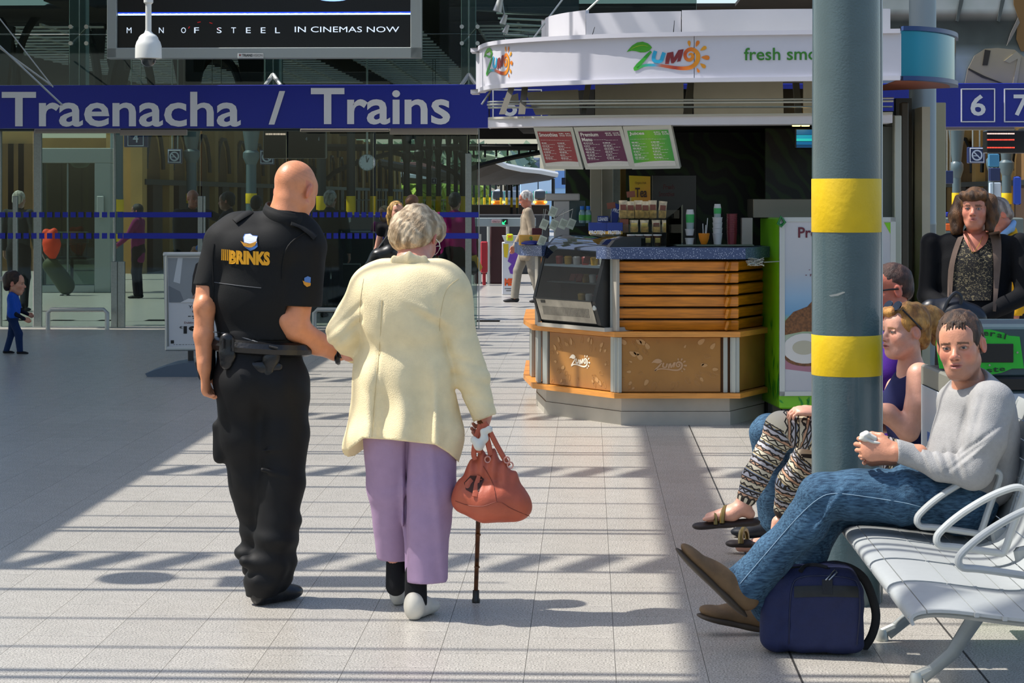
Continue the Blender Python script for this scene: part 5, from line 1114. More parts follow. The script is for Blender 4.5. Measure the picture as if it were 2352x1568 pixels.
# ---- advertising stand
ad = thing('poster_stand', 'silver framed poster stand advertising a 19.99 fare, behind the guard', 'poster stand', P(460, 850, 20))
RA = Matrix.Rotation(.06, 3, 'Z')
ac = P(470, 692, 20); W, H = .74, .905
def ap(u, v, o=0): return ac+RA@Vector(((u-.5)*W+(v-.5)*-.02, o, (v-.5)*H))
MB().slab([ap(0, 0, .03), ap(1, 0, .03), ap(1, 1, .03), ap(0, 1, .03)], (0, 1, 0), .02).build('backing', alu_l, ad)
for a, b_ in (((0, 0), (.055, 1)), ((.945, 0), (1, 1)), ((0, 0), (1, .045)), ((0, .955), (1, 1))):
    c = (ap(*a, 0)+ap(*b_, 0))/2; d = ap(*b_, 0)-ap(*a, 0); MB().bbx(c, (abs((RA.transposed()@d).x), .05, abs(d.z)), .012, RA).build('frame', alu_l, ad)
V = []; cs = []
def sheet(pts, col, nm, o=.0): return MB().slab([ap(u, v, .012-o) for u, v in pts], (0, -1, 0), .0012).build(nm, mat('p_'+nm+col, col, .5), ad)
sheet([(.05, .04), (.95, .04), (.95, .96), (.05, .96)], '#c9cbcc', 'paper'); sheet([(.06, .49), (.94, .49), (.94, .94), (.06, .94)], '#8d9396', 'photo', .002)
sheet([(.06, .49), (.25, .49), (.2, .6), (.06, .66)], '#6f767c', 'photo_seat', .004); sheet([(.12, .7), (.2, .68), (.24, .94), (.18, .94)], '#c2c8cb', 'photo_window', .004)
sheet([(.38, .5), (.34, .6), (.36, .76), (.40, .88), (.47, .92), (.6, .92), (.64, .8), (.64, .6), (.58, .5)], '#2b2320', 'photo_hair', .004); sheet([(.43, .74), (.42, .83), (.45, .88), (.54, .88), (.56, .8), (.52, .72)], '#b58a76', 'photo_face', .006)
sheet([(.32, .5), (.38, .58), (.47, .57), (.46, .5)], '#b58a76', 'photo_hand', .006); sheet([(.2, .49), (.3, .53), (.45, .52), (.7, .53), (.8, .49)], '#d4d6d6', 'photo_sleeve', .008)
ink = mat('ink', '#15130f')
def at(s, u0, u1, v0, v1, m=ink, bold=.0): o = ap(u0, v0, .008); txt(s, (o, RA@Vector(((u1-u0)*W, 0, 0)), Vector((0, 0, (v1-v0)*H))), m, ad, bold=bold)
at('You can do', .30, .62, .43, .46, bold=.01); at('this instead', .34, .66, .385, .415, bold=.01); at('Dublin to Cork', .24, .52, .275, .295, mat('ink_red2', '#6a2a20'), .01)
at('€', .18, .22, .225, .25, bold=.01); at('19', .23, .4, .17, .25, bold=.06); at('.99', .405, .5, .22, .25, bold=.03)
L = MB(); flines(L, ap(0, 0, .010), RA@Vector((W, 0, 0)), Vector((0, 0, H)), [(.28, .345, .6, .008), (.34, .325, .55, .008), (.34, .125, .6, .012), (.1, .06, .45, .004)], 2, .3); L.build('small_print', ink, ad)
MB().bbx(ap(.09, .09, .008), (.03, .001, .03), .0002, RA).build('crest', mat('ink', '#15130f'), ad)
MB().bbx(ac+Vector((-.13, .02, -H/2-.055)), (.05, .05, .12), .006).build('neck', blackm, ad); MB().bbx(ac+Vector((.2, .02, -H/2-.055)), (.05, .05, .12), .006).build('neck', blackm, ad)
p0 = ac+Vector((-.0, 0, -H/2)); z0 = 0
bs = MB(); prof = [(-.48, .0), (-.5, .03), (-.42, .06), (-.3, .1), (-.15, .125), (.1, .13), (.3, .11), (.45, .06), (.5, .03), (.49, 0)]
V = [(ac.x+x, 19.72, z) for x, z in prof]+[(ac.x+x, 20.32, z) for x, z in prof]; n = len(prof); bs.add(V, [tuple(range(n)), tuple(range(2*n-1, n-1, -1))]+[(i, (i+1) % n, n+(i+1) % n, n+i) for i in range(n)]); bs.build('base', mat('base_slate', '#4d5c6c', .4), ad, smooth='auto')
# ================================================================ PEOPLE IN FRONT
skin_m = mat('skin', '#ffffff', .42, attr=True, noise=.06, nscale=40, bump=.12, bscale=180, sss=.08)
def V3(*a): return Vector(a)
def fabric(name, col, rough=.8, noise=.05, nscale=40, bump=.2, bscale=350, spec=.25): return mat(name, col, rough, 0, noise, nscale, bump, bscale, spec=spec)
# ---------------------------------------------------------------- the guard, seen from behind
G = lambda x, y, d=0.: P(x, y, 8.73+d)
blk = fabric('black_uniform', '#0d0f10', .75, .08, 30, .15, 500, .3); blk2 = fabric('black_trouser', '#090a0c', .65, .08, 25, .1, 400, .3); lth = mat('pouch_black', '#0e0f11', .35, bump=.15, bscale=90)
guard = thing('person', 'bald guard in black polo and trousers, seen from behind, walking beside the old man', 'person', (G(630, 1385).x, 8.75, 0))
hc = G(677, 440, .03); HR = frame((.50, .80, -.36), (0.05, 0, 1)); gsk = '#d28c64'
ms = []
S = Sdf(.003, .02); head_sdf(S, hc, HR, .99, fat=.012)
S.cap(hc+HR@V3(0, -.03, -.05), G(652, 505, -.01), .058, .064, .03); S.cap(G(652, 505, -.01), G(640, 560, 0), .064, .08, .03); ms.append(S.mesh())
nV = len(ms[0][0])
shL, shR = G(512, 548), G(708, 556)
elL, wrL = G(470, 705, -.05), G(469, 845, -.06)
S = Sdf(.0048, .02)
S.cap(shL+V3(.025, 0, 0), G(477, 640, -.03), .035, .040); S.cap(G(476, 640, -.03), elL, .042, .041); S.cap(elL, G(468, 770, -.05), .042, .038); S.cap(G(468, 770, -.05), wrL, .038, .028); S.ell(elL+V3(.0, -.035, .01), (.025, .02, .03))
hand_sdf(S, G(470, 850, -.06), (.05, .25, -1), (.95, -.2, .1), (.1, 1, .1), .75, .95); ms.append(S.mesh())
S = Sdf(.0048, .02); elR, wrR = G(678, 752, -.06), G(775, 812, .06)
S.cap(shR, G(690, 650, -.02), .045, .058); S.cap(G(690, 650, -.02), elR, .060, .052); S.ell(G(655, 735, -.09), (.03, .03, .035), None, .03); S.cap(elR, G(728, 788, 0), .052, .045); S.cap(G(728, 788, 0), wrR, .045, .031)
hand_sdf(S, G(785, 815, .06), (1, .1, .02), (0, .3, 1), (0, 1, .1), .35, .95); ms.append(S.mesh())
S = Sdf(.01, .04); S.cap(G(610, 590), G(605, 820), .1, .1, flat=((1, 0, 0), 1.3)); S.path([G(560, 880, 0), G(568, 1000, .02), G(583, 1110, .04), G(600, 1230, .08), G(600, 1340, .1)], [.075, .07, .055, .04, .035]); S.path([G(650, 880, 0), G(650, 1000, -.01), G(648, 1110, -.02), G(640, 1220, -.03), G(622, 1340, -.02)], [.075, .07, .055, .045, .035]); S.cap(shL, shR, .05, .05); S.cap(G(560, 850), G(650, 850), .07, .07); ms.append(S.mesh())
gp_ = paint_head(hc, HR, .99, lip='#a8625a', brow='#4a3428')
def gpaint(V, cols):
    c = gp_(V, cols); q = (V-np.array(hc))@np.array(HR); s = np.clip((q[:, 2]-.01-.35*q[:, 1])/.05, 0, 1)*(np.linalg.norm(q, axis=1) < .16)
    vein = np.abs(np.sin(V[:, 0]*95+6*np.sin(V[:, 2]*40)))
    c = c*(1-.12*s[:, None]*np.exp(-(vein/.25)**2)[:, None]); return c
sobj('body', ms, skin_m, guard, pal=[gsk], paint=gpaint)
# polo with vest
S = Sdf(.0055, .045); X = (1, 0, 0)
S.cap(G(560, 560, .02), G(672, 562, .02), .105, .105); S.cap(G(605, 585, .01), G(598, 690, 0), .112, .118, flat=(X, 1.46)); S.cap(G(598, 690, 0), G(601, 795, .0), .118, .118, flat=(X, 1.50))
S.ell(G(590, 575, -.05), (.17, .075, .10)); S.ell(G(600, 660, -.04), (.16, .09, .16))
S.cap(G(560, 520, .01), G(672, 525, .01), .055, .055, .05); S.cap(shL, shR, .058, .06, .05)
S.cap(shL+V3(-.002, 0, -.01), G(473, 665, -.03), .070, .055, .03); S.cap(G(703, 570, 0), G(690, 710, -.03), .078, .085, .03); S.cap(G(645, 560, .0), G(654, 512, -.01), .11, .083, .04); S.cap(G(540, 520, 0), G(700, 528, 0), .05, .05, .04)
S.half(G(470, 656, -.03), (-.1, 0, -1)) if False else None
zt1, zt2 = G(0, 655).z, G(0, 698).z; xl, xr = G(497, 0).x, G(640, 0).x; zb = G(0, 778).z
S.cut(lambda x, y, z: np.where(x < xl-.02, zt1+.04*(xl-x)-z, np.where((x > xr+.04), zt2-.05*(x-xr)-z, zb-z+0*x)))
S.disp = fsum(wav(.0030, 16, 5, (1, 1, .7)), wav(.0016, 45, 6)); polo = sobj('polo_shirt', S.mesh(), blk, guard)
S = Sdf(.004, .012)
cc0 = G(655, 505, -.005)
for rr, zz, w_, fl in ((.075, .022, .0065, 3.6), (.083, .008, .0065, 3.2)): S.path([cc0+V3(math.cos(t)*rr, math.sin(t)*rr, zz-.020*math.cos(t)+.012*math.sin(t)) for t in np.linspace(-3.9, .75, 40)], [w_]*40, .006, flat=((0, 0, 1), fl))
sobj('collar', S.mesh(), blk, guard)
btubeG = lambda pts, ds, r, nm, m, par, flat=None: MB().tube([G(x, y, d) for (x, y), d in zip(pts, ds)], r, 6, flat=flat).build(nm, m, par, smooth='auto')
seam = mat('seam_grey', '#55585c', .6)
# a ray test against the shirt to lay prints on it
from mathutils.bvhtree import BVHTree
def bvh_of(o):
    me = o.data; return BVHTree.FromPolygons([v.co for v in me.vertices], [tuple(p.vertices) for p in me.polygons])
def lay(bv, x, y, D0, off=.003, k=0):
    o = Vector((0, 0, CAMH)); d = (P(x, y, D0)-o).normalized(); r = bv.ray_cast(o, d)
    if r[0] is None: return P(x, y, D0)
    return r[0]-d*(off+k)
pb = bvh_of(polo)
yel = mat('print_yellow', '#e8a314', .55)
def text_on(bv, s, x0, x1, y0, y1, D0, m, par, bold=.03, skew=0, shear=0, off=.003):
    o = put('t', bpy.data.meshes.new('t')); bpy.data.objects.remove(o)
    mb = MB(); txt(s, ((0, 0, 0), (1, 0, 0), (0, 1, 0)), m, None, bold=bold, shear=shear, mb=mb)
    # subdivide long triangles lightly by laying every vertex on the cloth
    V = [lay(bv, x0+(x1-x0)*v[0], y1+(y0-y1)*v[1]+skew*v[0], D0, off) for v in mb.v]; return put('lettering', mesh_of('lettering', V, mb.f, m), par)
text_on(pb, 'BRINKS', 526, 620, 574, 606, 8.6, yel, polo, .06, 4)
mb = MB()
for i in range(5):
    x = 509+i*4.2; mb.add([lay(pb, x, 572+i*.3, 8.6), lay(pb, x+2.2, 572+i*.3, 8.6), lay(pb, x+1.8, 598+i*.3, 8.6), lay(pb, x-.5, 597+i*.3, 8.6)], [(0, 1, 2, 3)])
mb.build('print_bars', yel, polo)
def patch(bv, pts, m, nm, par, D0=8.6, off=.0035):
    t = geometry.tessellate_polygon([[Vector((*p, 0)) for p in pts]]); return put(nm, mesh_of(nm, [lay(bv, x, y, D0, off) for x, y in pts], [tuple(i) for i in t], m), par)
patch(pb, [(558, 545), (562, 537), (575, 536), (580, 540), (592, 541), (590, 551), (592, 566), (585, 572), (575, 576), (562, 568), (560, 556)], mat('patch_blue', '#4a76b8', .5), 'emblem_shield', polo, off=.003)
patch(pb, [(560, 545), (564, 538), (574, 537), (580, 541), (591, 543), (589, 551), (590, 558), (572, 559), (561, 556)], mat('patch_white', '#e4e8ee', .5), 'emblem_top', polo, off=.005)
patch(pb, [(552, 553), (560, 557), (571, 560), (582, 557), (590, 553), (586, 563), (578, 568), (570, 568), (560, 565)], mat('patch_gold', '#c88a1c', .5), 'emblem_wings', polo, off=.0065)
patch(pb, [(699, 638), (707, 634), (714, 637), (713, 650), (706, 658), (699, 650)], mat('patch_blue', '#4a76b8'), 'sleeve_shield', polo, off=.004); patch(pb, [(695, 644), (703, 648), (714, 650), (713, 656), (705, 659), (698, 653)], mat('patch_gold', '#c88a1c'), 'sleeve_wings', polo, off=.006)
def seamline(bv, pts, nm, par, r=.0016, m=seam, D0=8.6): MB().tube([lay(bv, v.x, v.y, D0, .0008) for v in bcurve(pts, 4)], r, 5).build(nm, m, par)
seamline(pb, [(492, 648), (520, 652), (560, 657), (600, 661)], 'vest_seam', polo); seamline(pb, [(490, 762), (520, 766), (560, 776), (592, 786)], 'vest_hem', polo, .003)
seamline(pb, [(492, 560), (488, 600), (490, 650), (490, 700)], 'vest_edge', polo, .003, blk); seamline(pb, [(712, 528), (690, 540), (662, 565), (650, 600), (648, 640)], 'vest_edge', polo, .0035, blk)
for pts in ([(668, 512), (690, 520), (712, 534), (724, 546)], [(574, 486), (556, 496), (538, 508)]):
    MB().tube([lay(pb, v.x, v.y, 8.6, .004) for v in bcurve(pts, 4)], .019, 8, flat=((0, -.5, 1), .3)).build('epaulette', blk, guard, smooth='auto')
# trousers
S = Sdf(.0065, .035)
S.cap(G(602, 775, 0), G(602, 860, 0), .116, .122, flat=(X, 1.46)); S.ell(G(575, 880, -.03), (.105, .12, .13)); S.ell(G(640, 885, -.03), (.105, .12, .13))
S.path([G(560, 880, 0), G(568, 1000, .02), G(583, 1110, .04), G(600, 1230, .08), G(592, 1290, .1)], [.115, .105, .085, .068, .06]); S.ell(G(568, 1270, .08), (.04, .05, .03), None, .03)
S.path([G(650, 880, 0), G(650, 1000, -.01), G(648, 1110, -.02), G(636, 1220, -.03), G(602, 1345, -.02)], [.112, .102, .090, .078, .072], .03); S.path([G(650, 1200, .0), G(640, 1300, .02), G(628, 1340, .03)], [.075, .066, .06], .02)
S.cap(G(565, 1290, -.06), G(640, 1310, -.05), .024, .03, .025); S.cap(G(590, 1330, -.08), G(640, 1300, -.05), .012, .02, .02); S.cap(G(500, 980, 0), G(504, 1050, 0), .02, .02, .02)
S.cap(G(603, 1078, -.11), G(660, 1092, -.1), .010, .012, .015); S.cap(G(604, 1035, -.11), G(655, 1030, -.1), .008, .010, .015)
S.half((0, 0, G(0, 1366).z), (0, 0, -1)); S.disp = fsum(wav(.006, 13, 11, (1, 1, .45)), wav(.0025, 42, 12, (1, 1, .6)), lambda x, y, z: .005*np.sin(z*70+8*x)*np.clip((.42-z)/.2, 0, 1))
sobj('trousers', S.mesh(), blk2, guard)
S = Sdf(.0045, .02); shoe_sdf(S, V3(G(590, 0).x, 8.86, 0), V3(G(606, 0).x, 9.12, 0), .06, .05); so_ = sobj('shoe', S.mesh(), lth, guard)
S = Sdf(.0045, .02); shoe_sdf(S, V3(G(584, 0).x, 8.66, 0), V3(G(682, 0).x, 8.86, 0), .06, .05); sobj('shoe', S.mesh(), lth, guard)
sole = mat('sole_ridge', '#4a4438', .6)
for k in range(0): MB().tube([V3(G(590, 0).x+math.sin(t)*.040-.012, 8.668-math.cos(t)*.042, .010+k*.011) for t in np.linspace(-1.9, .9, 9)], .0034, 5).build('sole_ridge', sole, so_)
S = Sdf(.005, .02); S.cap(G(497, 792, -.01), G(707, 800, -.01), .03, .03); S.k = .01
blt = MB(); pts = []
for t in np.linspace(0, 2*math.pi, 28, endpoint=False): pts.append(G(601, 795)+V3(math.cos(t)*.186, math.sin(t)*.128, -.012*math.cos(t)))
blt.tube(pts, .028, 8, True, ((0, 0, 1), 1)); blt.build('belt', lth, guard, smooth='auto')
def pouch(pts, rs, nm, flat=((0, 1, 0), .6), seed=1, d=-.12, lid=None):
    S = Sdf(.004, .012); S.path([G(x, y, d) for x, y in pts], rs, flat=flat); S.disp = wav(.003, 40, seed)
    return sobj(nm, S.mesh(), lth, guard)
pouch([(477, 790), (472, 830), (474, 860)], [.036, .04, .032], 'belt_pouch', ((0, 1, 0), 1.0), 3, -.02); pouch([(522, 782), (524, 815), (520, 832)], [.030, .034, .024], 'belt_pouch', seed=4); pouch([(628, 800), (622, 830), (616, 858)], [.026, .027, .024], 'belt_pouch', seed=5); pouch([(560, 836), (600, 845), (640, 842)], [.02, .028, .02], 'belt_pouch', ((0, 1, 0), .5), 6)
for q in ([(512, 776), (512, 800)], [(536, 778), (536, 806)], [(618, 795), (638, 800)]): MB().tube([G(x, y, -.15) for x, y in q], .005, 6).build('pouch_strap', blk_w, guard)
S = Sdf(.003, .004); ax = (G(785, 815, .06)-elR).normalized(); wv = [G(776, 814, .06)+Vector((0, math.cos(t)*.036, math.sin(t)*.033)) for t in np.linspace(0, 6.28, 17)]
w_ = MB(); w_.tube(wv[:-1], .009, 6, True, (tuple(ax), 1.3)); wt1 = w_.build('watch', blackm, guard, smooth='auto'); MB().bbx(G(786, 812, .01), (.03, .012, .036), .004).build('watch_face', blackm, wt1)
# ---------------------------------------------------------------- the old man in the cream jacket
O = lambda x, y, d=0.: P(x, y, 8.45+d)
old = thing('person', 'stooped person in cream jacket and mauve trousers, seen from behind, walking with a cane', 'person', (O(955, 1400).x, 8.5, 0))
cream = fabric('cream_jacket', '#eedcb0', .85, .06, 18, .3, 260, .15); mauve = fabric('mauve_trouser', '#a288a4', .8, .04, 30, .15, 400, .2); wht = mat('white_shoe', '#cfc9ba', .5, noise=.06, nscale=15); sock = fabric('black_sock', '#131417', .8)
hc = O(958, 548, .12); HR = frame((.30, .80, -.48), (0, 0, 1)); ms = []
S = Sdf(.003, .02); head_sdf(S, hc, HR, .97); S.cap(hc+HR@V3(0, -.02, -.05), O(948, 618, .04), .056, .062, .03); S.cap(O(948, 615, .04), O(945, 680, 0), .07, .1, .03); ms.append(S.mesh())
S = Sdf(.0042, .02); hw = O(1112, 952, -.02)
S.cap(O(1095, 900, -.02), hw, .034, .03); hand_sdf(S, O(1116, 958, -.02), (-.05, .75, -.7), (-1, .1, -.1), (0, .7, .7), 1.0, .95); ms.append(S.mesh())
S = Sdf(.0048, .02); S.cap(O(800, 812, .04), O(830, 812, .1), .03, .028); hand_sdf(S, O(815, 812, .06), (.5, .8, 0), (0, -.3, -1), (-.8, .4, .2), .6, .9); ms.append(S.mesh())
S = Sdf(.01, .04); S.cap(O(945, 680), O(930, 960), .09, .09, flat=(X, 1.3)); S.path([O(893, 1000, 0), O(893, 1120, .06), O(908, 1300, .14)], [.07, .055, .03]); S.path([O(982, 1000, 0), O(980, 1120, -.01), O(955, 1350, -.02)], [.07, .055, .034]); ms.append(S.mesh())
sobj('body', ms, skin_m, old, pal=['#cf8f78'], paint=paint_head(hc, HR, .97, red='#c05a4a'))
# hair
def hair_paint(c1, c2, sc, seed):
    a, b = np.array(lin(c1)), np.array(lin(c2)); w = wav(1, sc, seed, (1, 1, .35), 7)
    def f(V, cols):
        t = np.clip(.5+.9*w(V[:, 0], V[:, 1], V[:, 2]), 0, 1)[:, None]; return a*t+b*(1-t)
    return f
hair_m = mat('hair', '#ffffff', .55, attr=True, noise=.25, nscale=90, bump=.5, bscale=140, stretch=(2.2, 2.2, .5), spec=.4)
def hair_obj(S, par, c1, c2, seed=1, sc=130, amp=.0035, nm='hair'):
    S.disp = fsum(wav(amp, sc*.7, seed, (1, 1, .3), 6), wav(amp*.5, sc*1.6, seed+1, (1, 1, .25), 5), wav(amp, 25, seed+2)); return sobj(nm, S.mesh(), hair_m, par, pal=[c1], paint=hair_paint(c1, c2, sc, seed))
S = Sdf(.003, .02); L = lambda x, y, z: hc+HR@(V3(x, y, z)*.97)
S.ell(L(0, -.022, .042), (.090, .106, .094), HR); S.ell(L(0, -.075, -.03), (.072, .045, .06), HR, .03); S.ell(L(-.02, -.05, .0), (.085, .08, .08), HR, .03); S.ell(L(.055, .02, .06), (.04, .07, .05), HR, .03)
S.ell(L(0, .115, -.01), (.12, .075, .075), HR, .015, mode='s'); S.ell(L(.098, .01, -.045), (.035, .05, .055), HR, .01, mode='s')
hair_obj(S, old, '#c8b496', '#8f7a5e', 3, 120, .0045)
# glasses arm and lens
gl_ = MB(); gl_.tube([L(.078, .0, .005), L(.078, .05, .008), L(.068, .092, .006)], .0022, 5); pts = [L(.045+.024*math.cos(t), .102-.02*abs(math.cos(t)), .0+.019*math.sin(t)) for t in np.linspace(0, 6.28, 16, endpoint=False)]; gl_.tube(pts, .0018, 5, True); gl_.build('glasses', mat('chrome', '#b9bdbb'), old)
# jacket
S = Sdf(.006, .045)
S.cap(O(880, 660, .02), O(1000, 660, .02), .10, .10); S.ell(O(945, 665, -.05), (.19, .09, .11)); S.ell(O(930, 720, -.03), (.185, .12, .16))
S.cap(O(945, 700, 0), O(935, 850, 0), .13, .125, flat=(X, 1.48)); S.cap(O(935, 850, 0), O(925, 1000, .0), .128, .150, flat=(X, 1.48)); S.cap(O(925, 1000, .0), O(923, 1080, .0), .150, .158, flat=(X, 1.48))
S.cap(O(850, 655, 0), O(1032, 655, 0), .065, .068, .05); S.ell(O(1040, 665, .0), (.06, .07, .06), None, .03); S.cap(O(900, 640), O(990, 638, .02), .075, .07, .05)
S.cap(O(845, 668, .0), O(788, 765, -.01), .075, .064, .03); S.cap(O(788, 765, -.01), O(812, 800, .08), .066, .055, .02)
S.path([O(1040, 680, 0), O(1060, 800, -.02), O(1085, 870, -.02), O(1113, 955, -.02)], [.076, .068, .062, .045], .018)
def hem(x, y, z):
    px = 1176+x/y*5000; py = 452-(z-CAMH)/y*5000
    h = np.interp(px, [780, 800, 835, 900, 1000, 1030, 1050, 1063, 1075, 1090, 1100, 1135], [1035, 1034, 1006, 1010, 1021, 1040, 1058, 1078, 1078, 966, 966, 952]); front = np.clip((y-8.45)/.08, 0, 1)
    return ((py-h-front*np.where(px < 840, 25, 0))*y/5000)
S.cut(lambda x, y, z: hem(x+0*y+0*z, y+0*x+0*z, z+0*x+0*y))
xs1 = O(1070, 0).x
def jdisp(x, y, z):
    o = wav(.0065, 15, 21, (1, 1, .5))(x, y, z)+wav(.004, 38, 22, (1, 1, .5))(x, y, z)
    px = 1176+x/y*5000; py = 452-(z-CAMH)/y*5000; bk = (y < 8.47)
    g = lambda v, w: np.exp(-(v/w)**2)
    # lengthwise drapes towards the hem, back seams, shoulder pull folds
    dn = np.clip((py-820)/160, 0, 1)*(px < 1068)
    o = o+bk*dn*(-.016*g(px-1000-(.02)*(py-900), 12)+.011*g(px-968, 16)-.013*g(px-925, 22)+.014*g(px-880, 16)-.010*g(px-845, 14))*1.7
    o = o+bk*.004*g(px-(878-(py-700)*.07), 4)*(py > 690)+bk*.010*g((px-1015)*.8-(py-760)*.25, 8)*g(py-770, 70)
    o = o+bk*.008*g(py-(735+.5*(px-980)), 10)*g(px-990, 40)-bk*.008*g(py-(715+.5*(px-980)), 10)*g(px-990, 40)
    for yy in (830, 865, 905): o = o+.004*g(py-yy-.35*(px-1070), 7)*(px > 1035)
    for yy in (735, 770): o = o+.005*g(py-yy+.9*(px-790), 8)*(px < 835)
    return o
S.disp = jdisp; S.hol = (.016, lambda x, y, z: (z < CAMH-(905-452)*8.45/5000)+0*x+0*y > 0)
jk = sobj('jacket', S.mesh(), cream, old)
S = Sdf(.004, .01); S.path([O(888, 622, .03), O(905, 606, -.035), O(940, 598, -.06), O(975, 606, -.05), O(1005, 622, .02)], [.010, .013, .014, .013, .010], flat=((0, -.2, 1), 2.3)); sobj('collar', S.mesh(), cream, old)
jb = bvh_of(jk); sm_ = mat('jacket_seam', '#d2bf92', .8)
for pts in ([(878, 690), (872, 790), (862, 900), (854, 1004)], [(1054, 640), (1026, 665), (1012, 720), (1010, 760)], [(835, 640), (828, 690), (826, 740)]): seamline(jb, pts, 'seam', jk, .0013, sm_, 8.3)
# trousers, socks, shoes
S = Sdf(.0062, .03)
S.cap(O(905, 960, 0), O(980, 960, 0), .105, .11, .05); S.path([O(893, 1000, 0), O(895, 1120, .06), O(906, 1300, .14)], [.105, .09, .060], .02); S.path([O(982, 1000, 0), O(984, 1120, -.01), O(977, 1200, -.01), O(975, 1330, -.02)], [.11, .103, .092, .080], .02)
S.cut(lambda x, y, z: np.where((x < O(927, 0).x), O(0, 1286, .12).z-z-.03*(x-O(905, 0).x), O(0, 1331).z-z+0*x)); S.disp = fsum(wav(.0045, 14, 31, (1, 1, .35)), wav(.002, 38, 32, (1, 1, .5)), lambda x, y, z: .022*np.exp(-((x-O(938, 0).x-.02*(z-.8))/.010)**2)*(y < 8.45)*np.clip((.95-z)/.2, .3, 1)-.008*np.exp(-((x-O(985, 0).x+.1*(z-.8))/.018)**2)*(y < 8.45))
S.hol = (.016, lambda x, y, z: (z < .24)+0*x+0*y > 0); sobj('trousers', S.mesh(), mauve, old)
S = Sdf(.0045, .02); S.path([O(908, 1270, .14), O(909, 1345, .14)], [.036, .04]); sobj('sock', S.mesh(), sock, old); S = Sdf(.0045, .02); S.path([O(955, 1315, -.02), O(955, 1382, -.03)], [.042, .044]); sobj('sock', S.mesh(), sock, old)
def shoe2(heel, toe, par, m, h=.055, w=.045, nm='shoe'):
    S = Sdf(.004, .02); shoe_sdf(S, heel, toe, h, w); return sobj(nm, S.mesh(), m, par)
s2 = shoe2(V3(O(908, 0).x*1.02, 8.66, 0), V3(O(925, 0).x, 8.93, 0), old, wht, .062); s1 = shoe2(V3(O(945, 0).x, 8.36, 0), V3(O(990, 0).x, 8.56, 0), old, wht, .060, .052)
for k in range(0):
    MB().tube([V3(O(949, 0).x+math.sin(t)*.043, 8.405-math.cos(t)*.040, .010+k*.009) for t in np.linspace(-1.5, 1.5, 9)], .0028, 5).build('sole_line', mat('sole_tan', '#b09a70', .7), s1)
# cane and handbag
cane_m = mat('bamboo_cane', '#5a3210', .4, noise=.7, nscale=25)
cn = thing('walking_cane', 'mottled brown bamboo walking cane with black rubber tip in the old man\'s hand', 'cane', (O(1093, 0, .08).x, 8.72, 0))
ct, cb = O(1106, 965, .02), V3(O(1093, 0, .28).x, 8.75, .0)
MB().cyl(ct, cb+V3(0, 0, .05), .0105, .009, 12).build('shaft', cane_m, cn, smooth='auto'); MB().tube([ct-V3(0, .06, -.0), ct-V3(0, .02, -.012), ct+V3(0, .03, .008), ct+V3(0, .07, -.005)], .014, 8).build('handle', cane_m, cn, smooth='auto')
MB().lathe([(.016, 0), (.017, .012), (.0135, .02), (.0135, .05)], cb, 16).build('rubber_tip', blackm, cn, smooth='auto')
for z in (.2, .38, .55): p = cb+(ct-cb)*z; MB().cyl(p-V3(0, 0, .003), p+V3(0, 0, .003), .0115, n=12).build('cane_ring', cane_m, cn)
terr = mat('terracotta_leather', '#b0553a', .55, noise=.1, nscale=12, bump=.25, bscale=40)
hb = thing('handbag', 'terracotta leather hobo handbag hanging from the old man\'s hand over the cane', 'handbag', O(1130, 1190, 0))
B_ = lambda x, y, d=0.: P(x, y, 8.36+d); S = Sdf(.004, .04)
S.path([B_(1075, 1135), B_(1120, 1145), B_(1180, 1155)], [.055, .075, .062], flat=((0, 1, 0), 1.15)); S.ell(B_(1135, 1150), (.125, .085, .075)); S.path([B_(1062, 1150), B_(1090, 1085)], [.035, .026]); S.path([B_(1195, 1168), B_(1165, 1100)], [.038, .03]); S.path([B_(1090, 1085), B_(1130, 1075), B_(1165, 1100)], [.03, .036, .03]); S.path([B_(1130, 1080), B_(1128, 1040)], [.03, .016]); S.path([B_(1092, 1080), B_(1102, 1045)], [.024, .012])
S.disp = fsum(wav(.005, 22, 41, (1.4, 1, .5)), wav(.002, 60, 42), lambda x, y, z: .006*np.sin((x-.05*z)*140)*np.clip((z-.50)/.12, 0, 1)); hbb = sobj('body', S.mesh(), terr, hb)
hv_ = bvh_of(hbb)
sea = mat('leather_seam', '#7a3420', .6)
seamline(hv_, [(1046, 1150), (1075, 1160), (1110, 1162), (1145, 1152), (1175, 1168), (1216, 1185)], 'seam', hbb, .0015, sea, 8.3); seamline(hv_, [(1110, 1070), (1132, 1110), (1140, 1150)], 'seam', hbb, .0015, sea, 8.3)
patch(hv_, [(1066, 1108), (1080, 1092), (1105, 1094), (1112, 1100), (1100, 1128), (1085, 1132), (1070, 1124)], mat('dark_leather', '#3a1810', .7), 'pocket_opening', hbb, 8.3, .002)
MB().tube([lay(hv_, x, y, 8.3, .004) for x, y in ((1100, 1092), (1095, 1110), (1092, 1130), (1090, 1140))], [.008, .011, .012, .012], 6, flat=((0, 1, 0), .35)).build('tab', terr, hbb, smooth='auto')
for pts, r in (([(1092, 1055), (1088, 1040), (1094, 1005), (1104, 975)], .010), ([(1128, 1045), (1118, 1005), (1112, 985), (1110, 972)], .011), ([(1168, 1070), (1140, 1020), (1122, 985), (1112, 970)], .010), ([(1100, 1040), (1105, 1005), (1110, 975)], .010)):
    MB().tube([B_(v.x, v.y, -.02) for v in bcurve(pts, 4)], r, 8, flat=((0, 1, 0), .6)).build('strap', terr, hb, smooth='auto')
S = Sdf(.003, .01); S.path([B_(1088, 1010, -.03), B_(1100, 1022, -.035), B_(1112, 1008, -.03), B_(1110, 990, -.03), B_(1122, 985, -.03)], [.014, .018, .015, .010, .012]); S.disp = wav(.004, 90, 3); sobj('tissue_wrap', S.mesh(), mat('tissue', '#d6d4c8', .8), hb)
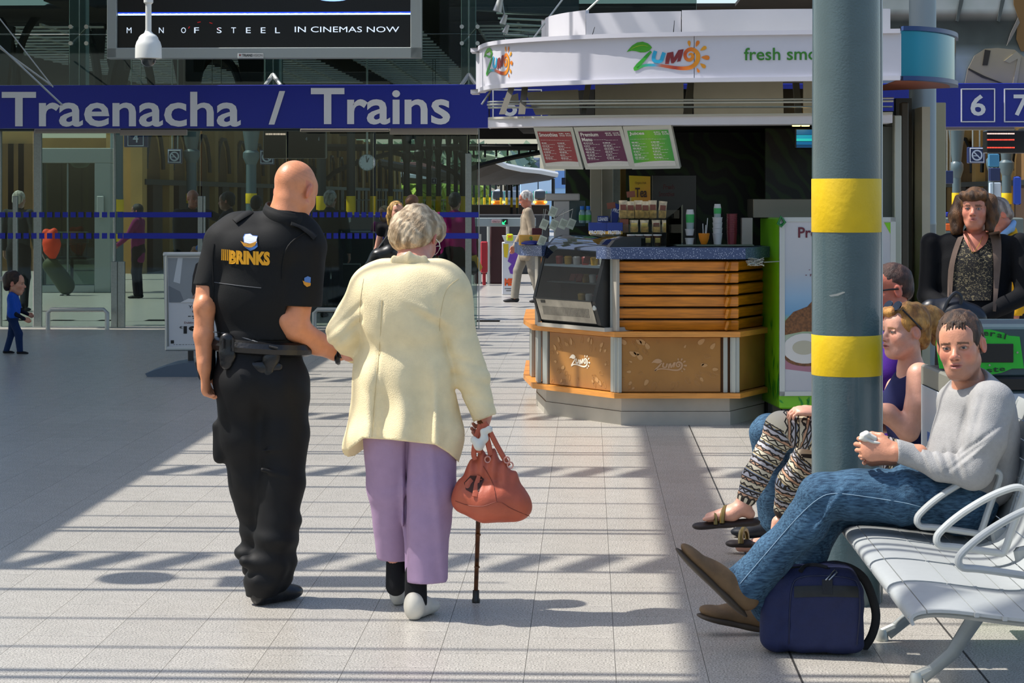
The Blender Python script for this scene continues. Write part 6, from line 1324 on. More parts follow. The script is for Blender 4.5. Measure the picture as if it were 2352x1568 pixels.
for x, y in ((1120, 1055), (1172, 1068), (1164, 1056)): MB().tube([B_(x, y, -.03)+V3(math.cos(t)*.011, 0, math.sin(t)*.012) for t in np.linspace(0, 6.28, 12, endpoint=False)], .003, 5, True).build('ring', mat('rose_ring', '#d69a88', .3, .4), hb)
# ---------------------------------------------------------------- the seated man
Sm = lambda x, y, d=0.: P(x, y, 7.72+d)
sit = thing('person', 'seated man in grey sweatshirt and jeans, looking at the camera, holding folded paper', 'person', (1.6, 7.75, 0))
grey = fabric('grey_sweatshirt', '#9d9c9a', .9, .05, 60, .35, 300, .1)
hc = Sm(2206, 795, -.02); HR = frame((-.40, -.88, -.03), (-.10, .0, 1)); ms = []
S = Sdf(.0027, .02); head_sdf(S, hc, HR, .98, mouth=.004); S.cap(hc+HR@V3(0, -.02, -.06), Sm(2232, 905, .03), .051, .058, .03); S.cap(Sm(2232, 900, .03), Sm(2245, 950, .03), .065, .09, .03); ms.append(S.mesh())
S = Sdf(.0032, .02); W_ = Sm(2058, 1038, -.14); S.cap(Sm(2110, 1042, -.14), W_, .034, .029)
hand_sdf(S, W_+V3(-.01, 0, 0), (-1, .15, .12), (.1, 1, -.15), (0, .1, 1), .55, .98); ms.append(S.mesh())
S = Sdf(.0034, .02); W2 = Sm(2052, 1048, .02); S.cap(Sm(2110, 1050, .05), W2, .034, .029); hand_sdf(S, W2, (-1, -.12, .1), (.1, -1, -.1), (0, 0, 1), .55, .98); ms.append(S.mesh())
S = Sdf(.01, .04); S.cap(Sm(2245, 940), Sm(2200, 1140), .08, .09, flat=((.3, .0, 1), 1.0)); S.cap(Sm(2190, 1150), Sm(1895, 1140, -.04), .06, .045); S.path([Sm(1895, 1140, -.04), Sm(1850, 1200, -.02), Sm(1775, 1275, .02), Sm(1705, 1360, .03)], [.045, .045, .04, .035]); ms.append(S.mesh())
sobj('body', ms, skin_m, sit, pal=['#c98c6e'], paint=paint_head(hc, HR, .98, stub='#8a6454', brow='#4a3222', iris='#33404a', red='#c46a58'))
L = lambda x, y, z: hc+HR@(V3(x, y, z)*.98)
S = Sdf(.0028, .02); S.ell(L(0, -.018, .043), (.082, .101, .090), HR); S.ell(L(0, -.05, .0), (.078, .07, .06), HR, .02); S.ell(L(0, .105, -.02), (.11, .048, .078), HR, .008, mode='s'); S.ell(L(0, .06, -.06), (.12, .062, .078), HR, .008, mode='s'); S.ell(L(0, -.02, -.1), (.13, .13, .075), HR, .01, mode='s')
for q in (-1, 1): S.ell(L(q*.082, -.01, .0), (.02, .024, .036), HR, .004, mode='s')
for i in range(9): a = -.04+i*.01; S.cap(L(a, .074-.4*a*a*10*.1, .092), L(a*1.1+.002, .089-abs(a)*.28, .068+random.uniform(-.004, .004)), .006, .003, .004)
hair_obj(S, sit, '#4f3826', '#2b1d14', 7, 190, .0022)
S = Sdf(.0052, .04)
S.path([Sm(2238, 935, .06), Sm(2225, 1030, .05), Sm(2195, 1130, .04)], [.125, .13, .135], .05, ((0, 1, 0), 1.35)); S.cap(Sm(2195, 920, .22), Sm(2275, 925, -.12), .062, .068, .05); S.ell(Sm(2280, 1000, .0), (.09, .17, .17), None, .05); S.ell(Sm(2285, 1090, .02), (.07, .15, .1), None, .05)
S.cap(Sm(2235, 905, .03), Sm(2235, 885, .02), .075, .07, .03)
S.path([Sm(2278, 925, -.14), Sm(2262, 1010, -.19), Sm(2235, 1082, -.2)], [.076, .070, .062], .02); S.path([Sm(2235, 1080, -.2), Sm(2160, 1072, -.17), Sm(2090, 1045, -.14)], [.064, .052, .040], .02); S.path([Sm(2095, 1046, -.14), Sm(2062, 1036, -.14)], [.043, .041], .006)
S.path([Sm(2200, 925, .24), Sm(2180, 1070, .22), Sm(2100, 1058, .06), Sm(2070, 1052, .03)], [.07, .06, .045, .04], .02)
S.half(hc+HR@V3(0, -.03, -.118), (-.05, -.2, 1)) if False else None
nk = Sm(2222, 888, -.02)
S.ell(hc+HR@V3(0, .0, -.1), (.088, .085, .055), HR, .006, mode='s')
S.cut(lambda x, y, z: np.where(x > Sm(2120, 0).x, (Sm(0, 1165).z-z)-.25*(x-Sm(2200, 0).x), Sm(2060, 0, -.14).x-x+0*z) if True else 0)
def sdisp(x, y, z):
    px = 1176+x/y*5000; py = 452-(z-CAMH)/y*5000; g = lambda v, w: np.exp(-(v/w)**2); fr = (y < 7.66)
    o = wav(.0035, 18, 51)(x, y, z)+wav(.0015, 50, 52)(x, y, z)
    for x0, y0, sl, w, a in ((2150, 1060, 1.6, 5, .006), (2175, 1062, 1.8, 6, .007), (2200, 1060, 2.2, 6, .007), (2120, 1050, 1.5, 4, .005), (2228, 1040, -.5, 8, .008), (2245, 1015, -.45, 7, .007)):
        o = o+fr*a*g((px-x0)-(py-y0)/sl*.6, w)*g(py-y0, 34)-fr*a*.8*g((px-x0-w*1.7)-(py-y0)/sl*.6, w)*g(py-y0, 34)
    for x0 in (2215, 2245): o = o+fr*.005*g(px-x0+.25*(py-960), 7)*g(py-960, 60)
    return o
S.disp = sdisp; sw = sobj('sweatshirt', S.mesh(), grey, sit)
S = Sdf(.003, .008); cr = hc+HR@V3(0, -.01, -.125)
nc = Sm(2234, 908, .02)
S.path([nc+V3(math.cos(t)*.070, math.sin(t)*.066, .022*(math.cos(t)*.75+math.sin(t)*.6)-.002) for t in np.linspace(0, 6.28, 30)], [.0075]*30, .012, flat=((0, 0, 1), 1.7)); sobj('neck_rib', S.mesh(), grey, sit)
MB().tube([Sm(2066, 1010, -.14)+V3(0, math.cos(t)*.03, 0) for t in (0, 1)], .001, 4) if False else None
# jeans
def denim():
    m = mat('denim', '#2f4f74', .8, 0, .12, 14, .35, 320, spec=.2); n = m.node_tree.nodes; l = m.node_tree.links; b = n['Principled BSDF']
    tc = n.new('ShaderNodeTexCoord'); mp = n.new('ShaderNodeMapping'); mp.inputs['Scale'].default_value = (30, 150, 150); l.new(tc.outputs['Object'], mp.inputs[0]); t = n.new('ShaderNodeTexNoise'); t.inputs['Scale'].default_value = 1; t.inputs['Detail'].default_value = 6; l.new(mp.outputs[0], t.inputs[0])
    r = n.new('ShaderNodeValToRGB'); r.color_ramp.elements[0].position = .3; r.color_ramp.elements[0].color = (*lin('#1d3248'), 1); r.color_ramp.elements[1].position = .72; r.color_ramp.elements[1].color = (*lin('#4c6e88'), 1); l.new(t.outputs[0], r.inputs[0])
    t2 = n.new('ShaderNodeTexNoise'); t2.inputs['Scale'].default_value = 5; l.new(tc.outputs['Object'], t2.inputs[0]); mr = n.new('ShaderNodeMapRange'); mr.inputs[1].default_value = .35; mr.inputs[2].default_value = .65; mr.inputs[3].default_value = .8; mr.inputs[4].default_value = 1.15; l.new(t2.outputs[0], mr.inputs[0])
    mx = n.new('ShaderNodeMix'); mx.data_type = 'RGBA'; mx.blend_type = 'MULTIPLY'; mx.inputs[0].default_value = 1; l.new(r.outputs[0], mx.inputs[6]); l.new(mr.outputs[0], mx.inputs[7]); l.new(mx.outputs[2], b.inputs['Base Color']); return m
dm = denim()
S = Sdf(.0062, .035)
S.cap(Sm(2215, 1150, .14), Sm(2215, 1150, -.02), .115, .115, .04)
S.path([Sm(2195, 1150, -.06), Sm(2080, 1140, -.06), Sm(1960, 1135, -.05), Sm(1885, 1135, -.04)], [.105, .098, .085, .077], .03)
S.path([Sm(1885, 1138, -.04), Sm(1850, 1200, -.02), Sm(1775, 1275, .02), Sm(1712, 1345, .06)], [.077, .072, .068, .080], .03)
S.path([Sm(2195, 1160, .18), Sm(1990, 1160, .18), Sm(1905, 1165, .18), Sm(1850, 1270, .16), Sm(1770, 1390, .10)], [.1, .085, .075, .07, .072], .03)
cutd = (Sm(1690, 1360, .06)-Sm(1775, 1275, .02)).normalized()
S.cut(lambda x, y, z: np.where(z < .42, ((x-Sm(1695, 0, .06).x)*-.80+(z-Sm(0, 1368, .06).z)*-.62+0*y), -1))
def jd(x, y, z):
    px = 1176+x/y*5000; py = 452-(z-CAMH)/y*5000; g = lambda v, w: np.exp(-(v/w)**2)
    o = wav(.004, 15, 61, (.5, 1, 1))(x, y, z)+wav(.0018, 45, 62)(x, y, z)
    for x0, y0, a in ((1900, 1180, .012), (1915, 1150, .009), (1885, 1205, .008)): o = o-a*g((px-x0)*.8+(py-y0)*.6, 7)*g((px-x0)*.6-(py-y0)*.8, 45)
    for k in range(5): o = o+.005*g(px-(2040+k*28)-(py-1130)*.4, 8)*(px > 2000)*(1 if k % 2 else -1)
    return o
S.disp = jd; S.hol = (.014, lambda x, y, z: (z < .26)+0*x+0*y > 0); jn = sobj('jeans', S.mesh(), dm, sit)
jnb = bvh_of(jn); seamline(jnb, [(1700, 1340), (1760, 1270), (1830, 1190), (1880, 1145), (1920, 1133), (2000, 1142), (2080, 1155), (2120, 1165)], 'stitching', jn, .0014, mat('stitch', '#7d98ac', .7), 7.6)
# suede shoes: near one toe-up, far one under it
suede = mat('brown_suede', '#6a5236', .75, noise=.15, nscale=20, bump=.2, bscale=80); solem = mat('shoe_sole', '#3a2f22', .6)
def tshoe(heel, toe, upv, nm='shoe', w=.045, h=.05):
    heel, toe, up = Vector(heel), Vector(toe), Vector(upv).normalized(); d = toe-heel; Ln = d.length; d = d/Ln; up = (up-d*up.dot(d)).normalized(); sd_ = d.cross(up); R = Matrix(((sd_.x, d.x, up.x), (sd_.y, d.y, up.y), (sd_.z, d.z, up.z)))
    S = Sdf(.004, .025); S.ell(heel+d*Ln*.15+up*h*.95, (w*.8, Ln*.17, h*1.0), R); S.ell(heel+d*Ln*.42+up*h*.75, (w*.84, Ln*.3, h*.8), R); S.ell(heel+d*Ln*.76+up*h*.48, (w*.98, Ln*.25, h*.5), R); S.half(heel, -up); o = sobj(nm, S.mesh(), suede, sit)
    S = Sdf(.004, .02); S.ell(heel+d*Ln*.2, (w*.86, Ln*.23, .012), R); S.ell(heel+d*Ln*.5, (w*.84, Ln*.35, .011), R); S.ell(heel+d*Ln*.76, (w*1.04, Ln*.27, .012), R); sobj('sole', S.mesh(), solem, o)
    MB().tube([heel+d*Ln*(.55+.2*math.cos(t))+sd_*w*.72*math.sin(t)+up*(h*.98-.018*(math.cos(t)+.3)) for t in np.linspace(-1.9, 1.9, 12)], .002, 5).build('stitching', mat('suede_stitch', '#8a7048', .8), o)
tshoe(Sm(1712, 1412, .02), Sm(1556, 1262, .0), (.55, 0, .8)); tshoe(V3(Sm(1760, 0, .4).x, 8.12, .015), V3(Sm(1603, 0, .4).x, 8.1, .075), (.15, 0, 1))
S = Sdf(.003, .006); S.path([Sm(2030, 1020, -.12), Sm(2008, 1016, -.12), Sm(1986, 1008, -.12)], [.020, .02, .022], flat=((0, .1, 1), .28)); S.path([Sm(1986, 1008, -.12), Sm(1982, 1000, -.12), Sm(1990, 996, -.12), Sm(2010, 1006, -.12)], [.009, .010, .010, .008], flat=((0, 1, 0), 2.2)); tag(sobj('folded_paper', S.mesh(), mat('paper', '#c9c8be', .7)), 'small folded pale paper held in the seated man\'s hands', 'paper')
# ================================================================ PEOPLE BEHIND
def cloth(col, rough=.85): return mat('cloth_'+col.strip('#'), col, rough, noise=.06, nscale=25, bump=.15, bscale=250, spec=.2)
def figure(label, x, ytop, D, face, sk='#c08a70', hairc=('#3a2a1e', '#1c130d'), top='#222', bot='#1a1a1e', shoe='#15130f', bald=False, stride=.0, armL=None, armR=None, h=.010, build=1.0, hs=1.0, H=None, headdir=None, sleeve=1.0, sleevec=None, name='person', hair='short', topcut=.0, coat=False, detail=False, grp=None, lean=0, zk=1.0):
    """a standing or walking person; sizes follow the body height"""
    zt = CAMH-(ytop-452)*D/5000; H = H or zt; base = V3((x-1176)*D/5000, D, 0); k = H/1.75
    f = Vector((*face, 0)).normalized(); r = f.cross(V3(0, 0, 1)); U = V3(0, 0, 1); p = lambda a, b, c: base+r*a*k+f*b*k+U*c*k*zk
    t = thing(name, label, 'person', tuple(base), grp)
    hz = 1.75-.125*hs/ (k if hs == 1 else k)*k; hz = 1.75-.13*hs
    hc = base+f*(.03+lean)*k+U*hz*k; hd = Vector(headdir) if headdir else Vector((f.x, f.y, -.05)); HR = frame(hd); hsz = hs*k
    S = Sdf(min(h, .006 if detail else .008), .02); head_sdf(S, hc, HR, hsz); S.cap(hc+HR@V3(0, -.02, -.06)*hsz, p(0, -.01, 1.44), .05*k, .055*k, .03); a_ = [S.mesh()]
    sh = [p(-.19*build, 0, 1.42), p(.19*build, 0, 1.42)]; arms = [armL, armR]; S = Sdf(h*.7, .02)
    pts = []
    for i, q in enumerate((-1, 1)):
        A = arms[i] or ((.25*q, .0+stride*.25*q, 1.13), (.26*q, .06+stride*.6*q, .88)); el, wr = p(*A[0]), p(*A[1]); pts.append((sh[i], el, wr))
        d_ = (wr-el).normalized(); S.cap(sh[i], el, .04*k, .038*k); S.cap(el, wr, .037*k, .025*k); hand_sdf(S, wr, d_, -r*q, f, .35, k*.95, k=.006)
    a_.append(S.mesh()); S = Sdf(.016, .03); S.cap(p(0, 0, 1.38), p(0, 0, .95), .09*k, .09*k); fts = []
    for q in (-1, 1):
        ft = p(.09*q, stride*q, .06); kn = p(.095*q, stride*q*.55+.04, .5); S.cap(p(.09*q, 0, .9), kn, .055*k, .045*k); S.cap(kn, ft, .042*k, .03*k); fts.append((kn, ft))
    a_.append(S.mesh()); sobj('body', a_, skin_m, t, pal=[sk], paint=paint_head(hc, HR, hsz))
    bw = build; S = Sdf(h, .04)
    S.cap(p(0, 0, 1.32), p(0, .01, 1.05), .115*k, .112*k, flat=(r, 1.4*bw)); S.cap(p(-.12*bw, 0, 1.42), p(.12*bw, 0, 1.42), .06*k, .06*k); S.cap(p(0, .01, 1.05), p(0, .01, .92 if not coat else .72), .112*k, .122*k, flat=(r, 1.42*bw)); S.cap(p(0, 0, 1.42), p(0, 0, 1.49), .075*k, .06*k)
    for i, (a, el, wr) in enumerate(pts):
        e = a+(el-a)*min(1, sleeve*2 if sleeve < .5 else 1); S.cap(a, e, .066*k, .054*k, .02)
        if sleeve > .5 and not sleevec: S.cap(el, wr, .054*k, .042*k, .02)
        if sleeve > .5 and sleevec:
            S2 = Sdf(h, .02); S2.cap(a+(el-a)*.45, el, .052*k, .048*k); S2.cap(el, wr, .047*k, .038*k); sobj('sleeve', S2.mesh(), cloth(sleevec), t)
    S.disp = fsum(wav(.004, 20, int(x)+1, (1, 1, .5)), wav(.002, 50, int(x)+2)); S.half(p(0, 0, .88 if not coat else .66), (0, 0, -1)); S.ell(hc+HR@V3(0, .01, -.09)*hsz, (.07*k, .075*k, .06*k), HR, .01, mode='s'); topo = sobj('jacket' if coat else 'top', S.mesh(), cloth(top), t)
    S = Sdf(h, .03); S.cap(p(0, 0, .98), p(0, 0, .9), .115*k, .12*k, flat=(r, 1.35*bw))
    for i, q in enumerate((-1, 1)): kn, ft = fts[i]; S.cap(p(.09*q, 0, .88), kn, .1*k, .075*k, .02); S.cap(kn, ft, .074*k, .06*k, .02)
    S.disp = fsum(wav(.005, 20, int(x)+5, (1, 1, .5))); S.half(p(0, 0, .06), (0, 0, -1)); sobj('trousers', S.mesh(), cloth(bot), t)
    for kn, ft in fts: S = Sdf(h*.8, .02); shoe_sdf(S, V3(ft.x, ft.y, .0)-f*.07*k, V3(ft.x, ft.y, 0)+f*.18*k, .045*k, .042*k); sobj('shoe', S.mesh(), cloth(shoe, .5), t)
    if not bald:
        L = lambda a, b, c: hc+HR@(V3(a, b, c)*hsz); S = Sdf(.006 if not detail else .0045, .02); s_ = hsz
        S.ell(L(0, -.020, .042), (.087*s_, .104*s_, .092*s_), HR); S.ell(L(0, -.07, -.02), (.072*s_, .045*s_, .06*s_), HR, .02)
        if hair == 'long': S.path([L(-.075, -.03, .03), L(-.082, -.03, -.06), L(-.08, -.02, -.15)], [.035*s_, .036*s_, .028*s_]); S.path([L(.075, -.03, .03), L(.082, -.03, -.06), L(.08, -.02, -.15)], [.035*s_, .036*s_, .028*s_]); S.path([L(0, -.08, 0), L(0, -.09, -.13)], [.06*s_, .055*s_])
        if hair == 'bob': S.path([L(-.085, -.02, .05), L(-.095, -.01, -.04), L(-.085, .02, -.12)], [.04*s_, .043*s_, .03*s_]); S.path([L(.085, -.02, .05), L(.10, -.01, -.04), L(.105, .01, -.12)], [.04*s_, .05*s_, .036*s_]); S.path([L(0, -.09, 0), L(0, -.1, -.12)], [.07*s_, .06*s_]); S.path([L(-.06, .065, .075), L(0, .085, .07), L(.06, .065, .075)], [.028*s_, .03*s_, .028*s_])
        zc = -.03 if hair != 'bob' else -.055
        S.ell(L(0, .115, zc+.02), (.07*s_ if hair != 'short' else .11*s_, .06*s_, .08*s_), HR, .008, mode='s')
        if hair == 'short': S.ell(L(0, .05, -.09), (.12*s_, .09*s_, .085*s_), HR, .008, mode='s')
        hair_obj(S, t, *hairc, seed=int(x) % 90, sc=110/s_, amp=.003*s_)
    return t, p, hc, HR, topo
# toddler
t, p, hc, HR, to = figure('toddler in a blue t-shirt over dark sleeves walking at the left edge', 30, 622, 22.6, (1, .05), H=.86, hs=2.05, build=1.45, zk=.87, hairc=('#3a2418', '#20130c'), top='#1d4fb0', bot='#1c2f55', shoe='#14161c', sleevec='#171a26', stride=.16, armL=((-.2, .1, 1.05), (-.14, .3, .95)), armR=((.2, .05, 1.0), (.2, .28, .86)), h=.006, sk='#c88e70')
figure('person in a beige jacket and grey trousers walking left, by the ticket barriers', 1212, 438, 33.6, (-1, -.05), sk='#c07a62', hairc=('#d8d4cc', '#8f8a82'), top='#9a8c78', bot='#8c867a', shoe='#2a2a2c', stride=.2, headdir=(-1, -.1, -.3), coat=True, h=.009, build=1.15)
figure('person in a magenta jacket and black trousers, seen from behind through the glass', 1044, 442, 29, (0.2, 1), sk='#9a6a54', hairc=('#2a2624', '#141210'), top='#a01a66', bot='#14131a', build=1.15, h=.010)
bw_ = thing('shopping_bag', 'black and yellow shopping bag held by the person in magenta', 'bag', P(1095, 620, 28.9))
MB().slab([P(1076, 590, 28.9), P(1094, 585, 28.9), P(1108, 614, 28.9), P(1104, 622, 28.9), P(1084, 628, 28.9)], (0, 1, 0), .12).build('yellow_bag', mat('bag_yellow', '#c9a040', .6), bw_); MB().slab([P(1072, 598, 28.85), P(1090, 600, 28.85), P(1100, 622, 28.85), P(1088, 632, 28.85), P(1074, 628, 28.85)], (0, 1, 0), .1).build('black_bag', blackm, bw_)
tb, p, hc, HR, to = figure('blonde woman in a sleeveless black top with sunglasses on her hair, facing the camera', 912, 461, 24, (-.15, -1), sk='#d8a088', hairc=('#c09a58', '#8a6a38'), top='#17171a', sleeve=.1, hair='long', h=.008, detail=True, armR=((.26, -.04, 1.14), (.2, .12, .95)), headdir=(.4, -1, .0))
for q in (-1, 1): MB().lathe([(.001, 0), (.022, .002), (.022, .006), (.001, .008)], hc+HR@V3(q*.03, .075, .095), 12).build('sunglass_lens', blackm, tb)
tk = thing('shoulder_bag', 'black shoulder bag at the hip of the blonde woman', 'bag', P(872, 588, 23.8)); S = Sdf(.008, .03); S.path([P(852, 612, 23.8), P(872, 590, 23.8), P(895, 580, 23.8)], [.07, .1, .1]); S.disp = wav(.006, 25, 2); sobj('body', S.mesh(), blackm, tk); MB().cyl(P(865, 575, 23.75), P(905, 520, 23.9), .012, n=6).build('strap', blackm, tk)
figure('bald man in a navy jacket looking down, behind the old man\'s head', 950, 446, 30, (-.7, -.7), sk='#c2705a', bald=True, top='#1c2638', headdir=(-.8, -.5, -.3), h=.011)
figure('person in plum top with pale hair, half hidden behind the blonde woman', 884, 472, 31, (-.5, -.8), sk='#b88068', hairc=('#b09068', '#7a6040'), top='#5a2050', h=.012)
figure('grey haired person in a dark jacket, seen from behind through the dark glass', 757, 437, 29.5, (.2, 1), sk='#8a6050', hairc=('#a09c94', '#6a665e'), top='#1d2724', bot='#15181a', h=.012)
figure('bald man in dark clothes leaning on his arm behind the glass, left of the guard', 441, 435, 30, (.6, -.8), sk='#9a5a4c', bald=True, top='#20262a', armL=((-.45, .1, 1.32), (-.25, .3, 1.2)), h=.011, build=1.2)
figure('man in a navy vest with bright blue sleeves facing left behind the glass', 525, 440, 29, (-1, .1), sk='#7a5040', hairc=('#1d1815', '#0d0b0a'), top='#161d2c', sleevec='#2f62b0', armL=((-.24, .15, 1.15), (-.18, .38, .98)), armR=((.22, .12, 1.15), (.2, .36, .95)), h=.011)
figure('dark haired person just left of the guard\'s collar, behind the glass', 588, 449, 30, (0, 1), sk='#6a4a3c', hairc=('#181412', '#0a0807'), top='#101216', h=.013)
figure('woman in a dark magenta coat facing left behind the glass, near the yellow banded column', 318, 468, 35, (-1, .1), sk='#7a5040', hairc=('#1d1815', '#0d0b0a'), top='#6a1a4c', bot='#191418', coat=True, h=.012, armL=((-.2, .15, 1.15), (-.1, .35, 1.0)))
figure('white haired person in dark clothes at the far left behind the glass', 42, 438, 31, (.3, 1), sk='#b08470', hairc=('#c8c2b4', '#8a8478'), top='#2c3030', bot='#16181a', h=.012)
ty, p, hc, HR, to = figure('grey haired man in a mustard jacket with pale blue collar at the right edge', 2318, 455, 15.2, (-.9, -.15), sk='#b0705c', hairc=('#9a9088', '#6a605a'), top='#d09a1c', headdir=(-.9, -.2, -.6), h=.007, detail=True, lean=.06, build=1.2)
S = Sdf(.005, .01); S.path([hc+V3(.02, -.07, -.13), hc+V3(.08, -.06, -.09), hc+V3(.11, .0, -.05)], [.02, .024, .02]); sobj('shirt_collar', S.mesh(), cloth('#7fa4cc'), ty)
# luggage at left behind the glass
lg_ = thing('luggage_trolley', 'tilted dark olive suitcase with an orange bag strapped on its top', 'suitcase', P(150, 678, 36)); ol = cloth('#3c4428', .6)
c0, c1 = P(105, 600, 36), P(150, 672, 36); dz = (c1-c0).normalized(); S = Sdf(.012, .02); S.cap(P(118, 610, 36), P(152, 655, 36), .14, .15, flat=((0, 1, 0), .8)); S.disp = wav(.005, 20, 3); sobj('case', S.mesh(), ol, lg_)
for x in (142, 157): MB().cyl(P(x, 680, 36)+V3(0, -.06, 0), P(x, 680, 36)+V3(0, .06, 0), .03, n=12).build('wheel', blackm, lg_)
S = Sdf(.012, .03); S.ell(P(118, 560, 36), (.16, .14, .2)); S.path([P(105, 535, 36), P(110, 545, 36), P(125, 530, 36)], [.07, .09, .05]); S.path([P(120, 580, 36), P(122, 600, 36)], [.1, .05]); S.disp = wav(.014, 25, 5); sobj('orange_bag', S.mesh(), cloth('#d8401c', .6), lg_)
MB().tube([P(90, 560, 36), P(100, 590, 36), P(112, 612, 36)], .012, 6).build('handle', alu, lg_)
# ---------------------------------------------------------------- standing woman in the open black coat
Wm = lambda x, y, d=0.: P(x, y, 12.1+d)
t, p, hc, HR, to = figure('brown haired woman standing in a black coat, black print top and gold necklace', 2240, 428, 12.1, (-.25, -1), sk='#c08068', hairc=('#5c3c1c', '#35210e'), top='#0e0f12', bot='#101116', coat=True, hair='bob', headdir=(-.35, -1, .02), h=.009, detail=True, build=1.3, armL=((-.28, .08, 1.13), (-.02, .26, 1.0)), armR=((.27, .02, 1.12), (.06, .26, .98)))
tbv = bvh_of(to)
def wgrid(pts_l, pts_r, nm, m, off, par, bv=tbv, D0=11.8, n=8, paintf=None):
    V = []; F = []; L_ = bcurve(pts_l, 3); R_ = bcurve(pts_r, 3); N = min(len(L_), len(R_))
    for i in range(N):
        for j in range(n+1): q = L_[i]+(R_[i]-L_[i])*j/n; V.append(lay(bv, q.x, q.y, D0, off))
    F = [(i*(n+1)+j, (i+1)*(n+1)+j, (i+1)*(n+1)+j+1, i*(n+1)+j+1) for i in range(N-1) for j in range(n)]
    return put(nm, mesh_of(nm, V, F, m, True), par)
blouse = mat('print_blouse', '#121110', .8); 
def print_blouse():
    m = mat('script_print', '#141210', .8); n = m.node_tree.nodes; l = m.node_tree.links; b = n['Principled BSDF']; tc = n.new('ShaderNodeTexCoord'); mp = n.new('ShaderNodeMapping'); mp.inputs['Scale'].default_value = (70, 70, 120); l.new(tc.outputs['Object'], mp.inputs[0])
    t = n.new('ShaderNodeTexNoise'); t.inputs['Scale'].default_value = 1; t.inputs['Detail'].default_value = 4; t.inputs['Distortion'].default_value = 1.5; l.new(mp.outputs[0], t.inputs[0]); r = n.new('ShaderNodeValToRGB'); r.color_ramp.elements[0].position = .56; r.color_ramp.elements[0].color = (*lin('#0f0e0e'), 1); r.color_ramp.elements[1].position = .62; r.color_ramp.elements[1].color = (*lin('#8f8260'), 1); l.new(t.outputs[0], r.inputs[0]); l.new(r.outputs[0], b.inputs['Base Color']); return m
wgrid([(2212, 542), (2204, 560), (2192, 600), (2184, 650), (2184, 690)], [(2276, 542), (2278, 560), (2280, 600), (2280, 650), (2276, 690)], 'blouse', print_blouse(), .012, t)
wgrid([(2212, 530), (2214, 545), (2222, 562), (2232, 578)], [(2270, 530), (2270, 545), (2262, 562), (2242, 578)], 'skin_neckline', mat('neck_skin', '#b8705a', .6), .018, t)
wgrid([(2200, 545), (2190, 570), (2178, 620), (2176, 690)], [(2214, 540), (2204, 565), (2192, 610), (2186, 690)], 'coat_lining', cloth('#6a5a50'), .02, t); wgrid([(2270, 535), (2278, 560), (2282, 620), (2280, 745)], [(2296, 530), (2300, 560), (2298, 620), (2284, 745)], 'coat_lining', cloth('#6a5a50'), .02, t)
MB().tube([lay(tbv, x, y, 11.8, .03) for x, y in ((2222, 540), (2226, 560), (2233, 582), (2240, 576), (2250, 560), (2258, 542))], .0018, 5).build('necklace', mat('gold', '#c8a050', .3, .9), t)
hbk = thing('handbag', 'black handbag with a twisted strap held by the standing woman', 'handbag', Wm(2190, 720, -.3)); S = Sdf(.006, .03); S.path([Wm(2140, 712, -.33), Wm(2190, 722, -.33), Wm(2240, 730, -.33)], [.06, .09, .07]); S.disp = wav(.006, 30, 7); sobj('body', S.mesh(), mat('navy_black', '#0c1018', .4), hbk)
MB().tube([Wm(v.x, v.y, -.4) for v in bcurve([(2168, 715), (2178, 690), (2195, 672), (2208, 685), (2200, 712)], 4)], .010, 8).build('strap', mat('navy_black', '#0c1018'), hbk, smooth='auto')
# ---------------------------------------------------------------- seated blonde woman with sunglasses on her head
F_ = lambda x, y, d=0.: P(x, y, 9.75+d)
wo = thing('person', 'seated blonde woman in a navy sleeveless top and patterned leggings, behind the striped pillar', 'person', (F_(2100, 0).x, 9.75, 0))
hc = F_(2078, 762); HR = frame((-.93, -.38, .02), (-.02, 0, 1)); ms = []
S = Sdf(.0036, .02); head_sdf(S, hc, HR, 1.02, female=True); S.cap(hc+HR@V3(0, -.025, -.06), F_(2092, 850, .03), .048, .052, .03); S.cap(F_(2092, 850, .03), F_(2098, 900, .04), .06, .1, .03); ms.append(S.mesh())
S = Sdf(.0052, .02); S.path([F_(2112, 862, -.10), F_(2108, 930, -.13), F_(2086, 988, -.14)], [.058, .055, .048]); S.path([F_(2086, 990, -.14), F_(2040, 950, -.14), F_(1965, 935, -.16), F_(1890, 945, -.18)], [.046, .042, .036, .029]); hand_sdf(S, F_(1880, 948, -.18), (-1, 0, .15), (0, .3, -1), (0, 1, .3), .55, .95); ms.append(S.mesh())
S = Sdf(.0052, .02); S.path([F_(2060, 890, .2), F_(2030, 970, .18), F_(1960, 960, .05), F_(1900, 950, -.05)], [.05, .045, .036, .029]); hand_sdf(S, F_(1888, 942, -.06), (-1, -.1, .1), (0, -.3, -1), (0, -1, .3), .6, .95); ms.append(S.mesh())
S = Sdf(.004, .02); S.path([F_(1722, 1125, -.08), F_(1705, 1160, -.08)], [.042, .034]); S.path([F_(1705, 1165, -.08), F_(1680, 1178, -.08), F_(1630, 1188, -.08)], [.032, .034, .022], flat=((0, 1, 0), 1.3)); S.cap(F_(1716, 1175, -.08), F_(1722, 1180, -.08), .026, .024)
for k in range(5): S.cap(F_(1636, 1188, -.12+k*.02), F_(1618+abs(k-1)*2, 1192, -.12+k*.02), .011, .009, .003)
ms.append(S.mesh()); S = Sdf(.004, .02); S.path([V3(F_(1790, 0, .2).x, 9.95, .14), V3(F_(1785, 0, .2).x, 9.95, .06), V3(F_(1735, 0, .2).x, 9.95, .035), V3(F_(1700, 0, .2).x, 9.95, .03)], [.036, .035, .03, .022]); ms.append(S.mesh())
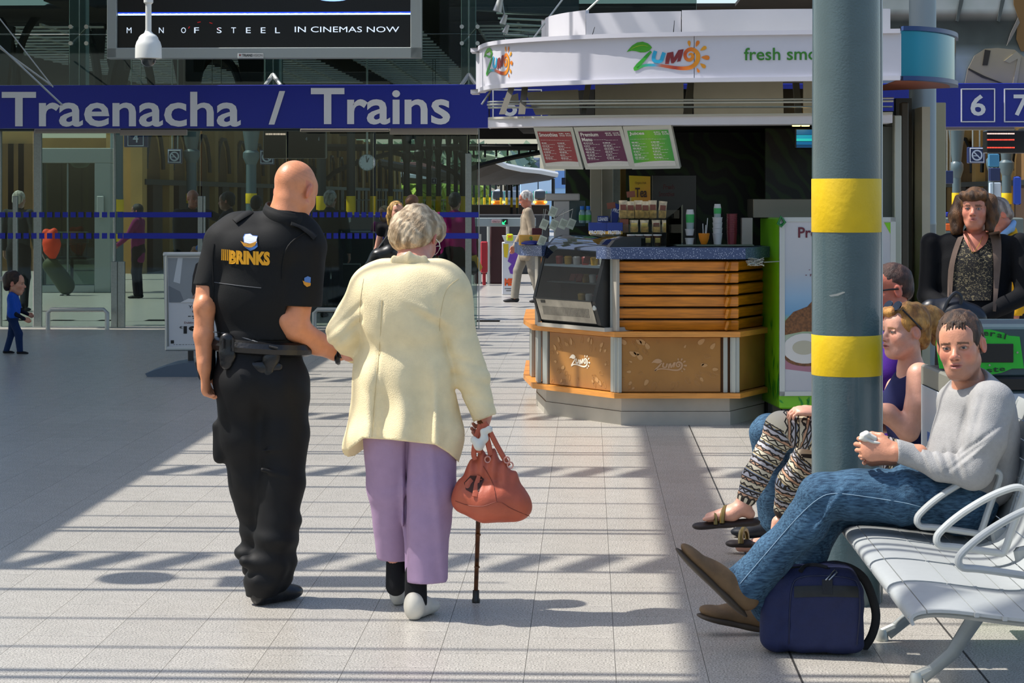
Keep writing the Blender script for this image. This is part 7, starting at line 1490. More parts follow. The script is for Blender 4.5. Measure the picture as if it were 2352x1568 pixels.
S = Sdf(.012, .04); S.cap(F_(2098, 900), F_(2110, 1060), .09, .1); S.cap(F_(2110, 1070), F_(1790, 990), .06, .05); S.cap(F_(1790, 990), F_(1715, 1140, -.08), .045, .035); S.cap(F_(2100, 1080, .15), F_(1850, 1060, .15), .06, .05); S.cap(F_(1850, 1060, .15), F_(1795, 1200, .2), .05, .035); ms.append(S.mesh())
sobj('body', ms, skin_m, wo, pal=['#d8a088'], paint=paint_head(hc, HR, 1.02, lip='#a85a58', brow='#9a7048', red='#d88a74'))
L = lambda x, y, z: hc+HR@(V3(x, y, z)*1.02)
S = Sdf(.004, .02); S.ell(L(0, -.022, .045), (.088, .106, .094), HR); S.ell(L(0, -.08, -.02), (.06, .04, .06), HR, .02); S.ell(L(.0, .075, .085), (.05, .035, .03), HR, .02); S.path([L(0, -.11, .06), L(0, -.16, .05), L(0, -.185, .01), L(.01, -.17, -.04)], [.035, .042, .036, .022]); S.path([L(.0, -.13, .09), L(.01, -.17, .085)], [.03, .02])
S.ell(L(0, .12, -.02), (.11, .06, .085), HR, .01, mode='s'); S.ell(L(-.095, .035, -.06), (.04, .06, .07), HR, .01, mode='s'); S.ell(L(.095, .035, -.06), (.04, .06, .07), HR, .01, mode='s'); S.ell(L(-.085, -.01, .0), (.03, .024, .036), HR, .006, mode='s')
hair_obj(S, wo, '#c8924c', '#8a5c2a', 12, 110, .005)
sg_ = MB()
for q in (-1, 1): sg_.lathe([(.001, 0)], (0, 0, 0)) if False else None
for q in (-1, 1):
    c = L(q*.036, .058, .112); R_ = HR@Matrix.Rotation(.5, 3, 'X'); V = [c+R_@V3(math.cos(a)*.031, .003, math.sin(a)*.024) for a in np.linspace(0, 6.28, 16, endpoint=False)]; MB().slab(V, R_@V3(0, 1, 0), .006).build('sunglass_lens', mat('lens', '#0c0d12', .08), wo)
    MB().tube([L(q*.066, .055, .10), L(q*.088, .02, .06), L(q*.088, -.03, .015)], .004, 6).build('sunglass_arm', blackm, wo)
nvt = cloth('#20244c'); S = Sdf(.0065, .04); S.path([F_(2095, 892, .04), F_(2098, 960, .04), F_(2112, 1065, .04)], [.105, .112, .118], .05, ((0, 1, 0), 1.35)); S.cap(F_(2075, 868, .18), F_(2112, 868, -.06), .04, .045, .04); S.ell(F_(2062, 925, .02), (.07, .13, .08), None, .04)
S.ell(hc+HR@V3(0, .02, -.13), (.075, .095, .075), HR, .01, mode='s'); S.ell(F_(2104, 880, -.16), (.07, .06, .08), None, .01, mode='s'); S.disp = wav(.004, 25, 71); sobj('sleeveless_top', S.mesh(), nvt, wo)
def leggings():
    m = mat('patterned_leggings', '#b8a890', .8); n = m.node_tree.nodes; l = m.node_tree.links; b = n['Principled BSDF']; a = n.new('ShaderNodeAttribute'); a.attribute_name = 'Col'
    sx = n.new('ShaderNodeSeparateColor'); l.new(a.outputs['Color'], sx.inputs[0])       # red: distance along the leg, green: around it
    w1 = n.new('ShaderNodeMath'); w1.operation = 'MULTIPLY'; w1.inputs[1].default_value = 14; l.new(sx.outputs[0], w1.inputs[0]); fr = n.new('ShaderNodeMath'); fr.operation = 'FRACT'; l.new(w1.outputs[0], fr.inputs[0])
    r = n.new('ShaderNodeValToRGB'); r.color_ramp.interpolation = 'CONSTANT'; e = r.color_ramp.elements; e[0].position = 0; e[0].color = (*lin('#2e2824'), 1); e[1].position = .1; e[1].color = (*lin('#b8b6bc'), 1)
    for p_, c in ((.3, '#2e2824'), (.36, '#c49a7c'), (.5, '#2e2824'), (.54, '#d8ceb4'), (.8, '#3a322c'), (.86, '#c4b48c'), (.94, '#8f9ab0')): x = e.new(p_); x.color = (*lin(c), 1)
    l.new(fr.outputs[0], r.inputs[0])
    g = n.new('ShaderNodeMath'); g.operation = 'MULTIPLY'; g.inputs[1].default_value = 9; l.new(sx.outputs[1], g.inputs[0]); pp = n.new('ShaderNodeMath'); pp.operation = 'PINGPONG'; pp.inputs[1].default_value = .5; l.new(g.outputs[0], pp.inputs[0])
    f2 = n.new('ShaderNodeMath'); f2.operation = 'MULTIPLY_ADD'; f2.inputs[1].default_value = 40; l.new(sx.outputs[0], f2.inputs[0]); l.new(pp.outputs[0], f2.inputs[2]); f3 = n.new('ShaderNodeMath'); f3.operation = 'FRACT'; l.new(f2.outputs[0], f3.inputs[0]); gt = n.new('ShaderNodeMath'); gt.operation = 'GREATER_THAN'; gt.inputs[1].default_value = .72; l.new(f3.outputs[0], gt.inputs[0])
    mx = n.new('ShaderNodeMix'); mx.data_type = 'RGBA'; l.new(gt.outputs[0], mx.inputs[0]); l.new(r.outputs[0], mx.inputs[6]); mx.inputs[7].default_value = (*lin('#2a2522'), 1); l.new(mx.outputs[2], b.inputs['Base Color']); return m
def leg_paint(path):
    pts = np.array([tuple(q) for q in path]); seg = np.diff(pts, axis=0); Ls = np.linalg.norm(seg, axis=1); cum = np.concatenate([[0], np.cumsum(Ls)])
    def f(V, cols):
        best = np.full(len(V), 9.); out = np.zeros((len(V), 3))
        for i in range(len(seg)):
            t = np.clip(((V-pts[i])@seg[i])/Ls[i]**2, 0, 1); q = V-(pts[i]+t[:, None]*seg[i]); d = np.linalg.norm(q, axis=1); m = d < best; best[m] = d[m]; out[m, 0] = (cum[i]+t*Ls[i])[m]
            out[m, 1] = (np.arctan2(q[:, 1], q[:, 0]*seg[i][2]/Ls[i]-q[:, 2]*seg[i][0]/Ls[i])[m]+3.15)/6.3
        return out
    return f
lgm = leggings()
for nm, pth, rs in (('legging', [F_(2100, 1075, -.05), F_(1960, 1020, -.08), F_(1840, 985, -.08), F_(1795, 985, -.08), F_(1765, 1040, -.08), F_(1735, 1095, -.08), F_(1716, 1142, -.08)], [.095, .088, .075, .072, .062, .056, .046]), ('legging', [F_(2100, 1090, .12), F_(1960, 1060, .1), F_(1860, 1050, .1), F_(1815, 1110, .14), F_(1800, 1170, .18)], [.095, .088, .072, .062, .046])):
    S = Sdf(.0062, .03); S.path(pth, rs); S.disp = wav(.0025, 30, 77); sobj(nm, S.mesh(), lgm, wo, paint=leg_paint(pth), pal=['#ffffff'])
brz = mat('bronze_strap', '#7a6838', .35, .4)
for hx, hy, tx, ty_, D in ((1725, 1192, 1610, 1206, 9.67), (1742, 1243, 1686, 1246, 9.95)):
    S = Sdf(.004, .01); a, c = P(hx, hy+7, D), P(tx, ty_+2, D); S.path([a, (a+c)/2+V3(0, 0, .002), c], [.042, .038, .040], flat=((0, 0, 1), .42)); S.half(((a+c)/2)-V3(0, 0, .022), (0, 0, -1)); sobj('sandal_sole', S.mesh(), mat('sandal_sole', '#2a1e18', .6), wo)
    m_ = a+(c-a)*.42; MB().tube([m_+V3(.02*math.cos(t)-.02, .045*math.cos(t), .01+.062*math.sin(t)) for t in np.linspace(0, 3.14, 10)], .014, 6, flat=((1, 0, 0), .8)).build('sandal_strap', brz, wo, smooth='auto'); m_ = a+(c-a)*.72; MB().tube([m_+V3(0, .04*math.cos(t), .008+.045*math.sin(t)) for t in np.linspace(0, 3.14, 10)], .012, 6, flat=((1, 0, 0), .8)).build('sandal_strap', brz, wo, smooth='auto')
# ---------------------------------------------------------------- man in purple beyond her
M_ = lambda x, y, d=0.: P(x, y, 10.45+d)
pm2 = thing('person', 'seated man in purple t-shirt and jeans, mostly hidden behind the pillar', 'person', (M_(2060, 0).x, 10.45, 0))
hc = M_(2042, 668); HR = frame((-.97, -.25, -.05)); ms = []
S = Sdf(.004, .02); head_sdf(S, hc, HR, 1.03); S.cap(hc+HR@V3(0, -.03, -.06), M_(2058, 745), .056, .06, .03); ms.append(S.mesh()); S = Sdf(.008, .03); S.cap(M_(2055, 760), M_(2070, 1020), .1, .1); S.cap(M_(2050, 1040), M_(1760, 985), .06, .05); S.cap(M_(1760, 985), M_(1765, 1190), .045, .04); ms.append(S.mesh())
sobj('body', ms, skin_m, pm2, pal=['#b86a52'], paint=paint_head(hc, HR, 1.03))
L = lambda x, y, z: hc+HR@(V3(x, y, z)*1.03); S = Sdf(.004, .02); S.ell(L(0, -.02, .044), (.083, .103, .091), HR); S.ell(L(0, -.06, .0), (.076, .06, .055), HR, .02); S.ell(L(0, .11, -.03), (.11, .06, .08), HR, .01, mode='s'); S.ell(L(0, .0, -.09), (.13, .11, .08), HR, .01, mode='s'); hair_obj(S, pm2, '#4a3026', '#2c1a14', 4, 150, .002)
MB().tube([L(-.079, .09, .008), L(-.083, .04, .012), L(-.084, -.01, .012)], .0045, 6).build('glasses_arm', blackm, pm2)
S = Sdf(.010, .04); S.path([M_(2050, 800, .02), M_(2055, 900, .02), M_(2065, 1030, .02)], [.11, .12, .125], .05, ((0, 1, 0), 1.5)); S.cap(M_(2030, 780, .2), M_(2060, 785, -.2), .07, .07); S.cap(M_(2060, 800, -.22), M_(2035, 860, -.26), .075, .08); S.disp = wav(.004, 22, 8); sobj('purple_shirt', S.mesh(), cloth('#44207c'), pm2)
for q, dd_ in ((0, -.02), (1, .22)):
    S = Sdf(.009, .03); S.path([M_(2050, 1045, dd_), M_(1880, 1010, dd_), M_(1765, 990, dd_), M_(1768+q*20, 1090, dd_), M_(1775+q*20, 1200, dd_)], [.1, .09, .08, .07, .065]); S.disp = fsum(wav(.005, 22, 9)); sobj('jeans_leg', S.mesh(), dm, pm2)
    x0 = M_(1775+q*20, 0, dd_).x; S = Sdf(.005, .02); shoe_sdf(S, V3(x0+.07, 10.45+dd_, 0), V3(x0-.2, 10.45+dd_, 0), .05, .045); sobj('shoe', S.mesh(), cloth('#1d2026', .5), pm2)
# bench they share, mostly hidden
b2 = thing('bench', 'second metal bench, mostly hidden behind the seated man and the pillar', 'bench', (1.9, 10, 0)); MB().bbx((1.98, 10.05, .40), (.46, 1.2, .03), .01, RM).build('seat', seatm, b2); MB().bbx((2.22, 10.05, .62), (.03, 1.2, .40), .01, RM).build('backrest', seatm, b2)
for y in (9.6, 10.5): MB().cyl((1.85, y, 0), (2.0, y, .39), .025, n=10).build('leg', bm_, b2); MB().cyl((2.25, y, 0), (2.05, y, .39), .025, n=10).build('leg', bm_, b2)
# ================================================================ THE STATION BEYOND THE GLASS
dkr = mat('shed_dark', '#231e18', .8, noise=.3, nscale=1.5); irn = mat('dark_iron', '#191f1e', .5); slate_c = mat('slate_column', '#4a5c60', .4); tanw = mat('tan_stone', '#b08c4e', .85, noise=.15, nscale=1.5); tand = mat('tan_recess', '#6f5228', .9, noise=.15, nscale=2)
# train shed roof: boarding with open glazed strips between the slats
sh = thing('train_shed_roof', 'dark ribbed train shed roof with glazed strips seen above the station sign', 'roof', RR(0, 60, 6.3))
slat_l = mat('glazing_slat', '#ece9dc', .6)
rd = random.Random(5)
def roofpiece(u0, u1, v0, v1, z=6.2, nm='roof_boarding', m=dkr): MB().box(RR((u0+u1)/2, (v0+v1)/2, z), (u1-u0, v1-v0, .08), RM).build(nm, m, sh)
bands = [(-34, -17.5, 0), (-17.5, -12.6, 1), (-12.6, -11.8, 0), (-11.8, -8.7, 1), (-8.7, -7.6, 0), (-7.6, -4.4, 2), (-4.4, -2.9, 0), (-2.9, 3.5, 3), (3.5, 11, 0)]
glz = MB(); brs = MB()
for u0, u1, k in bands:
    if k == 0: roofpiece(u0, u1, 50 if u0 > -30 else 60, 90); continue
    v = 33.
    lo = {1: 56, 2: 52, 3: 56}[k]; hi = {1: 84, 2: 88, 3: 86}[k]
    roofpiece(u0, u1, lo-4, lo); roofpiece(u0, u1, hi, 90)
    v = lo
    while v < hi:
        glz.box(RR((u0+u1)/2, v+.75, 6.2), (u1-u0, .66, .06), RM); brs.box(RR((u0+u1)/2, v+.3, 6.05), (u1-u0, .10, .05), RM); v += 1.2
    for i in range(int((u1-u0)/1.1)+1): brs.box(RR(u0+i*1.1, (lo+hi)/2, 6.1), (.06, hi-lo, .06), RM)
glz.build('roof_slats', dkr, sh)['kind'] = 'stuff'; brs.build('glazing_bars', slat_l, sh)['kind'] = 'stuff'

# arched trusses hanging under it
def arch(xc, w, yt, yb, D, th=.22, nm='arch_rib', m=irn, lt=None):
    mb = MB(); pts = [P(xc-w/2*math.cos(t), yb-(yb-yt)*math.sin(t), D) for t in np.linspace(0, math.pi, 17)]; mb.tube(pts, th/2, 6); return mb.build(nm, m, sh, smooth='auto')
for xc, w, yt, yb, D in ((130, 190, 14, 200, 55), (300, 100, 100, 230, 60), (500, 110, 128, 240, 66), (-40, 160, 20, 220, 55), (230, 130, -10, 160, 58)): arch(xc, w, yt, yb, D)
for x0, x1, y0, y1, D in ((-20, 30, 60, 200, 54), (245, 300, 135, 200, 60), (395, 470, 130, 205, 64), (545, 612, 130, 205, 66), (200, 248, -60, 135, 57)):
    a, c = P(x0, y0, D), P(x1, y1, D); MB().slab([P(x0, y0, D), P(x1, y0, D), P(x1-14, y1, D), P(x0+14, y1, D)], (0, 1, 0), .3).build('truss_spandrel', irn, sh)
MB().slab([P(x, y, 34) for x, y in ((1090, -60), (1330, -60), (1330, 36), (1090, 22))], (0, 1, 0), .3).build('gutter_beam', mat('gutter_grey', '#46545a', .6), sh)
for i in range(7): MB().cyl(P(1140+i*4, 30+i*12, 40), P(1290, 34+i*14, 40), .02, n=5).build('roof_lath', slat_l, sh)
MB().box(RR(-3.8, 91, 5.2), (24, .4, 2.3), RM).build('end_gable', dkr, sh)
MB().box(RR(20, 91, 5.2), (23.5, .4, 2.3), RM).build('end_gable', dkr, sh)
# dark boarded bulkhead above the platform opening seen under the sign
mb = MB()
for i in range(22): mb.box(RR(1.2+i*.0, 58+i*1.3, 4.15), (7.5, 1.2, .06), RM)
mb.build('lower_soffit_boards', dkr, sh)['kind'] = 'stuff'
# lattice girder across the platform end
gd = thing('lattice_girder', 'long dark arched girder across the platforms under the roof', 'girder', P(900, 345, 74))
for x0, x1, ys in ((680, 1170, None), ):
    MB().cyl(P(600, 339, 74), P(1235, 338, 74), .12, n=6).build('top_chord', irn, gd)
    for xa, xb, ya, yb in ((750, 905, 412, 350), (905, 1060, 350, 412), (1060, 1260, 402, 346), (600, 750, 350, 412)):
        MB().tube([P(xa+(xb-xa)*t, ya+(yb-ya)*(t**.6 if yb < ya else 1-(1-t)**.6), 74) for t in np.linspace(0, 1, 9)], .09, 5).build('arched_chord', irn, gd)
    for x in range(620, 1240, 26): MB().cyl(P(x, 340, 74), P(x, 352+10*abs(math.sin((x-600)/100)), 74), .05, n=4).build('web_bar', irn, gd)
# cast iron columns, with yellow bands
def column(x, w, D, yt, label, m=slate_c, bands=((.917, 1.08), (1.49, 1.704)), grp='station columns beyond the glass', cap=True):
    p = P(x, 452, D); r = w*D/5000/2; zt_ = CAMH-(yt-452)*D/5000; t = thing('column', label, 'column', (p.x, D, 0), grp)
    MB().lathe([(r*1.05, 0), (r*1.03, 1.6), (r, 1.7), (r*.97, zt_)], (p.x, D, 0), 14).build('shaft', m, t, smooth='auto')
    for a, b in bands: MB().lathe([(r*1.07, a), (r*1.09, a+.005), (r*1.09, b-.005), (r*1.07, b)], (p.x, D, 0), 14).build('yellow_band', ym, t, smooth='auto')
    if cap:
        MB().lathe([(r, zt_-.9), (r*1.6, zt_-.75), (r*1.6, zt_-.65), (r*1.1, zt_-.6), (r*1.9, zt_)], (p.x, D, 0), 12).build('capital', m, t, smooth='auto')
    return t
column(268, 30, 43, 200, 'teal column with yellow band at the left, behind the lift cabin', bands=((.75, .9), (1.34, 1.58)))
for x, w, D, lb in ((440, 24, 48, 'column just right of the no smoking sign'), (577, 24, 46, 'column just left of the guard\'s head'), (396, 12, 60, 'thin dark column under the no smoking sign'), (306, 14, 58, 'thin column right of the teal one'), (476, 14, 62, 'thin dark column between the two platform number signs'), (535, 16, 66, 'dark column right of the platform 2 sign')): column(x, w, D, 280, lb, m=slate_c if w > 20 else irn)
for i, (x, w, D) in enumerate(((738, 22, 50), (806, 20, 52), (857, 14, 56), (897, 11, 60), (934, 15, 58), (963, 15, 62), (985, 12, 66), (1007, 12, 70), (1030, 10, 74), (1047, 10, 78), (1066, 18, 60))):
    column(x, w, D, 296, ('first', 'second', 'third', 'fourth', 'fifth', 'sixth', 'seventh', 'eighth', 'ninth', 'tenth', 'eleventh')[i]+' dark column rightward from the guard\'s head', m=irn, bands=((1.1, 1.65),), cap=i > 3)
for i, x in enumerate((1088, 1100, 1113, 1126, 1139, 1151, 1164, 1175, 1188)):
    column(x, 5.5, 118-i*4, 424, ('first', 'second', 'third', 'fourth', 'fifth', 'sixth', 'seventh', 'eighth', 'ninth')[i]+' of the thin columns under the far canopy, from the left', m=irn, bands=((1.2, 1.6),), grp='thin columns of the far canopy', cap=False)
for x, w, D, lb in ((2197, 20, 40, 'dark column left of the standing woman\'s head'), (2277, 15, 46, 'dark column right of the no smoking sign on the right'), (2312, 22, 42, 'dark column under the departure board at the right')): column(x, w, D, 296, lb, m=slate_c)
# far canopies
def canopy(label, pts_top, pts_bot, D0, D1, edge='#c2c6c6'):
    t = thing('platform_canopy', label, 'canopy', P(*pts_top[0], D0))
    mb = MB(); V = [P(x, y, D0+(D1-D0)*i/(len(pts_top)-1)) for i, (x, y) in enumerate(pts_top)]; W = [P(x, y, D0+(D1-D0)*i/(len(pts_bot)-1)+6) for i, (x, y) in enumerate(pts_bot)]; n = len(V)
    up = Vector((0, 0, .12)); mb.add(V+W+[v+up for v in V]+[w+up for w in W], [(i, i+1, n+i+1, n+i) for i in range(n-1)]+[(2*n+i, 3*n+i, 3*n+i+1, 2*n+i+1) for i in range(n-1)]+[(i, 2*n+i, 2*n+i+1, i+1) for i in range(n-1)]+[(n+i, n+i+1, 3*n+i+1, 3*n+i) for i in range(n-1)]); mb.build('underside', dkr, t)
    for q_ in (V[0]+(W[0]-V[0])*.5, V[-1]+(W[-1]-V[-1])*.5): MB().cyl((q_.x, q_.y, 0), (q_.x, q_.y, q_.z), .09, n=8).build('post', irn, t)
    e = MB(); e.tube([v+Vector((0, -.1, .1)) for v in V], .12, 5, flat=((0, 0, 1), 1.3)); e.build('white_edge', mat('canopy_edge'+edge, edge, .6), t)
canopy('long dark platform canopy with a white edge, left of the kiosk menu boards', [(1138, 374), (1162, 386), (1200, 394), (1240, 398), (1280, 406)], [(1010, 420), (1060, 425), (1120, 426), (1190, 424), (1262, 414)], 110, 112)
canopy('second platform canopy behind the pillars', [(873, 378), (930, 388), (1010, 402), (1060, 410)], [(873, 386), (930, 396), (1010, 412), (1060, 422)], 96, 100, '#2a2622')
canopy('pale edged canopy behind the guard\'s head at right', [(720, 378), (800, 384), (900, 404), (1010, 412)], [(720, 412), (800, 418), (900, 420), (1010, 424)], 120, 124)
canopy('bright white canopy between the columns left of the guard', [(455, 378), (500, 362), (560, 372), (620, 392)], [(455, 392), (500, 378), (560, 372), (620, 410)], 88, 92)
# train hall side building at the left with recessed arches, and its twin at the right
def sidewall(u, v0, v1, sgn, label, n):
    t = thing('station_building', label, 'building', RR(u, v0, 0)); MB().box(RR(u+sgn*.35, (v0+v1)/2, 2.0), (.6, v1-v0, 4.0), RM).build('wall', tanw, t); w = (v1-v0)/n
    for i in range(n):
        v = v0+w*(i+.5); m_ = MB(); pts = [(-w*.3, 0), (w*.3, 0), (w*.3, 2.2)]+[(w*.3*math.cos(a), 2.2+.9*math.sin(a)) for a in np.linspace(.3, 2.84, 6)]+[(-w*.3, 2.2)]
        V = [RR(u, v+p_[0], p_[1]) for p_ in pts]; m_.slab(V, RR(-sgn, 0, 0)*-1, -.03); m_.build('arch_recess', tand, t)
        MB().box(RR(u-sgn*.05, v0+w*i, 2.0), (.25, .5, 4.0), RM).build('pilaster', tanw, t)
        m2 = MB(); m2.tube([RR(u-sgn*.1, v+p_[0]*1.05, p_[1]*1.02) for p_ in pts[2:]], .05, 5); m2.build('arch_moulding', irn, t); MB().box(RR(u-sgn*.1, v, 1.0), (.12, w*.35, 2.0), RM).build('doorway', mat('door_brown', '#3a2a1c', .6), t)
    MB().box(RR(u-sgn*.1, (v0+v1)/2, 1.95), (.2, v1-v0, .12), RM).build('string_course', irn, t)
sidewall(-9.6, 46, 112, -1, 'tan stone station building with arches along the left platform', 22); sidewall(9.9, 36, 90, 1, 'tan stone building with arches behind the standing woman', 14)
for x0, x1, D, c in ((0, 78, 48, None), (96, 250, 58, None)):
    a, c_ = P(x0-30, 300, D), P(x1, 600, D); t = thing('building_bay', ('narrow tan wall bay at the far left edge behind the glass', 'tan wall bay behind the lift cabin')[x0 > 0], 'building', (a.x, D, 0)); MB().box(((a.x+c_.x)/2, D+.3, 1.6), (c_.x-a.x, .5, 3.2)).build('wall', tanw, t)
    for k in range(3): xx = x0+(x1-x0)*(.2+.3*k); p_ = P(xx, 0, D); MB().box((p_.x, D, 1.4), (.35, .2, 2.8)).build('recess', tand, t)
# backdrop: trees, verge, far buildings, trains
def foliage(name, label, x0, x1, yt, yb, D, cols, n, seed, size=.5, cat='tree'):
    rd = random.Random(seed); mb = MB()
    for i in range(n):
        x = rd.uniform(x0, x1); f = rd.random(); yt_ = yt+8*math.sin(x*.05)+5*math.sin(x*.13+seed); y = yb+(yt_-yb)*f; D_ = D+rd.uniform(-2, 2); p = P(x, y, D_); s = size*rd.uniform(.6, 1.4); mb.col(rd.choice(cols))
        q = Matrix.Rotation(rd.uniform(0, 6), 3, 'Z')@Matrix.Rotation(rd.uniform(0, 3), 3, 'X'); mb.add([p+q@V3(*v)*s for v in ((1, 0, 0), (-.5, .8, 0), (-.5, -.8, .2), (0, 0, .9))], [(0, 1, 2), (0, 1, 3), (1, 2, 3), (0, 2, 3)])
    if cat == 'tree':
        mb.col('#3a2c1e'); p = P((x0+x1)/2, 452, D); mb.cyl((p.x, D, 0), (p.x, D, P(0, yb, D).z+1), .3, .2, 8)
    return mb.top(name, mat('foliage', '#ffffff', .8, attr=True), label, cat, cols=True)
G1 = ['#6a8464', '#84987a', '#566c50', '#9aaa90', '#42563e']; G2 = ['#a4b840', '#b8c850', '#8aa03a', '#6f8a3a']
for i, (a, b) in enumerate(((595, 700), (700, 790), (790, 880), (880, 960), (960, 1040), (1040, 1130))): foliage('tree', f'leafy tree beyond the platforms, {("left of", "right above", "near the clock right of", "third from", "fourth from", "fifth from")[i]} the guard\'s head', a, b, 350+(i % 3)*4, 408, 150, G1, 420, i, 1.0)
foliage('tree', 'pale tree mass above the far canopy, left of the menu boards', 1120, 1210, 356, 400, 170, G1[:2]+['#9ab09a'], 260, 9, 1.0)
foliage('shrubbery', 'bright yellow green bank behind the platform fences', 690, 1110, 424, 508, 132, G2, 1100, 20, .7, 'shrubs')
foliage('tree', 'dark green foliage above the bright canopy, left of the guard', 470, 620, 348, 372, 130, ['#3c6a2a', '#2c5420'], 240, 21, .7)
def slabobj(nm, label, cat, x0, x1, y0, y1, D, col, dep=2, rough=.7, sub=None, metal=0):
    a, c = P(x0, y0, D), P(x1, y1, D); c.z = 0 if cat in ('building', 'wall', 'counter', 'track bed') else c.z; t = thing(nm, label, cat, ((a.x+c.x)/2, D, 0)); MB().bbx(((a.x+c.x)/2, D+dep/2, (a.z+c.z)/2), (c.x-a.x, dep, a.z-c.z), .02).build('wall', mat('far_'+col, col, rough), t)
    for q in sub or (): a, c = P(q[0], q[2], D-.05), P(q[1], q[3], D-.05); MB().box(((a.x+c.x)/2, D-.02, (a.z+c.z)/2), (c.x-a.x, .1, a.z-c.z)).build(q[5] if len(q) > 5 else 'window', mat('far_'+q[4], q[4], .5), t)
    return t
slabobj('office_block', 'distant grey office block above the canopy, left of the menu boards', 'building', 1178, 1240, 362, 392, 210, '#8f9aa8', 6, sub=[(1205, 1238, 364, 368, '#b4bcc4'), (1180, 1203, 372, 384, '#5a6474'), (1205, 1238, 374, 384, '#7a8696')])
slabobj('brick_building', 'low pink and red brick building behind the station clock', 'building', 795, 1010, 372, 410, 140, '#9a6a6a', 5, sub=[(820, 960, 380, 395, '#a8969c', 'roof_band'), (880, 1000, 398, 408, '#9a3c3c', 'brick_band')])
slabobj('blue_shed', 'pale blue corrugated shed behind the white placard', 'building', 1195, 1352, 396, 458, 120, '#9cc4e6', 4, sub=[(1275, 1350, 392, 432, '#6f9ad0', 'blue_wall'), (1196, 1270, 412, 440, '#c2dcf0', 'pale_panel'), (1235, 1237, 410, 440, '#7a9ab0', 'seam')])
slabobj('wall_long', 'long pale wall behind the far tracks', 'wall', 690, 1240, 438, 492, 160, '#b4bcc0', 1, sub=[(690, 1240, 458, 462, '#8a949a', 'coping')])
slabobj('dark_parapet', 'dark parapet wall at the head of the tracks', 'wall', 690, 1260, 492, 502, 46, '#24272a', .3); slabobj('ballast', 'brown track bed seen between the thin columns', 'track bed', 1070, 1262, 470, 494, 90, '#7a6a5c', 1)
def train(x0, x1, yt, label, col2='#e88a1c'):
    D = 100; a, c = P(x0, yt, D), P(x1, 484, D); w = c.x-a.x; MB0 = MB().box(((a.x+c.x)/2, D+3, c.z/2), (w*.8, 5, c.z)); t = thing('train', label, 'train', ((a.x+c.x)/2, D, 0)); m = (a.x+c.x)/2; h = a.z-c.z
    S = Sdf(.05, .2); S.box((m, D+3, (a.z+c.z)/2), (w/2, 3, h/2), None, .35); sobj('body', S.mesh(), mat('train_silver', '#aab2b8', .3), t); MB0.build('bogie', blackm, t)
    MB().bbx((m, D-.02, c.z+h*.72), (w*.74, .1, h*.38), .04).build('windscreen', mat('train_glass', '#4a5560', .1), t); MB().bbx((m, D-.05, c.z+h*.36), (w*.72, .12, h*.24), .04).build('orange_nose', mat('train_orange', col2, .4), t)
    for q in (-1, 1): MB().bbx((m+q*w*.45, D-.03, c.z+h*.66), (w*.06, .1, h*.5), .02).build('green_stripe', mat('train_teal', '#2aa08a', .4), t); p_ = Vector((m+q*w*.38, D-.15, c.z+h*.34)); MB().lathe([(.001, 0), (.07, .02), (.07, .1), (.001, .12)], p_, 10).build('headlight', mat('headlight', '#ffc040', emit=4), t)
    MB().bbx((m, D, c.z+h*.1), (w*.8, .3, h*.16), .03).build('coupler_skirt', blackm, t)
train(1128, 1160, 434, 'silver train with orange nose and lit headlights behind the thin columns'); train(1224, 1257, 434, 'silver train with orange nose beside the beige jacket walker')
# hanging signs and clock beyond the glass
def hsign(x0, x1, y0, y1, D, label, text=None, circle=False, arrow=False, col='#10224e'):
    a, c = P(x0, y0, D), P(x1, y1, D); t = thing('hanging_sign', label, 'sign', (a+c)/2); MB().bbx(((a.x+c.x)/2, D, (a.z+c.z)/2), (c.x-a.x, .12, a.z-c.z), .01).build('board', mat('sign_'+col, col, .4), t); w = c.x-a.x; h = a.z-c.z; wl = mat('sign_line', '#aab4c0', .5)
    for xx in (a.x+w*.3, c.x-w*.3): MB().cyl((xx, D, a.z), (xx, D, 6.2), .012, n=5).build('hanger', alu, t)
    if circle or text in ('4', '2'):
        s_ = min(w, h)*.42; f = MB(); cx_ = (a.x+c.x)/2; cz = (a.z+c.z)/2; f.tube([(cx_-s_, D-.07, cz-s_), (cx_+s_, D-.07, cz-s_), (cx_+s_, D-.07, cz+s_), (cx_-s_, D-.07, cz+s_)], .012, 4, True); f.build('outline', wl, t)
    if circle:
        f = MB(); f.tube([(cx_+s_*.7*math.cos(q), D-.07, cz+s_*.7*math.sin(q)) for q in np.linspace(0, 6.28, 20, endpoint=False)], .016, 4, True); f.build('ring', wl, t); f = MB(); f.cyl((cx_-s_*.5, D-.07, cz+s_*.5), (cx_+s_*.5, D-.07, cz-s_*.5), .014, n=4); f.build('slash', wl, t); MB().box((cx_-.02, D-.07, cz-.01), (s_*.8, .01, s_*.14)).build('cigarette', wl, t)
    if text: hh = h*.5; txt(text, (V3((a.x+c.x)/2-hh*.3*len(text), D-.075, (a.z+c.z)/2-hh/2), V3(hh*.6*len(text), 0, 0), V3(0, 0, hh)), wl, t, bold=.02)
    return t
hsign(386, 418, 342, 376, 38, 'blue no smoking sign hanging behind the glass at left', circle=True); hsign(598, 630, 344, 378, 38, 'blue no smoking sign half hidden by the dark departure board', circle=True); hsign(2222, 2262, 338, 375, 36, 'blue no smoking sign left of the red departure board', circle=True)
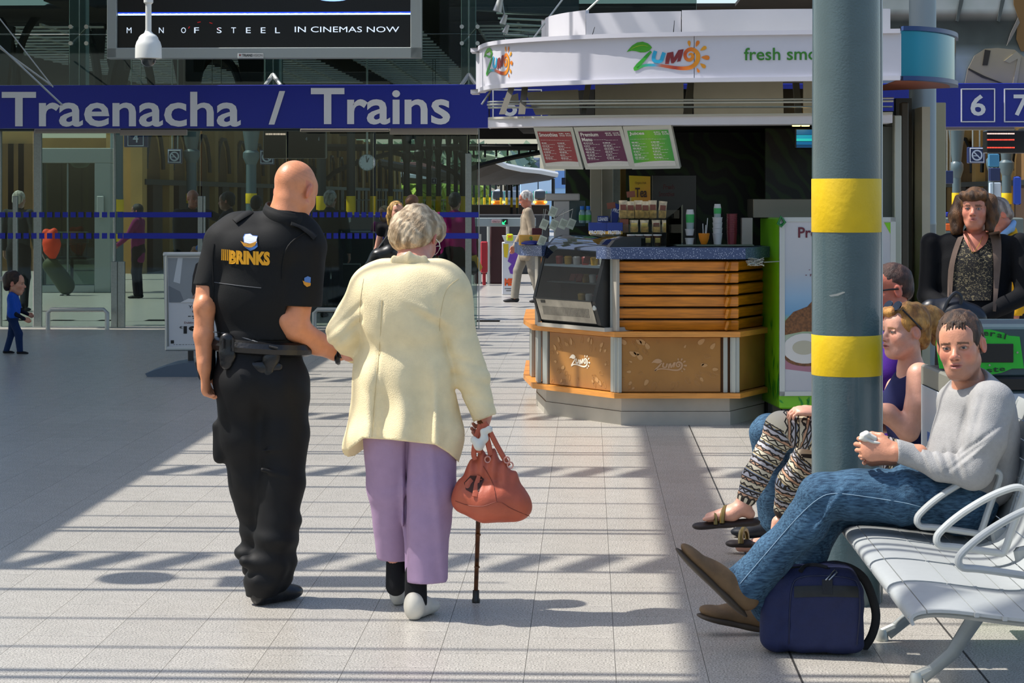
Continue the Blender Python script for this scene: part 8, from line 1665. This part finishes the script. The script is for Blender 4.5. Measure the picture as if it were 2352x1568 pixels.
hsign(286, 340, 296, 338, 40, 'blue platform 4 sign under the beige strip', '4'); hsign(472, 524, 411, 428, 64, 'blue platform 2 sign between columns', '2'); hsign(400, 432, 411, 427, 64, 'dark direction sign with an arrow beside platform 2', '^'); hsign(990, 1004, 408, 422, 70, 'tiny blue platform 4 sign near the dark columns', '4'); hsign(2170, 2188, 392, 422, 38, 'small dark sign left of the standing woman'); hsign(2272, 2296, 386, 416, 38, 'small dark pictogram sign above the mustard jacket man'); hsign(1290, 1315, 408, 424, 60, 'navy heart shaped bracket sign by the blue shed', col='#101c3c')
dm_ = mat('board_black', '#0a0a0b', .3); led = mat('led_dots', '#ff4a38', emit=1.5); ledw = mat('led_dots_white', '#ffd0c0', emit=1.5)
t = thing('departure_board', 'black departure board behind the glass above the guard\'s head', 'departure board', P(675, 330, 30)); MB().bbx(P(678, 332, 30), (.86, .25, .38), .01).build('housing', dm_, t)
L_ = MB(); flines(L_, P(606, 322, 29.86), V3(.5, 0, 0), V3(0, 0, .12), [(.05, .6, .6, .2)], 3, .3); L_.build('led_text', ledw, t); txt('4', (P(701, 323, 29.86), V3(.03, 0, 0), V3(0, 0, .05)), mat('sign_line', '#aab4c0'), t); txt('i', (P(731, 323, 29.86), V3(.015, 0, 0), V3(0, 0, .05)), mat('sign_line', '#aab4c0'), t)
for x in (620, 648): p_ = P(x, 305, 30); MB().cyl(p_, (p_.x, p_.y, 6.2), .014, n=5).build('hanger', alu, t)
t = thing('departure_board', 'black departure board with red lights at the right edge', 'departure board', P(2310, 325, 29)); MB().bbx(P(2310, 326, 29), (.56, .25, .30), .01).build('housing', dm_, t)
for i, (y, m_) in enumerate(((308, ledw), (322, led), (340, led))): L_ = MB(); flines(L_, P(2266, y+2, 28.86), V3(.38, 0, 0), V3(0, 0, .1), [(.02, .1, .98, .16)], 7+i, .3); L_.build('led_text', m_, t)
ck = thing('station_clock', 'round white station clock hanging behind the glass', 'clock', P(843, 372, 40)); p_ = P(843, 373, 40); MB().cyl(p_+V3(0, .08, 0), p_, .155, n=28).build('case', alu, ck, smooth='auto'); MB().cyl(p_, p_-V3(0, .005, 0), .14, n=28).build('dial', mat('dial', '#c4c8c8', .4), ck)
for a, ln, nm in ((.4, .09, 'hour_hand'), (-.15, .12, 'minute_hand')): MB().cyl(p_-V3(0, .012, 0), p_+V3(math.sin(a)*ln, -.012, math.cos(a)*ln), .006, n=5).build(nm, blackm, ck)
for k in range(12): a = k*math.pi/6; MB().cyl(p_+V3(math.sin(a)*.115, -.008, math.cos(a)*.115), p_+V3(math.sin(a)*.132, -.008, math.cos(a)*.132), .004, n=4).build('hour_mark', blackm, ck)
MB().cyl(p_+V3(0, .04, .15), (p_.x, p_.y+.04, 6.2), .02, n=6).build('hanger', alu, ck)
# lift cabin behind the glass at left
lf = thing('lift_cabin', 'pale grey framed glass lift cabin behind the glass wall at left', 'lift', P(165, 672, 37)); lfm = mat('lift_grey', '#98a09a', .5)
def lbox(x0, x1, y0, y1, nm, m, D=37, dep=.4): a, c = P(x0, y0, D), P(x1, y1, D); return MB().bbx(((a.x+c.x)/2, D+dep/2, (a.z+c.z)/2), (c.x-a.x, dep, a.z-c.z), .01).build(nm, m, lf)
lbox(80, 255, 340, 374, 'lintel', lfm); lbox(80, 95, 374, 672, 'jamb', lfm); lbox(217, 254, 374, 672, 'jamb', lfm); lbox(95, 217, 655, 672, 'threshold', lfm); lbox(95, 217, 374, 655, 'door_glass', glass('lift_glass', '#9fb0a8', .6), 37.1, .01); lbox(153, 157, 374, 655, 'door_edge', alu, 37.05, .05); lbox(222, 238, 450, 500, 'call_panel', alu_l, 36.95, .04)
p_ = P(184, 374, 37.6); MB().lathe([(.001, -.09), (.12, -.07), (.17, -.01), (.17, .02)], p_, 18).build('dome_lamp', mat('dome_pale', '#c0b8a0', .5), lf, smooth='auto')
# seats and ticket barriers
st_ = thing('waiting_bench', 'row of dark armrested seats beside the suitcase behind the glass', 'bench', P(165, 640, 38))
for x in (140, 165, 188): MB().tube([P(x-8, 590, 38), P(x-5, 562, 38), P(x+12, 560, 38), P(x+10, 588, 38)], .014, 5).build('armrest', irn, st_)
MB().bbx(P(165, 592, 38.2), (.6, .4, .05), .01).build('seat', irn, st_); MB().cyl(P(165, 592, 38.2), V3(P(165, 0, 38.2).x, 38.2, 0), .03, n=8).build('leg', irn, st_); MB().bbx(P(165, 545, 38.4), (.6, .03, .2), .01).build('backrest', alu, st_)
def gate(x0, x1, yt, yb, label):
    D = GD(yb); t = thing('ticket_barrier', label, 'ticket barrier', (P(x0, 0, D).x, D, 0))
    a, c = P(x0, yt, D), P(x1, yb, D); MB().bbx(((a.x+c.x)/2, D+.5, c.z/2+a.z/2), (c.x-a.x-.06, .9, a.z-c.z), .02).build('cabinet', mat('gate_maroon', '#3a1418', .4), t)
    for x in (x0, x1): p_ = P(x, 0, D-.05); MB().cyl((p_.x, p_.y, 0), (p_.x, p_.y, a.z+.02), .03, n=10).build('post', alu_l, t)
    return t
gt = gate(1122, 1166, 518, 652, 'dark maroon ticket barrier left of the white cardboard column'); g2 = gate(1086, 1102, 540, 652, 'narrow ticket barrier with red box beside the glass wall end')
D = 40; b_ = MB(); b_.bbx(P(1112, 590, 40.2), (.13, .3, .58), .02); b_.bbx((P(1112, 0, 40.2).x, 40.2, .2), (.06, .1, .4), .01); b_.top('red_box', mat('red_box', '#a01c28', .4), 'red box on a post behind the shopping bag', 'box')
hs_ = thing('barrier_header', 'pale header beam with a red STRICTLY notice and a green lit arrow', 'sign', P(1150, 508, 40)); MB().bbx(P(1150, 510, 40.3), (1.3, .3, .16), .01).build('beam', mat('beam_grey', '#8a9494', .5), hs_); MB().bbx((P(1150, 0, 40.3).x+.6, 40.3, .55), (.08, .2, 1.1), .01).build('post', alu, hs_); MB().bbx(P(1140, 508, 40.1), (.17, .02, .06), .003).build('notice', mat('notice_pink', '#b8989a', .5), hs_); txt('STRICTLY', (P(1131, 511, 40.08), V3(.145, 0, 0), V3(0, 0, .035)), mat('ink_maroon', '#6a1420'), hs_)
MB().bbx(P(1160, 509, 40.1), (.1, .03, .1), .003).build('arrow_housing', blackm, hs_); grl = mat('arrow_green', '#18e070', emit=2.5); p_ = P(1158, 511, 40.0)
for q in (((.03, .035), (-.025, -.025)), ((-.028, -.028), (.012, -.028)), ((-.028, -.028), (-.028, .012))): MB().cyl(p_+V3(q[0][0], 0, q[0][1]), p_+V3(q[1][0], 0, q[1][1]), .007, n=5).build('arrow_stroke', grl, hs_)
ga = thing('gate_arrow', 'small green lit arrow on the barrier left of the guard', 'arrow light', P(466, 508, 31)); p_ = P(466, 509, 31)
MB().bbx((p_.x, p_.y+.05, .68), (.16, .06, 1.36), .01).build('housing', dm_, ga)
for q in (((.03, .035), (-.025, -.025)), ((-.028, -.028), (.012, -.028)), ((-.028, -.028), (-.028, .012))): MB().cyl(p_+V3(q[0][0], 0, q[0][1]), p_+V3(q[1][0], 0, q[1][1]), .007, n=5).build('arrow_stroke', grl, ga)
# white cardboard advertising column
D = GD(677); cb_ = thing('cardboard_stand', 'tall white cardboard advertising column with a yellow sensor head, left of the kiosk', 'advertising stand', (P(1171, 0, D).x, D, 0)); a, c = P(1153, 556, D), P(1190, 677, D); cw = mat('card_white', '#cfd0d4', .6)
MB().bbx(((a.x+c.x)/2, D+.15, (a.z+c.z)/2), (c.x-a.x, .3, a.z-c.z), .01).build('body', cw, cb_); MB().slab([P(1153, 541, D), P(1190, 541, D), P(1184, 556, D), P(1159, 556, D)], (0, 1, 0), .25).build('top_tray', cw, cb_)
MB().bbx(P(1171, 545, D-.03), (.11, .05, .12), .015).build('yellow_head', mat('head_yellow', '#c8d41c', .4), cb_); MB().bbx(P(1171, 543, D-.06), (.06, .02, .04), .005).build('head_window', mat('head_orange', '#e8901c', .4), cb_)
fl_ = lambda pts, nm, col: MB().slab([P(x, y, D-.003) for x, y in pts], (0, -1, 0), .002).build(nm, mat('card_'+col, col, .6), cb_)
fl_([(1156, 560), (1168, 560), (1168, 572), (1165, 592), (1158, 590)], 'yellow_print', '#d8bc28'); fl_([(1166, 600), (1172, 580), (1180, 574), (1190, 582), (1189, 605), (1184, 618), (1182, 630), (1172, 628), (1168, 615), (1175, 606)], 'purple_print', '#6a3aa0')
txt('ME2', (P(1159, 656, D-.006), V3(26*D/5000, 0, 0), V3(0, 0, 17*D/5000)), mat('me_orange', '#e0561c'), cb_, bold=.07); L_ = MB(); flines(L_, P(1158, 672, D-.006), V3(28*D/5000, 0, 0), V3(0, 0, 12*D/5000), [(.05, .7, .95, .15), (.15, .3, .85, .15)], 4, .5); L_.build('small_print', ink, cb_)
# misc far railings, and reflections' sources at right
rl = thing('platform_fence', 'thin pale railing along the far platform between the columns', 'fence', P(900, 470, 84))
for x in range(700, 1080, 11): MB().cyl(P(x, 458, 84), P(x, 490, 84), .02, n=4).build('bar', alu_l, rl)
MB().cyl(P(695, 459, 84), P(1080, 459, 84), .03, n=4).build('rail', alu_l, rl)
for x0, x1, y0, y1, c, lb in ((2328, 2346, 405, 470, '#1c3f9a', 'tall blue banner panel behind the mustard jacket man'), (2270, 2296, 352, 384, '#3a7a9a', 'pale blue window panel above the pictogram sign'), (2170, 2200, 512, 530, '#d8601c', 'orange band on a counter beside the standing woman'), (2170, 2192, 486, 498, '#1c2fa0', 'blue marking on glass beside the standing woman')):
    slabobj('panel', lb, 'panel', x0, x1, y0, y1, 33, c, .05)
slabobj('service_counter', 'grey service counter beyond, left of the standing woman', 'counter', 2165, 2352, 500, 640, 34, '#5a6460', .6); slabobj('seat_back', 'pale blue grey glazing strips behind the standing woman', 'window', 2272, 2300, 418, 455, 39, '#b8c8d4', .05, sub=[(2280, 2283, 418, 455, '#6a7a84')])
kb = thing('kiosk_cabinet', 'dark cabinets behind the glass at centre, seen between the two walking men', 'cabinet', P(790, 755, 30)); MB().bbx(P(770, 640, 31), (1.5, .8, 1.35), .02).build('body', mat('cab_black', '#101416', .3), kb); MB().bbx(P(775, 503, 30.8), (.36, .3, .12), .02).build('pale_top', mat('cab_pale', '#b4b0a4', .5), kb); MB().tube([P(760, 640, 30), P(763, 606, 30), P(828, 606, 30), P(826, 640, 30)], .01, 5).build('hoop', alu, kb)

for o in bpy.data.objects:
    if o.name.startswith('small_print') or o.name.startswith('led_text'): o['kind'] = 'stuff'
